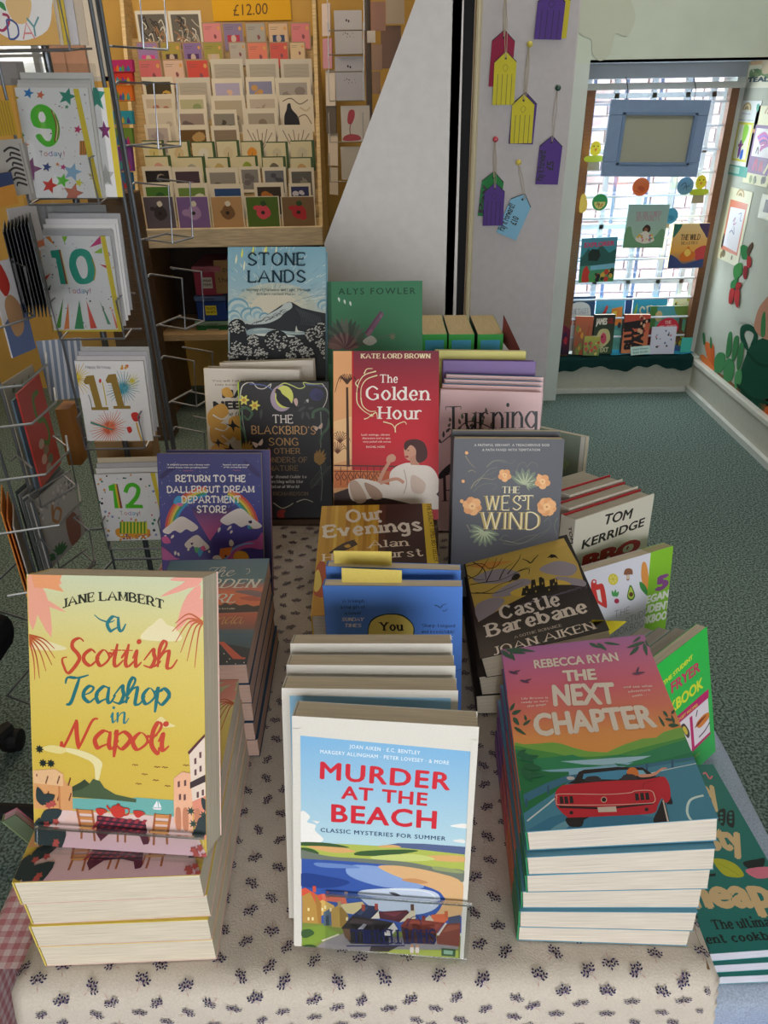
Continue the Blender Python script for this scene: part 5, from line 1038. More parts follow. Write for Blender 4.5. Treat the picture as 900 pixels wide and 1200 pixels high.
# ------------------------------------------------------------------ cookbooks on the lower table
L0 = LZ+.001
for i in range(3):
    P = pose(.3434+.010*i*1.0, .9395+.031*i, TZ-.2062, 34.9, 4.8, 4.5) if i == 0 else pose(.3434-.0172*i, .9395+.0258*i, TZ-.2062, 34.9, 4.8, 4.5)
    P = P @ T([0, .010, .028][i], 0, 0)
    bk = book(P, [.18, .16, .125][i], .24, .027, '#ddd6c6', '#c9c2b2', '#b5262c', ['cream hardback with bold black capitals and three red letters, front copy', 'cream hardback with red back board, second in the cookbook row', 'cream hardback with red back board, third in the cookbook row'][i], a_kerr if i == 0 else None, hard=True, page='#c4bcae', group='cream hardback cookbooks')
    if i == 0: spine_art(bk, P, .18, .24, .027, lambda A: A.fr(640, 540, 4.09).t('TOM', 106, 316, 118, 396, 18, '#1c1a18', 'sans', .03))
book(pose(.308, 1.030, TZ-.2062, 34.9, 4.8, 4.5), .14, .225, .05, '#cfc8ba', '#cfc8ba', '#cfc8ba', 'thick paperback with pale fanned pages at the far end of the cookbook row', page='#c9c0b0')
book(pose(.3220, .8249, TZ-.2198, 29.4, 10.1, 4.6), .15, .22, .018, '#e2e0ea', '#d0cedc', '#d6d4e2', 'white paperback cookbook printed with small vegetables and a red jug', a_student)
book(pose(.3700, .8745, TZ-.2310, 30.3, 10, 5.0), .165, .21, .018, '#8ec934', '#7fb92c', '#8ec934', 'lime green paperback cookbook with purple number behind the white vegetable one', a_green5, page='#b9b28a')
book(pose(.4009, .6950, TZ-.2457+.004, 37.4, 14.5, -2.4), .15, .20, .015, '#2fc850', '#2a9a48', '#2fc850', 'bright green paperback cookbook with a magenta band and red lettering', a_air)
for i in range(3):
    book(pose(.4009, .6950, TZ-.2417, 37.4, 14.5, -2.4) @ T(-.020-.012*i, .0165+.0175*i, .0), .15, .199+.001*i, .0165, '#a8b0a8', '#8a9a8c', '#5f7a6c', ['paperback with fanned grey pages directly behind the bright green cookbook', 'paperback with grey pages, second behind the bright green cookbook', 'paperback with grey pages, third behind the bright green cookbook'][i], page='#a39c92', group='grey paged cookbooks behind the green one')
# yellow page marker between the piles
tag(MB().prism([(0, 0), (.035, -.008), (.038, .03), (.006, .022)], .0005, '#e3cf34', T(.2060, .592, TZ+.112) @ rot(-62, 'X') @ rot(20, 'Z')).build('sticky_note', M_CARD), 'yellow paper note sticking out beside the black castle cover', 'sticky note')
# teal cookbooks lying on the lower table
for i in range(3):
    book(pose(.350+.002*(2-i), .4405-.004*(2-i), LZ+.001+.0145*(i+1), 3-.8*(2-i), 90, 0), .178, .24, .0142, '#1f6f66', '#1a5f58', '#2f9a9c', ['teal paperback cookbook lying flat, lowest of the three at right', 'teal paperback cookbook lying flat, middle of the three at right', 'teal paperback cookbook with tan lettering lying on top at right'][i], a_teal if i == 2 else None, page='#d9d6e0', group='teal cookbooks lying on the lower table')

# ------------------------------------------------------------------ acrylic holders
M_EDGE = mat('acrylic_edge', .2, .5, 0, 50, 0, (1, 1, 1), 0, .35)
def holder(P, w, lip, d, label, lipz=.0):
    h = thing('book_stand', P, label, 'book stand')
    MB().box(-w/2, w/2, -.0035, -.0015, lipz, lip, '#e6eef0').build('front_lip', M_ACRYL, h, .0004)
    MB().box(-w/2, w/2, -.0037, -.0013, lip-.0016, lip, '#77777c').build('lip_edge', M_EDGE, h)
    MB().box(-w/2, w/2, -.0035, d, lipz-.003, lipz-.001, '#e6eef0').build('shelf', M_ACRYL, h)
    MB().box(-w/2, w/2, d, d+.002, lipz-.003, .12, '#e6eef0').build('back_plate', M_ACRYL, h)
    return h
h = holder(pose(.0035, .3275, TZ+.005, -4.3, 13.8, 1.4), .108, .052, .022, 'clear acrylic book stand holding the front beach paperback')
A = Art(Matrix(((1, 0, 0, -.054), (0, 0, -1, -.0037), (0, 1, 0, 0), (0, 0, 0, 1))), h.matrix_world @ Matrix(((1, 0, 0, -.054), (0, 0, -1, -.0037), (0, 1, 0, 0), (0, 0, 0, 1))), .108, .052)
A.fr(340, 990, 4.09); A.t('THE BOOKSHOP'[::-1] if 0 else 'SHUTTERHILL', 697, 406, 287, 408, -66, '#141a44', 'serifb'); A.p('#1c2350', 270, 482, 550, 480, 550, 486, 270, 488); A.s('#1c2350', 4, 560, 390, 580, 350, 610, 345, 630, 380); A.done('lip_print', [c for c in h.children if c.name.startswith('front_lip')][0])
holder(pose(-.1915, .3440, TZ+.1055, -7.7, 25.6, -2.3), .125, .016, .034, 'clear acrylic book stand under the yellow paperback standing on its pile')

# ------------------------------------------------------------------ left: rotating rack of birthday cards
YS = 1.30
PX, PY = -.425, 1.33                       # corner posts of the rack
SPN = thing('card_spinner', T(-.52, 1.38, 0), 'grey wire card spinner full of birthday cards left of the table', 'card rack')
SI = T(.52, -1.38, 0)
def sb(mb, name, m=M_WIRE): return mb.build(name, m, SPN)
def wv(m, pts, r=.0018, c='#8b8d92', cl=False): m.tube([SI @ Vector(p) for p in pts], r, c, 6, cl)
for i, (x, y) in enumerate(((-.419, 1.323), (-.407, 1.330), (-.413, 1.338), (-.575, 1.325), (-.62, 1.10), (-.60, 1.12))):
    m = MB(); wv(m, [(x, y, .32), (x, y, 2.0)], .0032 if i < 3 else .0024, '#6c7076'); sb(m, 'post')
for z in (.36, .60, 1.95):
    m = MB(); wv(m, [(-.40, 1.33, z), (-.575, 1.33, z), (-.62, 1.10, z), (-.80, 1.18, z), (-.76, 1.45, z), (-.40, 1.48, z)], .0026, '#6c7076', True); sb(m, 'ring')
m = MB(); m.lathe((0, 0, 0), [(.006, .06), (.006, 1.98)], '#5c6066', 12); sb(m, 'centre_column')
for k in range(5):
    a = 2*PI*k/5+.5; m = MB(); m.tube([(0, 0, .10), (.17*math.cos(a), .17*math.sin(a), .075), (.27*math.cos(a), .27*math.sin(a), .05)], .012, '#17171a', 8)
    lg = sb(m, 'base_leg', M_BLACK); MB().lathe((.27*math.cos(a), .27*math.sin(a), .026), [(.012, -.02), (.024, -.018), (.026, 0), (.024, .018), (.012, .02)], '#121214', 12, 'x').build('castor', M_BLACK, lg)
def pocket(corners, zb, h, d, n=None):
    """wire pocket: corners (x0,y0)-(x1,y1) along its back, n outwards"""
    (x0, y0), (x1, y1) = corners; n = Vector(n).normalized()*d
    m = MB(); ux, uy = (x1-x0), (y1-y0)
    for t in (.12, .88):
        bx, by = x0+ux*t, y0+uy*t
        wv(m, [(bx, by, zb), (bx+n.x, by+n.y, zb-.004), (bx+n.x*1.15, by+n.y*1.15, zb+h), (bx, by, zb+h+.004)])
    wv(m, [(x0, y0, zb), (x1, y1, zb)]); wv(m, [(x0+n.x+ux*.12, y0+n.y+uy*.12, zb-.004), (x0+n.x+ux*.88, y0+n.y+uy*.88, zb-.004)])
    wv(m, [(x0, y0, zb+h), (x0+ux*.12, y0+uy*.12, zb+h+.004)]); wv(m, [(x1, y1, zb+h), (x0+ux*.88, y0+uy*.88, zb+h+.004)])
    sb(m, 'wire_pocket')
# card faces measured on the front of the rack (left top, right top, right bottom, left bottom)
def card(name, C, label, art, fo, group='birthday cards in the wire spinner', th=.003, base='#e9e4e0', m=M_CARD, env=None, sleeve=False, cat='greeting card'):
    """C: four world corners TL TR BR BL of the face"""
    TL, TR, BR, BL = [Vector(c) for c in C]; w = ((TR-TL).length+(BR-BL).length)/2; hh = ((TL-BL).length+(TR-BR).length)/2
    x = ((TR-TL)+(BR-BL)).normalized(); z = ((TL-BL)+(TR-BR)); z = (z-x*z.dot(x)).normalized(); y = z.cross(x)
    O = (BL+BR)/2; M = Matrix((x, y, z)).transposed().to_4x4(); M.translation = O
    root = thing(name, M, label, cat, group)
    o = MB().box(-w/2, w/2, 0, th, 0, hh, base).build('card_body', M_CARD, root)
    if env: MB().box(-w/2+.003, w/2+.004, th+.001, th+.002, 0, hh+.006, env).build('envelope', M_CARD, root)
    if sleeve: MB().box(-w/2-.003, w/2+.006, -.0012, -.0009, -.001, hh+.012, '#f2f2f2').build('sleeve', M_SLEEVE, root)
    P = Matrix(((1, 0, 0, -w/2), (0, 0, -1, 0), (0, 1, 0, 0), (0, 0, 0, 1)))
    if art:
        A = Art(P, M @ P, w, hh); art(A); A.done('card_print', o)
    return root
def P4(q, y): return [at(q[i], q[i+1], Y=y+(.0 if i < 4 else -.012)) for i in range(0, 8, 2)]
def bits(A, n, x0, x1, y0, y1, cols, r, seed=1, shape='e'):
    g = random.Random(seed)
    for i in range(n):
        x, y, c = g.uniform(x0, x1), g.uniform(y0, y1), g.choice(cols)
        if shape == 'e': A.e(c, x, y, r*g.uniform(.6, 1.2), n=6)
        else: A.star(c, x, y, r*g.uniform(.6, 1.2), 5, g.random())
MULT = ['#c8452f', '#2b5f9c', '#3f9a4c', '#8a3f7c', '#e08a3c', '#2c2c4a']
def stripes(A, x0, y0, x1, y1, n, cols):
    for i in range(n): a = i/n; b_ = (i+1)/n; A.p(cols[i % len(cols)], x0+(x1-x0)*a, y0, x0+(x1-x0)*b_, y0, x0+(x1-x0)*b_, y1, x0+(x1-x0)*a, y1)
def a_nine(A):
    A.bg([(0, '#eeebea'), (1, '#e9e6e6')]); A.fr(0, 60, 6)
    bits(A, 60, 60, 620, 275, 1020, ['#2c2c3a', '#2c2c3a', '#d98a9c', '#8a8a9c', '#d9b07c'], 5, 3)
    for c, x, y, r in (('#c9a534', 75, 330, 62), ('#2b7fc4', 200, 295, 40), ('#e0704c', 285, 308, 32), ('#2f8f7c', 472, 320, 66), ('#2c2f5c', 108, 535, 36), ('#e0813c', 150, 660, 58), ('#7c2b6a', 210, 830, 88), ('#c4306c', 548, 550, 32), ('#2c3f7c', 330, 815, 36), ('#d8342c', 350, 945, 60), ('#5fc43c', 440, 910, 52), ('#8fb4d4', 510, 850, 68), ('#d9d03c', 555, 925, 32), ('#c4705c', 515, 1000, 76), ('#c03a80', 445, 815, 24), ('#4a9a5c', 158, 592, 20), ('#4f8f6c', 470, 392, 18), ('#b9a58c', 650, 880, 40), ('#e88a4c', 405, 795, 16)): A.star(c, x, y, r, 5, .25)
    A.star('#eeebea', 618, 890, 30, 5, .2); A.b('#cfa42c', 0, 370, 40, 400, 70, 480, 60, 590, 20, 560, 0, 480); stripes(A, 560, 630, 610, 730, 6, ['#d9813c', '#8a6a2c'])
    A.b('#4bbf2a', 215, 470, 225, 410, 270, 375, 330, 385, 390, 440, 420, 530, 415, 610, 380, 660, 330, 672, 280, 640, 252, 595, 285, 582, 320, 625, 350, 630, 365, 600, 360, 550, 310, 545, 245, 530); A.b('#eeebea', 270, 460, 280, 430, 305, 430, 322, 470, 310, 498, 285, 495)
    A.s('#8f3f2c', 8, 360, 410, 395, 520, 385, 640); A.s('#e8d9a0', 6, 372, 425, 405, 520, 395, 630); A.s('#7a7a2c', 8, 384, 445, 416, 540, 404, 622)
    for ch, x, c in (('T', 280, '#8a7a8a'), ('o', 312, '#c8705c'), ('d', 345, '#9a7ac4'), ('a', 378, '#6aa0c4'), ('y', 412, '#3a4a6c'), ('!', 450, '#d98a9c')): A.t(ch, x, 738, x+(26 if ch != '!' else 7), 738, 36, c, 'hand')
    A.p('#e3c93a', 515, 265, 552, 265, 720, 1030, 678, 1030)
def burst(A, x, y, r, cols, n=26, w=6):
    g = random.Random(int(x))
    for k in range(n): a = 2*PI*k/n; rr = r*g.uniform(.75, 1.05); A.s(g.choice(cols), w, x, y, x+rr*.5*math.cos(a)+3, y+rr*.5*math.sin(a), x+rr*math.cos(a), y+rr*math.sin(a), taper=.8)
def a_ten(A):
    A.bg([(0, '#eeebea'), (1, '#e9e6e6')]); A.fr(0, 230, 4)
    bits(A, 70, 170, 560, 190, 620, ['#2c2c3a', '#2c2c3a', '#d98a9c', '#e0a05c', '#6a8a9c'], 4, 4)
    for c, q in (('#5a9a3c', (160, 195, 175, 190, 222, 242)), ('#e08a3c', (210, 190, 235, 188, 256, 230)), ('#8fc43c', (290, 188, 316, 188, 303, 220)), ('#d43f80', (470, 185, 420, 240, 475, 222)), ('#9ac43c', (440, 265, 478, 240, 480, 268)), ('#d43f4c', (466, 318, 500, 325, 500, 338)), ('#d4503c', (200, 385, 240, 358, 215, 395)), ('#3f4a3c', (215, 450, 240, 410, 235, 440)), ('#4f9a3c', (262, 620, 296, 480, 285, 615)), ('#e8813c', (300, 625, 320, 495, 326, 620)), ('#2f8f5c', (350, 622, 372, 486, 395, 622)), ('#e0503c', (405, 488, 425, 620, 455, 618)), ('#4f8f6c', (468, 490, 505, 600, 520, 600)), ('#e8705c', (520, 520, 545, 620, 556, 616))): A.p(c, *q)
    T_ = '#2f9f88'; A.p(T_, 236, 255, 275, 250, 322, 412, 285, 412, 262, 290, 243, 288); A.p('#8f4f3c', 275, 250, 283, 250, 318, 412, 310, 412); A.p('#e8dca0', 283, 252, 287, 252, 324, 412, 318, 412)
    A.b(T_, 325, 330, 335, 265, 375, 245, 420, 262, 445, 330, 440, 390, 400, 412, 355, 400); A.b('#eeebea', 358, 320, 365, 288, 385, 280, 403, 300, 412, 345, 405, 380, 382, 380); A.s('#b5a03c', 6, 432, 290, 447, 345, 440, 395)
    for ch, x, c in (('T', 320, '#8a7a8a'), ('o', 342, '#c8705c'), ('d', 362, '#9a7ac4'), ('a', 382, '#6aa0c4'), ('y', 402, '#3a4a6c'), ('!', 422, '#d98a9c')): A.t(ch, x, 455, x+(16 if ch != '!' else 5), 455, 24, c, 'hand')
    A.p('#e3c93a', 470, 182, 492, 182, 580, 636, 556, 636); A.p('#e3c93a', 240, 628, 580, 624, 580, 640, 240, 640)
def a_eleven(A):
    A.bg([(0, '#f0edea'), (1, '#efecea')]); A.fr(0, 230, 4)
    burst(A, 350, 855, 90, ['#d9b52c', '#e3c93a', '#c99c24'], 30); burst(A, 575, 900, 85, ['#3f8fa4', '#5fa8b4', '#2f7f94'], 30); burst(A, 510, 1085, 92, ['#e0704c', '#d85f3c', '#e88a64'], 34); burst(A, 618, 865, 40, ['#d9c93c'], 14, 4)
    A.t('Happy Birthday', 402, 806, 520, 808, 12, '#55505a', 'hand')
    G = '#9a7c34'
    for dx, y in ((0, 0), (103, -6)): A.p(G, 392+dx, 868+y, 405+dx, 842+y, 440+dx, 838+y, 480+dx, 988+y, 508+dx, 988+y, 510+dx, 1002+y, 430+dx, 1002+y, 428+dx, 990+y, 448+dx, 988+y, 418+dx, 880+y, 400+dx, 882+y)
    A.s('#3f8f7c', 10, 425, 1060, 470, 1075, 530, 1095, taper=.4); A.b('#d4342c', 615, 1020, 640, 1012, 658, 1035, 645, 1055, 625, 1050); A.b('#d4342c', 595, 1085, 612, 1080, 620, 1100, 605, 1110); A.s('#e0b03c', 8, 640, 1060, 650, 1100, 665, 1145); A.s('#d9c04a', 5, 480, 870, 490, 920, 500, 980)
    A.e('#d4342c', 470, 865, 6, 10); A.s('#3a3a4a', 3, 415, 930, 425, 960, 432, 995); bits(A, 10, 570, 600, 790, 810, ['#e0a03c', '#d4604c'], 6, 5)
def a_twelve(A):
    A.bg([(0, '#eeebea'), (1, '#e9e6e6')]); A.fr(0, 450, 4)
    bits(A, 80, 450, 740, 425, 730, ['#2c2c3a', '#5a8a4c', '#d9707c', '#8a9ac4', '#e0a05c', '#2f7f6c'], 6, 6)
    A.b('#eeebea', 500, 470, 600, 445, 690, 490, 690, 590, 640, 615, 520, 610)
    A.p('#55c22c', 508, 478, 536, 466, 556, 582, 538, 582, 530, 500, 512, 500); A.p('#e3c93a', 536, 468, 545, 468, 564, 582, 556, 582); A.p('#8f4f3c', 545, 468, 551, 468, 575, 582, 564, 582)
    A.s('#55c22c', 20, 588, 508, 600, 480, 625, 472, 648, 490, 640, 530, 600, 575, taper=0); A.p('#55c22c', 590, 562, 668, 566, 672, 582, 588, 582)
    for ch, x, c in (('T', 564, '#8a7a8a'), ('o', 584, '#c8705c'), ('d', 602, '#9a7ac4'), ('a', 620, '#6aa0c4'), ('y', 638, '#3a4a6c'), ('!', 654, '#d98a9c')): A.t(ch, x, 614, x+(14 if ch != '!' else 4), 614, 18, c, 'hand')
    A.b('#e8a03c', 545, 680, 600, 672, 690, 678, 705, 695, 690, 720, 600, 725, 550, 712); stripes(A, 562, 645, 690, 700, 16, ['#5a9a2c', '#e3d94a']); bits(A, 30, 560, 705, 705, 725, ['#c8705c', '#8a5a7c', '#eee'], 5, 8)
    A.p('#e3c93a', 705, 416, 726, 416, 756, 560, 750, 600)
def a_today(A):
    A.bg([(0, '#e0b978'), (1, '#d9a860')]); A.fr(0, 0, 6.92); A.b('#e9e4e2', -60, -40, 380, -60, 420, 60, 380, 250, 180, 330, 0, 270, -60, 150); A.b('#e3bd84', 60, -10, 240, -10, 245, 120, 200, 190, 120, 180, 60, 80)
    A.s('#a83f5c', 20, 20, 115, 65, 130, 70, 190, 30, 245, -10, 240); A.t('D', 68, 315, 165, 318, 150, '#4a5a94', 'hand'); A.t('A', 190, 318, 288, 316, 130, '#dc8a8c', 'hand'); A.t('Y', 240, 300, 340, 290, 150, '#6a9a9c', 'hand', slant=.1); A.leaf('#3f8a4c', -10, 10, 50, 90, 40)
# stack of plastic-wrapped copies behind each face card: drawn as separate cards
def fan(C, n, dx, dy, cols, lbl, up=0, sleeve=True):
    for i in range(n, 0, -1):
        Q = [Vector(c)+Vector((dx*i, .0045*i+.003, up*i)) for c in C]
        card('greeting_card', Q, lbl.format(['first', 'second', 'third', 'fourth'][i-1]), None, None, th=.0018, base=cols[i % len(cols)], sleeve=sleeve and i == n)
CT = [at(-25, -60, Y=1.30), at(57, -60, Y=1.30), at(70, 52, Y=1.29), at(-6, 54, Y=1.29)]
card('greeting_card', CT, 'tan birthday card ending in coloured letters at the top of the spinner', a_today, None, env='#cbb9a2')
fan(CT, 3, .012, 0, ['#cdbba6', '#d9bb4a', '#cfc9cc'], 'card edge showing {} behind the tan card at the top of the spinner', sleeve=False)
C9 = [at(3, 103, Y=1.302), at(91, 104, Y=1.302), at(119, 232, Y=1.287), at(40, 232, Y=1.287)]
card('greeting_card', C9, 'white birthday card with a large green number nine and coloured stars', a_nine, None, env='#d9d4d0', sleeve=True)
C9b = [Vector(c)+Vector((.030, .010, .0)) for c in C9]
def a_strip(A): A.bg([(0, '#eeebea'), (1, '#e9e6e6')]); A.un(); A.p('#e3c93a', 92, 0, 100, 0, 100, 100, 92, 100); A.star('#2f8f7c', 80, 8, 14); A.star('#7c2b6a', 86, 38, 9); A.star('#b9b5b0', 80, 80, 12)
card('greeting_card', C9b, 'white starred birthday card peeping out right of the number nine card', a_strip, None)
fan(C9, 2, .004, 0, ['#dedad6', '#cfcac8'], 'wrapped card standing {} behind the number nine card', up=.010)
C10 = [at(39, 277, Y=1.302), at(123, 276, Y=1.302), at(145, 389, Y=1.287), at(63, 388, Y=1.287)]
card('greeting_card', C10, 'white birthday card with a large teal number ten and party streamers', a_ten, None, sleeve=True)
fan(C10, 4, .004, 0, ['#d6d2d2', '#c9c5c8', '#dedad8'], 'wrapped card standing {} behind the number ten card', up=.008)
card('greeting_card', [at(40, 241, Y=1.335), at(130, 241, Y=1.335), at(132, 290, Y=1.335), at(42, 290, Y=1.335)], 'wide clear-wrapped grey card above the number ten card', None, None, base='#b4b2b4', sleeve=True)
C11 = [at(77, 424, Y=1.302), at(159, 423, Y=1.302), at(179, 517, Y=1.287), at(103, 516, Y=1.287)]
card('greeting_card', C11, 'white birthday card with gold number eleven and coloured bursts', a_eleven, None)
fan(C11, 3, .003, 0, ['#e2dedc', '#d2cece', '#bcb8bc'], 'white card standing {} behind the number eleven card', up=.007)
C12 = [at(110, 556, Y=1.302), at(184, 554, Y=1.302), at(197, 632, Y=1.287), at(125, 634, Y=1.287)]
card('greeting_card', C12, 'white birthday card with green number twelve above a cake with candles', a_twelve, None)
fan(C12, 3, .002, 0, ['#d9c9ac', '#e6e2de', '#c4c0c0'], 'card standing {} behind the number twelve card', up=.009, sleeve=False)
for (y0, zb) in ((232, 0), (389, 0), (517, 0), (634, 0), (54, 0)):
    a = at(60, y0+1, Y=1.30)
    pocket(((-.575, 1.322), (-.428, 1.322)), a.z-.002, .062, .045, (0, -1, 0))
# empty pockets on the right side of the rack
for py in (52, 172, 285, 388, 480, 560):
    q = at(150, py, Y=1.30); pocket(((-.405, 1.33), (-.375, 1.40)), q.z, .085, .055, (1, -.35, 0))
# kraft boxes lower down between the cards
for i, (x0, y0, x1, y1, c) in enumerate(((110, 518, 182, 545, '#a98860'), (64, 480, 96, 545, '#a8723c'), (52, 405, 80, 470, '#b08a5c'))):
    a, b_ = at(x0, y0, Y=1.42), at(x1, y1, Y=1.42)
    o = MB().box(a.x, b_.x, 1.42, 1.47, b_.z, a.z, c).build('kraft_card_box', M_CARD, None, .001); tag(o, ['brown kraft card box under the number eleven card', 'orange-brown card box low between the spinner wires', 'tan card box beside the red card on the spinner'][i], 'box')
# nearer left column: packs seen from the side and cards turned away
random.seed(21)
def side_card(px0, py0, px1, py1, Y, dy, th, col, label, art=None, name='greeting_card', env=None):
    """card facing right and towards the viewer: left edge nearer"""
    a, b_ = at(px0, py0, Y=Y), at(px1, py0, Y=Y+dy); c = at(px1, py1, Y=Y+dy); d = Vector((a.x, a.y, at(px0, py1, Y=Y).z))
    h = a.z-d.z
    return card(name, [a, Vector((b_.x, b_.y, a.z)), Vector((b_.x, b_.y, a.z-h)), d], label, art, None, th=th, base=col, env=env)
for i in range(8):
    side_card(4+i*4.2, 272-i*1.5, 9+i*4.2, 372, 1.14, .12, .0012, ['#2a2c2e', '#3a3c40', '#232527', '#4a4c50'][i % 4], 'dark edged card number-less, {} from the left in the black pack on the spinner'.format(['first', 'second', 'third', 'fourth', 'fifth', 'sixth', 'seventh', 'eighth'][i]).replace('number-less, ', ''))
def a_lion(A): A.bg([(0, '#c9c4c4'), (1, '#c4bebe')]); A.un(); A.b('#56648a', 0, 66, 40, 56, 100, 50, 100, 100, 0, 100); A.b('#a8805c', 20, 45, 50, 35, 80, 50, 70, 75, 30, 78); A.b('#a8342c', 5, 5, 40, 0, 60, 25, 30, 35)
side_card(-14, 310, 18, 420, 1.12, .05, .003, '#c9c4c4', 'pale card with a tan animal and blue band at the far left edge', a_lion)
def a_five(A):
    A.bg([(0, '#b03a34'), (1, '#b8422f')]); A.un(); A.s('#4f7a2c', 9, 78, 14, 52, 16, 50, 38, 74, 44, 80, 60, 66, 68, 52, 62)
    for x, y, c in ((40, 62, '#b9a08c'), (52, 72, '#8a7a5c'), (36, 78, '#c9a58c'), (60, 84, '#6a7a5c'), (44, 90, '#a8907c')): A.e(c, x, y, 12, 5)
side_card(20, 462, 52, 572, 1.13, .10, .003, '#b03a34', 'red birthday card with a green number five on the spinner', a_five)
side_card(15, 470, 45, 575, 1.15, .10, .003, '#6f8a9c', 'blue-grey card behind the red number five card')
side_card(3, 450, 44, 570, 1.18, .10, .003, '#a39a88', 'pale patterned card left of the red number five card', lambda A: (A.bg([(0, '#a8a090'), (1, '#9a9284')]), A.un(), [A.leaf('#5f6a4c', 20+i*12, 12+(i % 3)*6, 34+i*12, 6+(i % 2)*9, 6) for i in range(6)]))
def a_six(A):
    A.bg([(0, '#a8a29c'), (1, '#958e8a')]); A.un(); A.t('6', 34, 52, 58, 50, 34, '#9a6a3c', 'serif'); bits(A, 30, 5, 95, 3, 30, ['#6a6a6a', '#8a8a84', '#c4beb6'], 3, 3)
    for k in range(8): A.leaf('#2f5a34', 25, 92, 25+26*math.cos(-.4*k), 92+16*math.sin(-.4*k), 7)
    A.b('#7a4a3c', 60, 60, 80, 55, 92, 75, 85, 98, 60, 98)
side_card(37, 590, 92, 668, 1.12, .13, .003, '#a8a29c', 'grey birthday card with a bronze number six at lower left of the spinner', a_six)
for i in range(4): side_card(30-i*4, 588-i*4, 84-i*4, 672, 1.13+.006*i, .13, .0015, ['#8a8a88', '#6f7670', '#9c9a98', '#5f6a66'][i], 'grey card standing {} behind the number six card'.format(['first', 'second', 'third', 'fourth'][i]))
for i in range(3): side_card(2+i*7, 600+i*8, 12+i*7, 700, 1.08, .10, .002, ['#d98a3c', '#c9702c', '#b9b0a8'][i], 'orange card edge, {} from the left at the foot of the spinner'.format(['first', 'second', 'third'][i]))
side_card(8, 245, 43, 300, 1.24, .06, .002, '#b9b2b0', 'grey envelope card above the black pack on the spinner', lambda A: (A.un(), A.p('#c4704c', 30, 82, 100, 78, 100, 92, 34, 96), A.e('#2c2c34', 50, 62, 4), A.e('#2c2c34', 72, 58, 4)))
side_card(42, 400, 95, 470, 1.36, .02, .002, '#7f8a9c', 'blue striped gift wrap card between the number ten and eleven cards', lambda A: [A.un().p('#c4c4c8', i*14, 0, i*14+6, 0, i*14-10, 100, i*14-16, 100) for i in range(1, 8)] and None)
side_card(-14, 72, 27, 100, 1.40, .02, .02, '#8d8886', 'grey pack of wrapped cards at the far left edge above the number nine')
side_card(-16, 118, 12, 160, 1.20, .05, .003, '#c9a238', 'mustard yellow card with stripes at the far left edge', lambda A: [A.un().p('#a8842c', i*12, 0, i*12+5, 0, i*12+5, 100, i*12, 100) for i in range(8)] and None)
side_card(-10, 165, 26, 232, 1.22, .06, .003, '#b9b4b0', 'grey card with black zebra-like strokes left of the number nine card', lambda A: [A.un().s('#2c2a2c', 5, 30+(i % 2)*18, 20+i*9, 55, 14+i*9, 88, 22+i*9) for i in range(8)] and None)
side_card(-16, 205, 14, 244, 1.16, .05, .003, '#c98a3c', 'orange card with a navy top at the far left edge', lambda A: A.un().p('#2f3f6a', 0, 0, 100, 0, 100, 38, 0, 45) and None)
side_card(22, 168, 40, 235, 1.27, .05, .003, '#a8a29e', 'narrow grey card edge touching the left of the number nine card')
for (y0) in (372, 575, 668): 
    q = at(30, y0, Y=1.12); pocket(((-.60, 1.09), (-.56, 1.19)), q.z, .07, .05, (.6, -.6, 0))
for y0 in (455, 500, 560, 620, 690):
    q = at(10, y0, Y=1.02); m = MB(); wv(m, [(-.62, 1.0, q.z), (-.52, 1.03, q.z), (-.50, 1.08, q.z+.015), (-.53, 1.15, q.z+.012)], .002, '#9a9c9c'); sb(m, 'pocket_wire')
# office chair base on the floor at the left edge
ch = thing('office_chair', T(-1.02, 1.08, 0), 'black office chair base with castors on the carpet at the left edge', 'chair')
for k in range(5):
    a = 2*PI*k/5+.1; m = MB(); m.tube([(0, 0, .13), (.15*math.cos(a), .15*math.sin(a), .11), (.30*math.cos(a), .30*math.sin(a), .075)], .018, '#18181a', 8); lg = m.build('leg', M_BLACK, ch)
    MB().lathe((.30*math.cos(a), .30*math.sin(a), .032), [(.01, -.022), (.028, -.02), (.031, 0), (.028, .02), (.01, .022)], '#0f0f10', 12, 'x').build('castor', M_BLACK, lg)
MB().lathe((0, 0, 0), [(.03, .10), (.03, .20), (.018, .21), (.018, .42)], '#202022').build('column', M_BLACK, ch)
MB().box(-.22, .22, -.22, .22, .42, .50, '#1f1f24').build('seat', M_CLOTH, ch, .03)
MB().box(-.20, .20, -.27, -.22, .55, .86, '#1f1f24').build('backrest', M_CLOTH, ch, .03)

# ------------------------------------------------------------------ back left: card display, cabinet, signs
def flat(name, C0, w, h, yaw, tilt, roll, label, cat, art=None, base='#e6dfd0', th=.002, group=None, m=M_CARD, px=None):
    """thin sheet, C0 = middle of its bottom edge"""
    M = pose(C0[0], C0[1], C0[2], yaw, tilt, roll); o = MB().box(-w/2, w/2, 0, th, 0, h, base).build(name, m)
    o.matrix_world = M; tag(o, label, cat, group)
    if art:
        P = Matrix(((1, 0, 0, -w/2), (0, 0, -1, 0), (0, 1, 0, 0), (0, 0, 0, 1)))
        A = Art(P, M @ P, w, h, 2.5e-5); art(A); A.done(name.split('_')[-1]+'_print', o)
    return o
dr = thing('card_display', T(-.67, 3.6, 0), 'tall stepped wooden display full of greeting cards before the yellow wall', 'card rack')
DI = T(.67, -3.6, 0)
z0, z1 = at(165, 290, Y=3.6).z, at(165, 268, Y=3.6).z
xl, xr = at(163, 280, Y=3.6).x, at(379, 280, Y=3.6).x
MB().box(xl, xr, 3.57, 3.60, z0, z1, '#d5c4a8', M=DI).build('front_board', M_WOOD, dr, .003)
MB().box(xl, xr, 3.60, 4.05, z0, z0+.02, '#cdb994', M=DI).build('base_board', M_WOOD, dr)
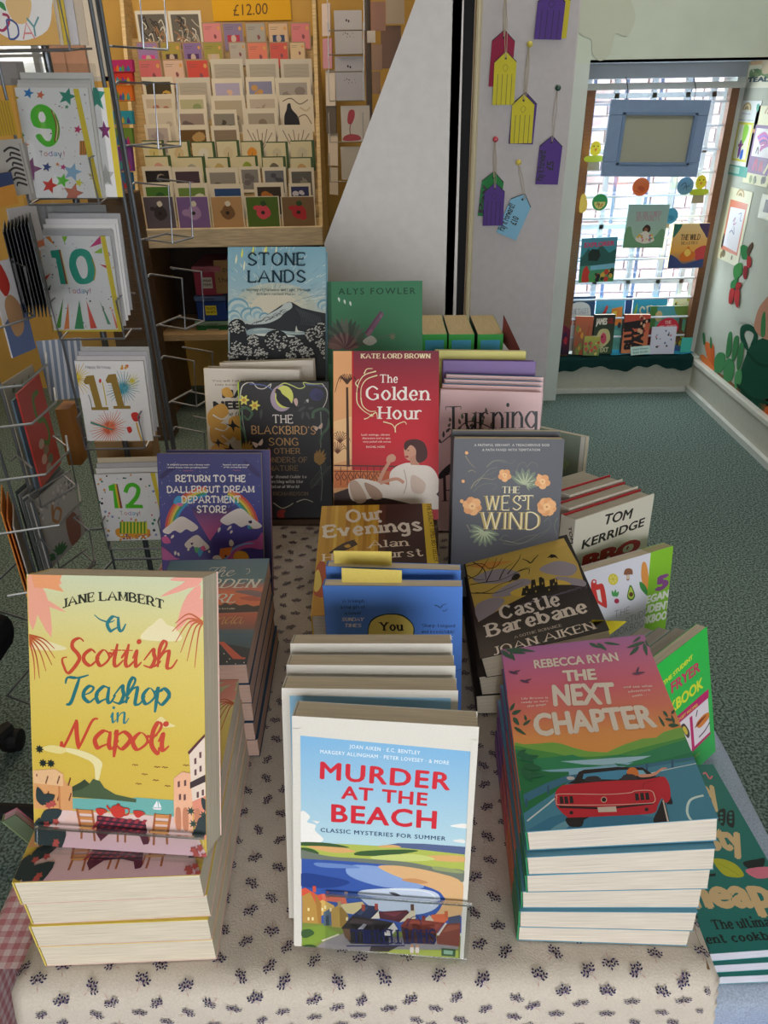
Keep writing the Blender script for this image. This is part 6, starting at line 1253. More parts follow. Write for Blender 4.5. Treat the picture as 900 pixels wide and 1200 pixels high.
for x, px in ((xl, 157), (xr-.016, 371)):
    tp = at(px, 27, Y=3.86)
    m = MB(); pts = [(3.585, z0+.02), (4.02, z0+.02), (4.02, 1.86), (3.90, 1.86)]
    xx = x
    m.prism(pts, .016, '#d9bf90', DI @ Matrix(((0, 0, 1, xx+.016), (1, 0, 0, 0), (0, 1, 0, 0), (0, 0, 0, 1)))); m.build('side_board', M_WOOD, dr)
TIER = []
NT = 12
rows = [ # y of card tops on the enlargement, then x0,x1,picture colours
 (48, [(28, 168, 'g'), (172, 318, 'g')], 0), (98, [(322, 410, 'p#d9888c'), (412, 505, 'p#8a7a9c#b53a54'), (512, 604, 'p#a8a49c'), (612, 704, 'p#d9b896#3a4a6c'), (712, 800, 'p#d97f84')], 1),
 (184, [(32, 130, 'p#9c7fae#d94a94'), (140, 230, 'p#a8984c#4a3a3c'), (236, 324, 'p#8a70a4#5a3a6a'), (326, 415, 'p#a0984a#c9b08c'), (440, 518, 'p#b5aca4'), (520, 614, 'p#de7f68'), (618, 704, 'p#d05a50'), (708, 778, 'p#d9bf98')], 2),
 (260, [(40, 145, 'p#cf6f74'), (148, 245, 'p#d9b8a4'), (250, 354, 'p#cf5248'), (360, 502, 's'), (515, 660, 's'), (668, 806, 's')], 3),
 (342, [(58, 196, 'm#4a3f2c#c4a04c'), (205, 358, 's'), (365, 500, 'm#b0a8c4#d9b4a0'), (515, 642, 'm#8a8aa8#c99a5c'), (645, 800, 'm#a8a098#8a8078')], 4),
 (418, [(60, 200, 'm#c4b49c#a8705c'), (212, 340, 'm#b5b08c#8f9a6c'), (362, 512, 'm#b5a890#8f8474'), (518, 656, 'm#bfb0a0#9c8c7c'), (662, 812, 'b')], 5),
 (480, [(70, 206, 'm#cfc4b4#b8aa9c'), (210, 342, 'm#9a8a80#6f5f5c'), (362, 476, 'm#8a8478#4f463c'), (510, 655, 'm#a89c8c#857868')], 6),
 (550, [(70, 182, 'm#b3a6a0#9f9292'), (205, 352, 'm#6a4f2c#b5925c'), (362, 486, 'm#8a7864#5f4c44'), (500, 645, 't'), (655, 810, 't')], 7),
 (620, [(60, 157, 'e#d0c07c'), (170, 270, 'e#cfb88c'), (278, 380, 'e#d9d4c4'), (388, 487, 'e#cfc09c'), (495, 592, 'e#d98f2c'), (605, 702, 'e#c9bfa0'), (712, 818, 'e#c8c0a4')], 8),
 (688, [(75, 186, 'e#cf9a8c'), (218, 337, 'e#a8a898'), (350, 447, 'e#c0a86c'), (475, 568, 'e#8a9a34'), (590, 692, 'e#6a6450'), (712, 814, 'e#c4a06c')], 9),
 (735, [(58, 188, 'm#2a2628#9a8c80'), (190, 322, 'm#4a3a44#8a6a80'), (340, 482, 'm#8f8880#5f5854'), (486, 578, 'm#85807c#6c6464'), (588, 692, 'm#6c6c72#4a4a52'), (705, 816, 'm#5f5a54#8a8478')], 10),
 (806, [(60, 192, 'm#4f7a34#2f5a2c'), (202, 348, 'm#6f8a44#d9d8c4'), (362, 506, 'm#2c4a7c#b8c4d0'), (552, 682, 'm#3a2f24#b5702c'), (705, 802, 'm#2c2f5c#c9c4d0')], 11),
 (864, [(60, 199, 'f#5c5560#3a3438'), (206, 352, 'f#7a5f96#a88ab8'), (358, 502, 'f#b58f64#7a5a3c'), (512, 662, 'f#4f6a24#d04a5c'), (670, 820, 'f#7a6040#b02c34')], 12)]
PICT = {'p': 'plain {0} card', 's': 'silvery sleeved card', 'g': 'black-and-white patterned card', 'm': 'cream-edged {0} picture card', 'b': 'cream card with a large black bird', 't': 'cream card with thin branches', 'e': 'green-edged {0} motif card', 'f': 'photograph card in {0}'}
def cname(h):
    import colorsys
    r, g, b = [int(h[i:i+2], 16)/255 for i in (1, 3, 5)]; H, S, V_ = colorsys.rgb_to_hsv(r, g, b); H *= 360
    if S < .14: return 'pale grey' if V_ > .6 else 'grey'
    n = 'red' if H < 15 or H > 345 else 'tan' if H < 42 else 'olive yellow' if H < 70 else 'green' if H < 170 else 'blue' if H < 255 else 'purple' if H < 300 else 'pink'
    if n == 'red' and V_ > .8 and S < .5: n = 'pink'
    return n
ORD = ['first', 'second', 'third', 'fourth', 'fifth', 'sixth', 'seventh', 'eighth', 'ninth', 'tenth', 'eleventh', 'twelfth', 'thirteenth']
for ri, (yt, cs, k) in enumerate(rows):
    Y = 3.92-.0262*k
    for ci, (xa, xb, code) in enumerate(cs):
        yy = yt+((ci*37) % 3-1)*3*(k < 12 and k > 3)
        a, b_ = at(150+xa/3.75, yy/3.75, Y=Y), at(150+xb/3.75, yy/3.75, Y=Y); w = b_.x-a.x
        h = min(w*1.15, .165); zb = a.z-h
        if k == 12: zb = z1-.004; h = a.z-zb
        kind = code[0]; pc = ['#'+c for c in code[1:].split('#') if c] or ['#8a8a84']
        def art(A, kind=kind, pc=pc, s=ri*9+ci):
            g = random.Random(s)
            if kind == 'p':
                A.bg([(0, '#a88a6c'), (1, '#a88a6c')]); A.p(pc[0], 5, 5, 93, 5, 93, 100, 5, 100); A.s('#5f5558', 1.5, 12, 18, 50, 18, straight=True); A.s('#5f5558', 1.5, 12, 25, 42, 25, straight=True); A.e('#d9a05c', 82, 22, 7)
                if len(pc) > 1: A.p(pc[1], 20, 45, 78, 45, 78, 75, 20, 75); A.b('#c9b4a8', 40, 48, 55, 46, 62, 60, 50, 72, 38, 64)
                else: A.b('#8a4f58', 55, 50, 62, 44, 70, 55, 60, 62)
            elif kind == 'g':
                A.bg([(0, '#dcd8cc'), (1, '#dcd8cc')]); A.p('#6a6560', 8, 8, 92, 8, 92, 92, 8, 92)
                for i in range(26): x, y = g.uniform(12, 80), g.uniform(12, 75); A.s(g.choice(['#d9d6cc', '#34302e', '#b5b0a4', '#a8805c']), 3, x, y, x+10, y+g.uniform(-8, 12), x+g.uniform(4, 22), y+18)
            elif kind == 's':
                A.bg([(0, '#cfc8ba'), (1, '#c4bcae')]); A.p('#b0a89a', 10, 12, 90, 12, 90, 70, 10, 70)
                for i in range(5): A.s('#a39b8c', 1.5, 14, 24+i*9, 50, 22+i*9, 86, 25+i*9)
            else:
                A.bg([(0, '#ddd3c0'), (1, '#ddd3c0')]); x0, y0, x1, y1 = (10, 12, 90, 88) if kind in 'me' else (3, 2, 97, 98)
                if kind == 'e': A.bg([(0, '#3f5a34'), (1, '#3f5a34')]); A.p('#d6cca8', 0, 4, 88, 4, 88, 100, 0, 100); A.b(pc[0], 25, 40, 45, 22, 68, 35, 60, 62, 35, 60); A.s('#6a6a3c', 3, 48, 42, 46, 60, 50, 75)
                elif kind in 'mf':
                    A.p(pc[0], x0, y0, x1, y0, x1, y1, x0, y1)
                    for i in range(9 if kind == 'm' else 4): x, y, r = g.uniform(25, 75), g.uniform(28, 72), g.uniform(8, 17); A.e(pc[1] if i % 3 else pc[0], x, y, r, r*.7, 8)
                    if kind == 'f': A.b(pc[1], 35, 40, 50, 25, 68, 38, 72, 60, 50, 74, 32, 60); A.b('#d8cfc0' if ci < 3 else '#2f4a24', 44, 20, 56, 14, 62, 26, 50, 32); A.e('#2c2624', 50, 52, 6)
                elif kind == 'b': A.b('#1d1a1c', 15, 80, 12, 52, 20, 35, 24, 22, 32, 20, 36, 34, 50, 48, 56, 62, 54, 85); A.s('#6a5c4c', 2.5, 10, 15, 35, 8, 60, 22, 85, 12); A.s('#6a5c4c', 2.5, 50, 55, 75, 48, 92, 70); A.s('#c9b89c', 5, 60, 30, 78, 38, 90, 30)
                else:
                    for i in range(6): A.s('#7a6a54', 2.2, 50, 70, 30+i*9, 40, 15+i*15, 12+(i % 2)*9)
                    A.b('#8a6f5c', 40, 45, 55, 38, 62, 50, 48, 55)
        lb = PICT[kind].format(cname(pc[0]))+', {} from left, {} row of stepped display'.format(ORD[ci], ORD[ri] if ri < 12 else 'bottom')
        flat('greeting_card', ((a.x+b_.x)/2, Y, zb), w, h, 0, 0, 0, lb, 'greeting card', art, group='greeting cards on the stepped display')
for k in range(13):
    Y = 3.925-.0262*k; a = at(200, rows[k][0]/3.75, Y=Y).z-.14
    MB().box(xl+.016, xr-.016, Y, Y+.012, z0+.02, max(a+.04, z0+.05), '#c9ab78', M=DI).build('tier_board', M_WOOD, dr)
# cabinet below the display with plastic boxes
cb = thing('cabinet', T(-.67, 3.6, 0), 'open brown wooden cabinet under the card display, holding coloured boxes', 'cabinet')
zs = at(230, 399, Y=3.62).z; x0 = at(170, 340, Y=3.6).x; CW = '#8a6a48'
MB().box(x0, x0+.03, 3.62, 4.05, 0, z0, CW, M=DI).build('side_panel', M_WOOD, cb)
MB().box(xr-.02, xr, 3.62, 4.05, 0, z0, CW, M=DI).build('side_panel', M_WOOD, cb)
MB().box(x0, xr, 3.62, 4.05, zs, zs+.028, '#c0a27c', M=DI).build('shelf', M_WOOD, cb)
MB().box(x0, xr, 4.02, 4.05, zs, z0, '#3a2f28', M=DI).build('back_panel', M_WOOD, cb)
def crate(px0, py0, px1, py1, Y, col, lid, lab_, lc, label):
    a, b_ = at(px0, py0, Y=Y), at(px1, py1, Y=Y); t = thing('plastic_box', T((a.x+b_.x)/2, Y, b_.z), label, 'box', 'plastic boxes in the cabinet'); w, h = (b_.x-a.x)/2, a.z-b_.z
    MB().box(-w*.94, w*.94, 0, .30, 0, h*.80, col).build('box_body', M_PLASTIC, t, .006)
    l = MB().box(-w, w, -.008, .31, h*.80, h, lid).build('lid', M_PLASTIC, t, .005)
    MB().tube([(-w*.35, -.014, h*.82), (-w*.3, -.016, h*.97), (w*.3, -.016, h*.97), (w*.35, -.014, h*.82)], .005, lid).build('handle', M_PLASTIC, l)
    q = MB().box(-w*.38, w*.32, -.003, -.001, h*.25, h*.62, lc).build('paper_label', M_CARD, t)
    P = Matrix(((1, 0, 0, -w*.38), (0, 0, -1, -.003), (0, 1, 0, h*.25), (0, 0, 0, 1))); A = Art(P, t.matrix_world @ P, w*.7, h*.37, 2.5e-5)
    for i, s_ in enumerate(lab_): A.t(s_, 10, 42+i*38, 90, 42+i*38, 24, '#2a2420', 'sans', .02)
    A.done('label_print', q); return t
crate(224, 312, 262, 346, 3.70, '#a83a54', '#b96a7c', ['WRAP', 'ITEMS'], '#d8cfc8', 'red-pink plastic box with white label, topmost in the cabinet')
crate(227, 347, 268, 376, 3.70, '#1f3f8f', '#5a6fa0', ['TICKETS', 'RECEIPTS'], '#e3d23a', 'blue plastic box with a yellow label, middle of the cabinet pile')
crate(228, 377, 272, 399, 3.70, '#1f6a3c', '#7a9a8a', ['CARDS'], '#d0c4b4', 'green plastic box with pale label at the bottom of the cabinet pile')
crate(270, 343, 312, 378, 3.74, '#5a2f8c', '#7a5fa0', ['BAGS'], '#8a7ab0', 'purple plastic box beside the blue one in the cabinet')
crate(270, 378, 312, 399, 3.74, '#7a4a5c', '#8a6a74', ['MISC'], '#8a7a80', 'dull mauve plastic box under the purple one in the cabinet')
a = at(256, 344, Y=3.69)
flat('card_sign', (at(272, 344, Y=3.69).x, 3.69, a.z), .15, .155, 0, 4, 0, 'small brown card sign with handwriting standing in the cabinet', 'sign', lambda A: [A.un().t('You hav', 8, 36, 96, 34, 16, '#3a2c1c', 'hand'), A.t('the rest', 10, 66, 96, 64, 14, '#3a2c1c', 'hand')], '#a8865c', .002)
# price sign on the yellow wall
a = at(296, 24, Y=4.11); flat('price_sign', (a.x, 4.112, a.z), .36, .24, 0, 0, 0, 'orange-yellow paper sign with a handwritten price on the yellow wall', 'sign', lambda A: [A.un().t('£12.00', 26, 92, 70, 90, 18, '#6a4a1c', 'sans', 0, .1)], '#f0b82c', .001)
# small carousel of bright books left of the display
cs = ['#b0306c', '#c83a34', '#d8702c', '#2f8fa8', '#6a8a3c', '#7a3f8c', '#2f6f9c', '#b89a3c', '#3f9a8c', '#4a3f8c']
for i, (y0, y1) in enumerate(((72, 84), (86, 98), (100, 118), (130, 145), (150, 170), (172, 200), (202, 222))):
    a, b_ = at(126, y0, Y=3.30), at(158, y1, Y=3.30)
    flat('picture_book', ((a.x+b_.x)/2, 3.30, b_.z), b_.x-a.x, max(a.z-b_.z, .04), -18, 6, 0, 'small bright {} book, {} from the top left of the card display'.format(['pink', 'red', 'orange', 'teal', 'green', 'violet', 'blue'][i], ORD[i]), 'book', (lambda A, i=i: [A.bg([(0, cs[i]), (1, cs[i])])]+[A.b(cs[(i+k) % 10], 12*k, 90, 12*k+8, 35+(k*17) % 30, 12*k+16, 90) for k in range(7)]), cs[i], .015, 'bright books left of the card display')
kb = at(142, 262, Y=3.4)
o = MB().box(kb.x-.10, kb.x+.09, 3.33, 3.45, 0, at(142, 226, Y=3.35).z, '#5f4a3a').build('book_plinth', M_WOOD, None, .004); tag(o, 'brown plinth carrying the small bright books left of the card display', 'plinth')
# far wire spinner with pale cards
fs = thing('card_spinner', T(-.03, 3.35, 0), 'far wire spinner with pale cards behind the sloping white panel', 'card rack')
m = MB(); m.tube([(0, 0, .02), (0, 0, 2.1)], .012, '#7a7470', 8); m.build('centre_column', M_WIRE, fs)
m = MB(); m.lathe((0, 0, 0), [(.26, 0), (.26, .015), (.03, .04), (.02, .06)], '#4a4644', 18); m.build('foot', M_WIRE, fs)
random.seed(4)
fc = [(391, 12, 425, 64, 3.25, '#cfc8c8', 'f'), (392, 66, 428, 118, 3.25, '#c4bfc4', 'f'), (399, 124, 434, 166, 3.25, '#d9cfc4', 'r'), (399, 172, 432, 210, 3.25, '#c9bfb0', 'n'), (374, 4, 389, 42, 3.32, '#c9b8b4', 'l'), (375, 45, 391, 80, 3.32, '#c08a9c', 'l'), (378, 82, 395, 124, 3.32, '#cfc4bc', 'l'), (379, 124, 396, 156, 3.32, '#5f5854', 'l'), (381, 156, 398, 194, 3.32, '#c9bcae', 'l'), (383, 196, 398, 228, 3.32, '#b8ab9c', 'l'),
      (430, 2, 452, 36, 3.38, '#b5846c', 'n'), (430, 36, 440, 50, 3.30, '#e0d4c4', 'n'), (430, 52, 448, 82, 3.38, '#b08a6c', 'n'), (430, 84, 446, 110, 3.38, '#a8805c', 'n'), (446, 30, 470, 80, 3.44, '#7a5a44', 'n'), (452, -8, 474, 28, 3.44, '#b8a48c', 'n')]
NM = {'f': 'pale grey card with two small motifs', 'r': 'white card printed with red flowers', 'n': 'plain brownish card', 'l': 'narrow side-on card'}
for i, (x0_, y0_, x1_, y1_, Y, c, k) in enumerate(fc):
    a, b_ = at(x0_, y0_, Y=Y), at(x1_, y1_, Y=Y)
    def art(A, k=k, c=c):
        A.bg([(0, c), (1, c)])
        if k == 'f': A.e('#3a3434', 44, 22, 3); A.e('#3a3434', 52, 24, 3); bits(A, 8, 30, 70, 50, 60, ['#8a8080'], 2, 2)
        if k == 'r': A.b('#b52c34', 22, 45, 28, 15, 45, 12, 48, 28, 36, 50); A.b('#b53a44', 8, 85, 30, 78, 60, 82, 64, 95, 8, 96); A.s('#8a3a3c', 3, 36, 45, 30, 60, 30, 80)
    flat('greeting_card', ((a.x+b_.x)/2, Y, b_.z), b_.x-a.x, a.z-b_.z, (-40 if k == 'l' else 0), 3, 0, NM[k]+', {} of the far spinner counted downwards'.format(ORD[i % 13] if i < 13 else ['fourteenth', 'fifteenth', 'sixteenth'][i-13]), 'greeting card', art, c, .003, 'cards on the far spinner')
for y0_ in (64, 118, 166, 212, 36, 84):
    q = at(408, y0_, Y=3.24); m = MB(); X0 = q.x-.07; 
    m.tube([(X0+.03, -3.35+3.25+0, 0+q.z), (X0+.03, 3.22-3.35, q.z), (X0+.03, 3.215-3.35, q.z+.10), (X0+.03, 3.25-3.35, q.z+.10)], .002, '#9a948c', 5)
    m.tube([(X0+.13+.03, 3.25-3.35, q.z), (X0+.16, 3.22-3.35, q.z), (X0+.16, 3.215-3.35, q.z+.10), (X0+.16, 3.25-3.35, q.z+.10)], .002, '#9a948c', 5)
    m.tube([(X0+.03, 3.22-3.35, q.z), (X0+.16, 3.22-3.35, q.z)], .002, '#9a948c', 5); m.build('wire_pocket', M_WIRE, fs)
# sloping white side panel of a display unit
e0, e1 = at(380, 285, Y=1.7), at(487, 0, Y=1.7); sl = (e1.x-e0.x)/(e1.z-e0.z); er = at(543, 0, Y=1.7).x
pts = [(e0.x-.01, 0), (er+.012, 0), (er, e1.z+(er-e1.x)/sl-.02), (er-.009, e1.z+(er-e1.x)/sl-.02), (e0.x-.0, e0.z)]
du = thing('display_unit', T(0, 1.7, 0), 'tall white sloping-sided display unit between the card display and the pillar', 'display unit')
MB().prism([(x, z) for x, z in pts], .018, '#d6d0cd', Matrix(((1, 0, 0, 0), (0, 0, -1, 0), (0, 1, 0, 0), (0, 0, 0, 1))), side='#f2f2f2').build('side_panel', M_PAINT, du, .0012)
MB().box(er-.020, er-.002, .0, .30, 0, 1.9, '#cfced4').build('back_board', M_PAINT, du)

# ------------------------------------------------------------------ house-shaped price tags on the pillar
def ptag(px, py, w, h, col, rot_, label, Y=2.598, text=None, sl=True, dark='#1f1a22', pin=None, pinc='#d9c84a'):
    """px,py: apex of the tag"""
    a = at(px, py, Y=Y); pts = [(-w/2, -h), (w/2, -h), (w/2, -w*.42), (0, 0), (-w/2, -w*.42)]
    M = T(a.x, Y, a.z) @ rot(rot_, 'Y'); t = thing('price_tag', M, label, 'tag', 'house-shaped tags hanging on the pillar')
    fr_ = Matrix(((1, 0, 0, 0), (0, 0, -1, -.003), (0, 1, 0, 0), (0, 0, 0, 1)))
    b_ = MB().prism(pts, .0015, col, fr_, side=dark).build('tag_card', M_CARD, t)
    P = Matrix(((1, 0, 0, -w/2), (0, 0, -1, -.003), (0, 1, 0, -h), (0, 0, 0, 1))); A = Art(P, M @ P, w, h, 2.5e-5); A.un()
    top = w*.42/h*100
    A.s(dark, 3.5, 0, top, 50, 0, 100, top, straight=True); A.e(dark, 50, 13, 5, 5*w/h, 8)
    if sl and not text:
        for x in (18, 39, 61, 82): A.s(dark, 2.2, x, 42, x, 100, straight=True)
        A.s('#7a6a1c' if 'yellow' in label else dark, 1.6, 38, 30, 50, 24, 62, 30, 50, 37, 38, 30)
    if text: A.fo = None; A.t(text[0], 30, 92, 30, 30, 17, dark, 'sans', .03); A.t(text[1], 70, 70, 70, 52, 15, dark, 'sans', .03)
    A.done('tag_print', b_)
    if pin:
        q = at(*pin, Y=Y); li = M.inverted(); m = MB()
        for s_ in (-1, 1): m.tube([li @ Vector((q.x, Y-.006, q.z)), li @ Vector(((q.x+a.x)/2+s_*.005, Y-.005, (q.z+a.z)/2)), li @ Vector((a.x+s_*.0015, Y-.006, a.z-h*.12))], .0009, '#c9bba4', 5)
        m.build('string', M_CLOTH, t)
        m = MB(); m.lathe(tuple(li @ Vector((q.x, Y-.001, q.z))), [(.003, -.002), (.004, .004), (.008, .007), (.0085, .012), (.004, .016)], pinc, 10, 'y'); m.build('push_pin', M_PLASTIC, t)
    return t
W_ = 27/870*2.37*1.0
ptag(591, 35, .068, .145, '#a32a4c', 2, 'crimson house-shaped tag behind the upper yellow tag', 2.596, sl=False, pin=(592, -8))
ptag(593, 60, .066, .140, '#e0d23c', 0, 'yellow house-shaped tag in front of the crimson one', 2.590, pin=(592, -9))
ptag(616, 108, .076, .142, '#5a3a8c', 2, 'purple house-shaped tag behind the second yellow tag', 2.596, sl=False, pin=(620, 52))
ptag(614, 110, .068, .135, '#e0d23c', 0, 'yellow house-shaped tag in front of a purple one below the yellow pin', 2.590, pin=(620, 52))
ptag(647, 159, .072, .140, '#5f4294', 2, 'purple house-shaped tag with writing below the dark green pin', 2.594, ('Pay It Forward!', '£5'), pin=(653, 103), pinc='#1f4a3a')
ptag(579, 201, .070, .135, '#2f8a4c', 5, 'green house-shaped tag behind the purple tag below the red pin', 2.596, ('Pay', '£'), pin=(580, 163), pinc='#c8384a')
ptag(580, 214, .066, .130, '#5f4294', 0, 'purple house-shaped tag in front of the green one', 2.590, pin=(580, 163), pinc='#c8384a')
ptag(615, 227, .072, .140, '#8fc8e8', 22, 'light blue house-shaped tag hanging tilted with writing on it', 2.594, ('Pay It Forward!!', '£10'), pin=(607, 190), pinc='#e0c84a')
ptag(648, -14, .080, .125, '#5f4294', 2, 'purple house-shaped tag cut off at the top of the pillar', 2.590); ptag(656, -14, .07, .122, '#d9c83c', 2, 'yellow tag edge behind the topmost purple tag', 2.596, sl=False)

# ------------------------------------------------------------------ bay window: hanging picture, books, stickers
def quadflat(name, q, Y, label, cat, art, base, th=.003, group=None, fo=None, m=M_CARD):
    a, b_, c, d = [at(q[i], q[i+1], Y=Y) for i in range(0, 8, 2)]; w = ((b_-a).length+(c-d).length)/2; h = ((a-d).length+(b_-c).length)/2
    r = math.degrees(math.atan2(-(b_.z-a.z), b_.x-a.x)); o = (c+d)/2
    return flat(name, (o.x, Y, o.z), w, h, 0, 0, r, label, cat, art, base, th, group, m)
fp = at(770, 120, Y=3.86); q0, q1 = at(715, 118, Y=3.84), at(831, 122, Y=3.84); q2 = at(757, 207, Y=3.84)
hw = (q1.x-q0.x)/2; hh = q0.z-q2.z
MF = pose((q0.x+q1.x)/2-.003, 3.84, q2.z, 0, 0, 1.2); pf = thing('hanging_board', MF, 'wide blue-grey framed board hanging on strings in the barred window', 'frame')
FC = '#7d93b4'
for (x0_, x1_, za, zb) in ((-hw, hw, 0, .062), (-hw, hw, hh-.062, hh), (-hw, -hw+.075, .062, hh-.062), (hw-.065, hw, .062, hh-.062)): MB().box(x0_, x1_, -.012, .012, za, zb, FC).build('frame_side', M_PAINT, pf, .003)
for (x0_, x1_, za, zb) in ((-hw+.06, hw-.05, .05, .062), (-hw+.06, hw-.05, hh-.062, hh-.05), (-hw+.06, -hw+.075, .05, hh-.05), (hw-.065, hw-.05, .05, hh-.05)): MB().box(x0_, x1_, -.018, -.010, za, zb, '#6d83a4').build('inner_moulding', M_PAINT, pf, .002)
MB().box(-hw+.07, hw-.06, 0, .008, .06, hh-.06, '#a3a392').build('board', M_CARD, pf)
for px in (736, 816):
    a = at(px, 90, Y=3.87); li = MF.inverted(); m = MB(); m.tube([li @ Vector((a.x, 3.90, a.z)), li @ Vector((a.x+.004, 3.86, a.z-.05)), li @ Vector((a.x-.002, 3.845, q0.z-.005))], .002, '#3a3a3c', 5); m.build('hanging_cord', M_BLACK, pf)
Yb = 3.86
quadflat('picture_book', (679, 280, 720, 278, 719, 330, 678, 331), Yb, 'blue-green picture book of mountains hanging at the left of the window', 'book', lambda A: [A.bg([(0, '#4f8fa8'), (.3, '#3f8f9c'), (1, '#4f9a4c')]), A.p('#2f5f5a', 0, 45, 20, 22, 35, 38, 55, 15, 80, 35, 100, 25, 100, 60, 0, 62), A.p('#22302c', 20, 34, 30, 24, 50, 26, 56, 40, 48, 52, 22, 50), A.t('EXPLORER', 8, 20, 92, 18, 10, '#c43a64', 'sans', .04), A.b('#c83a34', 8, 98, 10, 70, 20, 62, 28, 75, 38, 66, 26, 82, 28, 98), A.p('#7ab8d0', 30, 62, 100, 58, 100, 70, 30, 72), bits(A, 16, 40, 95, 74, 96, ['#2c4a2c', '#d9b04a', '#c84a3c', '#2c2c34'], 6, 3)], '#3f8f9c', .012)
quadflat('picture_book', (732, 240, 779, 240, 777, 290, 729, 291), Yb, 'pale green picture book with a girl in a patterned dress hanging mid-window', 'book', lambda A: [A.bg([(0, '#8fb0ac'), (1, '#a8c0a8')]), A.b('#6f9a74', 0, 60, 12, 50, 20, 70, 35, 85, 60, 88, 78, 70, 90, 55, 100, 65, 100, 100, 0, 100), A.t('THE DRESS WITH', 20, 26, 82, 24, 9, '#b5647c', 'serif'), A.t('100 POCKETS', 22, 38, 80, 36, 11, '#b5647c', 'serif'), A.b('#3a2420', 42, 58, 50, 46, 60, 50, 62, 60, 54, 64), A.e('#8a5a44', 51, 58, 5), A.b('#dcd4c8', 28, 80, 46, 62, 58, 64, 76, 82, 52, 90), bits(A, 16, 34, 70, 70, 84, ['#c4707c', '#6a8a9c', '#d9b04a'], 3, 4)], '#8fb0ac', .012)
quadflat('picture_book', (784, 263, 827, 262, 822, 315, 783, 313), Yb, 'picture book with a golden creature and bright corners hanging at right of the window', 'book', lambda A: [A.bg([(0, '#e0c48c'), (.6, '#e8a84c'), (1, '#3a4a6c')]), A.b('#2f6a5c', 0, 0, 22, 0, 14, 18, 0, 30), A.b('#4a3a5c', 70, 0, 100, 0, 100, 32, 88, 22), A.b('#c8484c', 70, 60, 100, 50, 100, 80, 80, 85), A.b('#3a4a7c', 0, 70, 20, 76, 40, 90, 60, 88, 100, 80, 100, 100, 0, 100), A.t('THE WILD', 24, 36, 78, 36, 12, '#2c2420', 'serifb'), A.t('BEASTIES', 28, 46, 74, 46, 6, '#2c2420', 'serif'), A.b('#d9742c', 30, 70, 44, 58, 50, 50, 58, 60, 74, 68, 66, 82, 36, 84), A.b('#f0c860', 40, 64, 50, 56, 60, 66, 50, 74)], '#e0c48c', .012)
def disc(px, py, r, col, label, kind=0, col2='#e8d9a0'):
    a = at(px, py, Y=3.88); m = MB(); m.lathe((0, 0, 0), [(r, -.0015), (r, .0015)], col, 22, 'y'); o = m.build('window_decoration', M_CARD); o.matrix_world = T(a.x, 3.88, a.z)
    tag(o, label, 'decoration'); P = Matrix(((1, 0, 0, -r), (0, 0, -1, -.0016), (0, 1, 0, -r), (0, 0, 0, 1))); A = Art(P, o.matrix_world @ P, 2*r, 2*r, 2.5e-5)
    if kind == 1: A.b(col2, 30, 55, 50, 45, 75, 60, 55, 75); A.s(col2, 5, 20, 70, 50, 80, 78, 68)
    if kind == 2: A.s('#3a4a54', 4, 25, 50, 45, 30, 60, 55, 75, 45); A.s('#3a4a54', 3, 40, 70, 50, 50, 65, 75)
    if kind == 3: A.p(col2, 14, 48, 86, 48, 84, 66, 70, 84, 50, 92, 30, 84, 16, 66); bits(A, 14, 28, 72, 55, 80, ['#3f8a4c', '#c8703c'], 5, 2)
    A.done('paper_print', o)
disc(751, 219, .041, '#e0703c', 'round orange paper disc in the window below the framed board', 1, '#c8542c')
disc(803, 218, .040, '#6f9aac', 'round grey-blue paper disc in the window beside a yellow chick', 2)
disc(786, 253, .036, '#4f9fc0', 'round blue paper disc in the window between two picture books', 1, '#3a86a8')
disc(703, 237, .038, '#3f9a5c', 'green paper egg with a yellow lower half low in the window', 3, '#d9cf7a')
def chick(px, py, label, fl=1):
    a = at(px, py, Y=3.885); t = thing('paper_chick', T(a.x, 3.885, a.z), label, 'decoration'); f_ = Matrix(((fl, 0, 0, 0), (0, 0, -1, 0), (0, 1, 0, 0), (0, 0, 0, 1)))
    MB().prism(smooth([(-.025, .03), (-.018, .055), (0, .064), (.018, .055), (.026, .03), (.016, .006), (-.016, .006)], True, 3), .002, '#ecd93c', f_).build('head', M_CARD, t)
    MB().prism(smooth([(-.03, .002), (.03, .002), (.045, -.012), (.03, -.024), (-.035, -.024), (-.05, -.01)], True, 3), .002, '#b9c83c', T(0, -.002, 0) @ f_).build('collar', M_CARD, t)
    MB().prism([(-.026, -.024), (.026, -.024), (.030, -.062), (-.030, -.062)], .002, '#a39a7c', T(0, .001, 0) @ f_).build('feet', M_CARD, t)
    m = MB(); m.prism([(-.006, .030), (.008, .034), (.001, .020)], .001, '#e0843c', T(0, -.0025, 0) @ f_); m.build('beak', M_CARD, t)
    for x in (-.009, .010): MB().prism([(x-.0025, .040), (x+.0025, .040), (x+.0025, .045), (x-.0025, .045)], .001, '#1c1c1c', T(0, -.0025, 0) @ f_).build('eye', M_CARD, t)
chick(697, 183, 'yellow paper chick in the window left of the framed board'); chick(820, 222, 'yellow paper chick in the window at the lower right of the framed board')
tag(MB().prism(smooth([(-.012, -.04), (.018, -.035), (.022, 0), (.006, .04), (-.012, .03)], True, 3), .002, '#e8c860', T(*at(683, 238, Y=3.885)) @ Matrix(((1, 0, 0, 0), (0, 0, -1, 0), (0, 1, 0, 0), (0, 0, 0, 1)))).build('window_decoration', M_CARD), 'pale yellow paper shape at the left edge of the window', 'decoration')
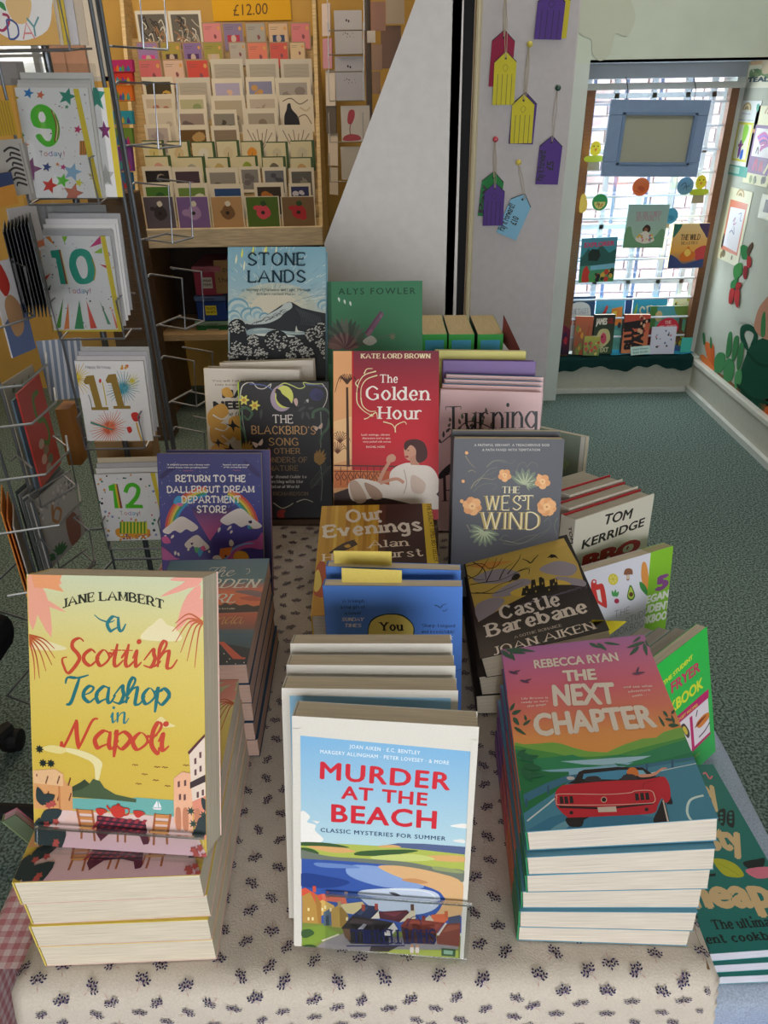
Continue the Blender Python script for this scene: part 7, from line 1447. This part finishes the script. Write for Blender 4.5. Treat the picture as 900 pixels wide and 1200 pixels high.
# children's books on the ledge over dark green and turquoise cloths
SZ = .199
m = MB(); random.seed(8); nn = 44
gx0, gx1 = at(646, 410, Y=3.9).x, at(812, 410, Y=3.9).x
for j in range(9):
    for i in range(nn+1):
        u = gx0+(gx1-gx0)*i/nn; v = j/8; y = 3.96-.085*min(v*1.6, 1); z = SZ+.003 if v < .62 else SZ+.003-(v-.62)*.16*(1+.22*math.sin(i*.35)+.1*math.sin(i*1.1))
        m.v.append((u, y-.006*math.sin(i*.9)*(v > .5), z+.003*math.sin(i*.7+j))); m.c.append(lin('#1b3a38'))
for j in range(8):
    for i in range(nn): a = j*(nn+1)+i; m.f.append((a, a+1, a+nn+2, a+nn+1)[::-1])
tag(m.build('green_cloth', M_CLOTH, None, 0, True), 'dark green cloth gathered along the window ledge', 'cloth')
m = MB(); bx0, bx1 = at(715, 400, Y=3.95).x, at(812, 400, Y=3.95).x
for j in range(5):
    for i in range(21): m.v.append((bx0+(bx1-bx0)*i/20, 4.0-.024*j, SZ+.010+.003*math.sin(i*.8+j))); m.c.append(lin('#3f9fc0'))
for j in range(4):
    for i in range(20): a = j*21+i; m.f.append((a, a+1, a+22, a+21)[::-1])
tag(m.build('turquoise_cloth', M_CLOTH, None, 0, True), 'turquoise cloth under the picture books on the window ledge', 'cloth')
def lb(x0_, y0_, x1_, y1_, Y, t, cols, label, art, yaw=0, tilt=6, hard=False):
    a, b_ = at(x0_, y0_, Y=Y), at(x1_, y0_, Y=Y); w = b_.x-a.x; h = max(a.z-(SZ+.012), .05)
    return book(pose((a.x+b_.x)/2, Y, SZ+.012, yaw, tilt, 0), w/ max(math.cos(math.radians(yaw)), .5), h, t, cols[0], cols[1], cols[0], label, art, hard, 'picture books on the window ledge')
def blob(cols, s, n=14, txt=None):
    def f(A):
        A.bg([(0, cols[0]), (1, cols[1])]); g = random.Random(s)
        for i in range(n): x, y, r = g.uniform(8, 92), g.uniform(30, 95), g.uniform(5, 13); A.b(g.choice(cols[2:]), x-r, y, x, y-r, x+r, y-2, x+r*.5, y+r, x-r*.5, y+r*.8)
        for T__ in (txt or []): A.t(*T__)
    return f
lb(664, 349, 700, 392, 3.975, .012, ('#2f4a6a', '#26405c'), 'pale book with dark blue arched border and orange title at the back of the ledge', lambda A: [A.bg([(0, '#2f4a6a'), (1, '#3a5a7c')]), A.b('#d9d6d0', 12, 100, 12, 30, 30, 12, 70, 12, 88, 30, 88, 100), A.t('THE TALES', 24, 32, 80, 30, 9, '#7a8a9c', 'serif'), A.t('EMPEROR', 18, 52, 86, 50, 13, '#c8623c', 'serifb')])
lb(701, 351, 735, 392, 3.985, .010, ('#4a9fc4', '#3a8ab0'), 'blue picture book with a red bird and orange vehicle at the back of the ledge', lambda A: [A.bg([(0, '#4aa3c8'), (1, '#5a9a6c')]), A.b('#c83a34', 8, 30, 25, 28, 36, 14, 42, 18, 34, 36, 46, 44, 26, 44), A.p('#e08a3c', 56, 20, 92, 16, 96, 50, 58, 54), A.p('#e8c84a', 60, 26, 74, 24, 76, 36, 62, 38), A.e('#3a3a44', 66, 54, 6), A.e('#3a3a44', 88, 52, 6), A.b('#6ab0a0', 0, 70, 40, 60, 100, 66, 100, 100, 0, 100)])
lb(745, 350, 785, 380, 3.99, .010, ('#2f86a8', '#25708c'), 'teal picture book with three large pale letters at the back of the ledge', lambda A: [A.bg([(0, '#2f8fb0'), (1, '#3a9aa8')]), A.t('SEA', 22, 44, 88, 40, 26, '#d9c9a0', 'serif'), A.leaf('#7fb04a', 6, 44, 12, 10, 8), A.leaf('#7fb04a', 10, 60, 4, 30, 8)])
lb(792, 349, 822, 385, 3.985, .010, ('#dcdcae', '#c8c89a'), 'cream picture book with hissing snake letters and green leaves at right of the ledge', lambda A: [A.bg([(0, '#e0dfb8'), (1, '#c9d08a')]), A.t('SSS', 40, 40, 90, 38, 18, '#3f8f8c', 'sans', .05), bits(A, 20, 5, 95, 5, 30, ['#8fae3c', '#3a3a34', '#d9b83c'], 4, 5)])
lb(736, 348, 744, 378, 3.992, .008, ('#2a4a7c', '#2a4a7c'), 'narrow dark blue book between the blue and teal picture books', None)
lb(648, 366, 672, 402, 3.915, .030, ('#3a1c34', '#2c1428'), 'thick dark purple and red novel at the left end of the ledge', blob(['#8a1f3c', '#2a1830', '#1f1430', '#b02a3c', '#3a1c44'], 3), 4, 5)
lb(676, 372, 696, 404, 3.905, .024, ('#7a4a3c', '#5a3a30'), 'orange and brown storybook beside the dark purple novel on the ledge', blob(['#c8603c', '#5f5a3c', '#d9963c', '#7a8a3c', '#b0502c'], 4), -10, 6)
lb(699, 370, 723, 403, 3.915, .030, ('#3a4a34', '#1d2a30'), 'dark green storybook with a pink face under a pale title on the ledge', lambda A: [A.bg([(0, '#2a2c2c'), (1, '#3f5a3c')]), A.t('JAMES', 8, 24, 60, 24, 15, '#e6e0d6', 'sans', .08), A.t('GIL', 64, 22, 94, 22, 13, '#8a2c2c', 'sans', .08), A.b('#c9c08a', 16, 60, 30, 38, 70, 38, 84, 62, 60, 80, 34, 80), A.b('#d0506c', 34, 60, 45, 46, 60, 50, 66, 66, 50, 74), A.e('#1c1c1c', 44, 56, 3), A.t('TEXT', 26, 95, 80, 95, 12, '#c9c9a0', 'sans', .06)])
lb(734, 370, 764, 402, 3.915, .032, ('#c85a3c', '#2a2a34'), 'thick red and black novel with stacked tall pale letters on the ledge', lambda A: [A.bg([(0, '#c8483c'), (1, '#d98a5c')]), A.p('#2a1c24', 0, 20, 100, 10, 100, 20, 0, 34), A.t('BLUE', 48, 86, 36, 20, 24, '#241c20', 'sans', .08), A.t('VALE', 84, 92, 74, 18, 24, '#241c20', 'sans', .08), bits(A, 10, 60, 95, 5, 60, ['#8a2c2c', '#e0b08c'], 6, 4)], -3)
lb(765, 360, 812, 393, 3.95, .012, ('#3f7a5c', '#2f5f4a'), 'wide woodland picture book with a red oval title on the ledge', lambda A: [A.bg([(0, '#4f9ab0'), (.5, '#5a9a6c'), (1, '#3a5a9c')]), A.b('#4a7a3c', 0, 0, 16, 0, 12, 60, 0, 80), A.b('#5a3a2c', 76, 10, 82, 10, 84, 80, 74, 80), A.b('#6a8a3c', 60, 0, 100, 0, 96, 30, 70, 22), A.e('#d8344a', 48, 48, 28, 22, 20), A.t('THE', 40, 40, 56, 39, 7, '#f0e4dc', 'serif'), A.t('CREATURES', 26, 56, 70, 54, 12, '#f0e4dc', 'serif'), A.e('#c9b07c', 22, 22, 9, 12), A.b('#7a2c34', 0, 55, 14, 50, 18, 90, 0, 95), bits(A, 16, 60, 98, 60, 85, ['#a8b03c', '#d9b04a', '#6a4a2c'], 7, 5)])
lb(766, 384, 795, 407, 3.895, .004, ('#d8d8ea', '#c8c8da'), 'small lilac-white card with tiny dark figures before the woodland book', lambda A: [A.bg([(0, '#dcdcee'), (1, '#d2d2e6')]), bits(A, 16, 15, 85, 15, 75, ['#4a4a5c', '#c87080', '#6a7aa0'], 4, 5)], 0, 8)
lb(686, 395, 704, 410, 3.888, .03, ('#a8a04c', '#6a7a3c'), 'small yellow-green block of cards at the front of the ledge', blob(['#b5b04a', '#6a8a4c', '#d9c86a', '#7a5a3c', '#c84a3c'], 6), -8, 8)
a = at(752, 407, Y=3.888); flat('shelf_label', (a.x, 3.886, SZ+.014), .105, .045, 0, 25, -4, 'pale green shelf label strip leaning before the red and black novel', 'label', lambda A: [A.un().t('Award Winners', 10, 45, 90, 42, 22, '#4a7a8c', 'sans', .02), A.t('Books Shortlist', 12, 82, 88, 80, 22, '#4a7a8c', 'sans', .02)], '#bcd8d0')
o = MB().box(at(804, 394, Y=3.93).x-.02, at(812, 394, Y=3.93).x, 3.925, 3.93, SZ+.01, SZ+.09, '#4fc4b8').build('turquoise_board', M_CARD); tag(o, 'bright turquoise board edge at the right end of the ledge', 'board')

# ------------------------------------------------------------------ right wall: award sheets and felt vegetables
WRI = Matrix(((0, 0, -1, WX-.0015), (-1, 0, 0, 0), (0, 1, 0, 0), (0, 0, 0, 1)))      # u to the right seen from inside (= -y), v up, w into the room
def wp(px, py): p_ = at(px, py, X=WX-.0015); return (-p_.y, p_.z)
def wallsheet(q, label, art, base='#ddd8c0', cat='poster', name='wall_poster'):
    P = [wp(q[i], q[i+1]) for i in range(0, 8, 2)]
    u0 = (P[0][0]+P[3][0])/2; u1 = (P[1][0]+P[2][0])/2; v0 = (P[2][1]+P[3][1])/2; v1 = (P[0][1]+P[1][1])/2
    w, h = u1-u0, v1-v0; M = WRI @ T(u0, v0, .001); o = MB()
    o.prism([(0, 0), (w, 0), (w, h), (0, h)], .001, base, Matrix()); o = o.build(name, M_CARD); o.matrix_world = M; tag(o, label, cat, 'sheets on the right wall')
    if art: A = Art(Matrix(), M, w, h, 2.5e-5); art(A); A.done('poster_print', o)
    return o
def rain(A, x, y, r):
    for i, c in enumerate(('#b09a6c', '#d9c9a0', '#9a8a5c')): A.s(c, 5, *[v for k in range(7) for v in (x+(r-i*5)*math.cos(PI*k/6), y-(r-i*5)*.5*math.sin(PI*k/6))])
wallsheet((877, 54, 930, 58, 922, 106, 872, 100), 'sheet with leafy green drawing and dark lettering at the top of the right wall', lambda A: [A.bg([(0, '#d9d2ac'), (1, '#dcd8c4')]), A.p('#d0a87c', 10, 8, 95, 8, 95, 40, 10, 40), [A.leaf(['#6f8a5c', '#4a6a4c', '#8a9a6c'][i % 3], 45+30*math.cos(i), 50, 45+38*math.cos(i*1.3), 78, 9) for i in range(10)], A.b('#c9b89c', 38, 20, 50, 10, 62, 22, 60, 60, 42, 62), A.t('TEAL ME', 12, 84, 92, 84, 12, '#2f4a54', 'sans', .06)], '#ddd8c4')
wallsheet((864, 116, 892, 120, 875, 212, 850, 200), 'award sheet with a yellow-framed child drawing and green ribbon band', lambda A: [A.bg([(0, '#dce0dc'), (1, '#d6d8cc')]), rain(A, 46, 12, 16), A.t('Winner', 28, 18, 66, 18, 2.5, '#7a6a9c', 'sans'), A.t('Rainbow award', 16, 26, 80, 26, 2.5, '#7a8a9c', 'sans'), A.leaf('#3f9a7c', 86, 12, 92, 4, 12), A.p('#cfc84a', 22, 28, 86, 28, 86, 80, 22, 80), A.p('#e0e4c4', 28, 31, 80, 31, 80, 77, 28, 77), A.b('#8fc84a', 50, 32, 70, 34, 66, 50, 54, 56), A.b('#6a2f7c', 44, 56, 52, 52, 54, 70, 46, 76), A.b('#3a6ac4', 56, 66, 66, 64, 66, 76, 56, 76), A.s('#7a3a5c', 4, 40, 58, 50, 60, 60, 56), A.e('#b07a4c', 92, 38, 6, 3), A.e('#4a4a4c', 12, 60, 5, 3), A.p('#4f9a8c', 0, 86, 100, 86, 100, 100, 0, 100), A.p('#a8c8b8', 22, 88, 66, 88, 66, 97, 22, 97), A.e('#d9e0c4', 12, 92, 6, 2.5)])
wallsheet((886, 122, 915, 126, 903, 222, 873, 213), 'award sheet with a purple frame and pink scribbled drawing', lambda A: [A.bg([(0, '#d6d2a8'), (1, '#d2d0a4')]), rain(A, 50, 10, 16), A.p('#7a5a84', 8, 24, 92, 24, 92, 86, 8, 86), A.p('#dcd8d8', 14, 28, 86, 28, 86, 64, 14, 64), [A.s(c, 5, 24+i*4, 40+i*2, 50, 34+i*3, 74-i*3, 46, 44, 52+i) for i, c in enumerate(('#c4449c', '#8a4ac4', '#d96aa0', '#5a3a9c', '#b04a8c'))], A.s('#3a2c3c', 3, 30, 60, 34, 52, 40, 61), A.s('#b0486c', 7, 30, 82, 38, 68, 46, 82), A.s('#c05a6c', 6, 56, 82, 60, 70, 66, 82), A.s('#d8d0a0', 6, 76, 84, 88, 70, 86, 60), bits(A, 8, 12, 88, 91, 96, ['#4a4a3c', '#7a8a4c'], 5, 3)])
wallsheet((857, 220, 881, 224, 866, 312, 840, 303), 'award sheet with a coral frame and faint pencil drawing', lambda A: [A.bg([(0, '#d9d6b4'), (1, '#d4d2b0')]), rain(A, 50, 9, 16), A.p('#cf7a5c', 10, 16, 90, 16, 90, 86, 10, 86), A.p('#d9d8dc', 17, 26, 84, 24, 84, 82, 17, 80), A.s('#a87a94', 2.5, 40, 44, 48, 38, 46, 48, 56, 44), A.s('#8a8aa4', 2.5, 34, 60, 44, 56, 56, 60, 50, 50), A.s('#8a8ab0', 2, 60, 32, 72, 30, 70, 38, 78, 40), A.b('#2a2626', 8, 82, 10, 64, 16, 68, 16, 82), bits(A, 6, 16, 84, 90, 96, ['#4a4a3c', '#7a6a3c'], 5, 4)])
wallsheet((893, 228, 922, 232, 915, 262, 888, 256), 'pale sheet corner with a dark picture at the right edge of the photo', lambda A: [A.bg([(0, '#d6d6c0'), (1, '#d2d2bc')]), A.p('#4a4a48', 20, 20, 60, 18, 56, 70, 18, 72)])
bb = quadflat('picture_card', (899, 56, 912, 57, 911, 77, 898, 76), 3.0, 'x', 'card', None, '#3f6f94') if 0 else None
def felt(shapes, label, name='felt_cutout', cat='decoration'):
    """shapes: (part name, colour, pixel outline, thickness) on the right wall"""
    r0 = shapes[0][2]; c = wp(r0[0], r0[1]); M = WRI @ T(c[0], c[1], 0); t = thing(name, M, label, cat)
    for i, (pn, col, q, th) in enumerate(shapes):
        P = [wp(q[k], q[k+1]) for k in range(0, len(q), 2)]; P = smooth([(a-c[0], b_-c[1]) for a, b_ in P], True, 3)
        MB().prism(P, .0016, col, T(0, 0, .0018+.0006*i)).build(pn, M_CLOTH, t)
G1, G2 = '#3a804c', '#478a4c'
felt([('leaf', G1, (868, 290, 872, 287, 878, 292, 877, 303, 870, 303), 0), ('leaf', '#5f4a3c', (882, 284, 882, 290, 877, 300, 876, 292), 0), ('leaf', G2, (861, 312, 869, 308, 870, 320, 863, 327, 860, 322), 0), ('leaf', G1, (858, 330, 865, 326, 863, 336, 857, 338), 0), ('chilli', '#a83a3c', (877, 300, 881, 303, 880, 313, 876, 312), 0), ('chilli', '#8f3438', (873, 312, 877, 314, 875, 327, 872, 324), 0), ('chilli', '#a03434', (865, 331, 870, 332, 868, 338, 863, 338), 0), ('chilli', '#b03a3c', (857, 339, 862, 340, 859, 355, 855, 354), 0), ('chilli', '#b03a3c', (863, 340, 868, 341, 866, 361, 862, 352), 0)], 'felt red chillies with green leaves on the right wall', 'felt_chillies')
felt([('carrot', '#d9703c', (826, 403, 832, 403, 837, 425, 836, 434, 831, 425), 0), ('carrot', '#cf6434', (833, 407, 837, 406, 837, 432, 835, 430), 0), ('carrot', '#e07f44', (821, 418, 825, 416, 837, 430, 835, 434, 826, 428), 0), ('stalk', '#3f7a4c', (824, 391, 826, 391, 827, 403, 825, 403), 0), ('stalk', '#3f7a4c', (833, 396, 834, 396, 835, 407, 833, 407), 0)], 'felt orange carrots with thin green stalks low on the right wall', 'felt_carrots')
felt([('lettuce', '#4a8a58', (838, 420, 843, 413, 850, 416, 848, 432, 840, 438, 837, 430), 0), ('lettuce', '#4a8a58', (850, 424, 856, 420, 861, 428, 858, 445, 850, 446, 848, 436), 0), ('lettuce', '#549660', (862, 438, 869, 433, 869, 448, 862, 455), 0)], 'felt green lettuces beside the carrots on the right wall', 'felt_lettuces')
felt([('bean', '#3f7a4c', (854, 391, 858, 391, 857, 412, 852, 420, 851, 412), 0), ('bean', '#3f7a4c', (861, 396, 866, 395, 864, 414, 859, 424, 858, 416), 0), ('bean', '#3f7a4c', (867, 404, 872, 403, 870, 424, 865, 434, 864, 424), 0)], 'felt long green beans standing above the lettuces on the right wall', 'felt_beans')
felt([('soil', '#7a5a3c', (836, 435, 848, 440, 862, 452, 868, 458, 866, 462, 850, 450, 836, 440), 0)], 'brown felt strip of soil under the lettuces on the right wall', 'felt_soil')
felt([('can_body', '#1f4f3c', (877, 410, 890, 398, 912, 392, 930, 400, 925, 480, 886, 478, 864, 458), 0), ('handle', '#1d4c3a', (868, 385, 874, 380, 884, 383, 888, 398, 880, 405, 884, 392, 876, 387, 872, 392, 876, 404, 877, 412, 869, 400), 0), ('band', '#1a4232', (877, 412, 890, 425, 912, 428, 912, 431, 890, 429, 877, 416), 0), ('band', '#1a4232', (866, 450, 880, 464, 900, 470, 900, 474, 880, 468, 865, 454), 0), ('wire_loop', '#b9bab0', (861, 372, 868, 371, 878, 376, 886, 384, 878, 379, 866, 377), 0), ('felt_hand', '#b5826a', (886, 375, 890, 362, 897, 352, 905, 348, 905, 395, 892, 394, 885, 384), 0), ('stem', '#3f7a4c', (894, 372, 898, 366, 898, 392, 893, 393), 0)], 'large dark green felt watering can on the right wall', 'felt_watering_can')
felt([('carrot', '#d9703c', (889, 474, 896, 468, 905, 470, 912, 490, 898, 490, 888, 482), 0), ('carrot', '#c85f30', (897, 478, 905, 476, 905, 492, 899, 488), 0)], 'orange felt pumpkin pieces at the foot of the watering can', 'felt_pumpkin')
for o in list(bpy.data.objects):
    if o.type == 'MESH' and o.parent is None and 'label' not in o and o.get('kind') is None: print('UNTAGGED', o.name)
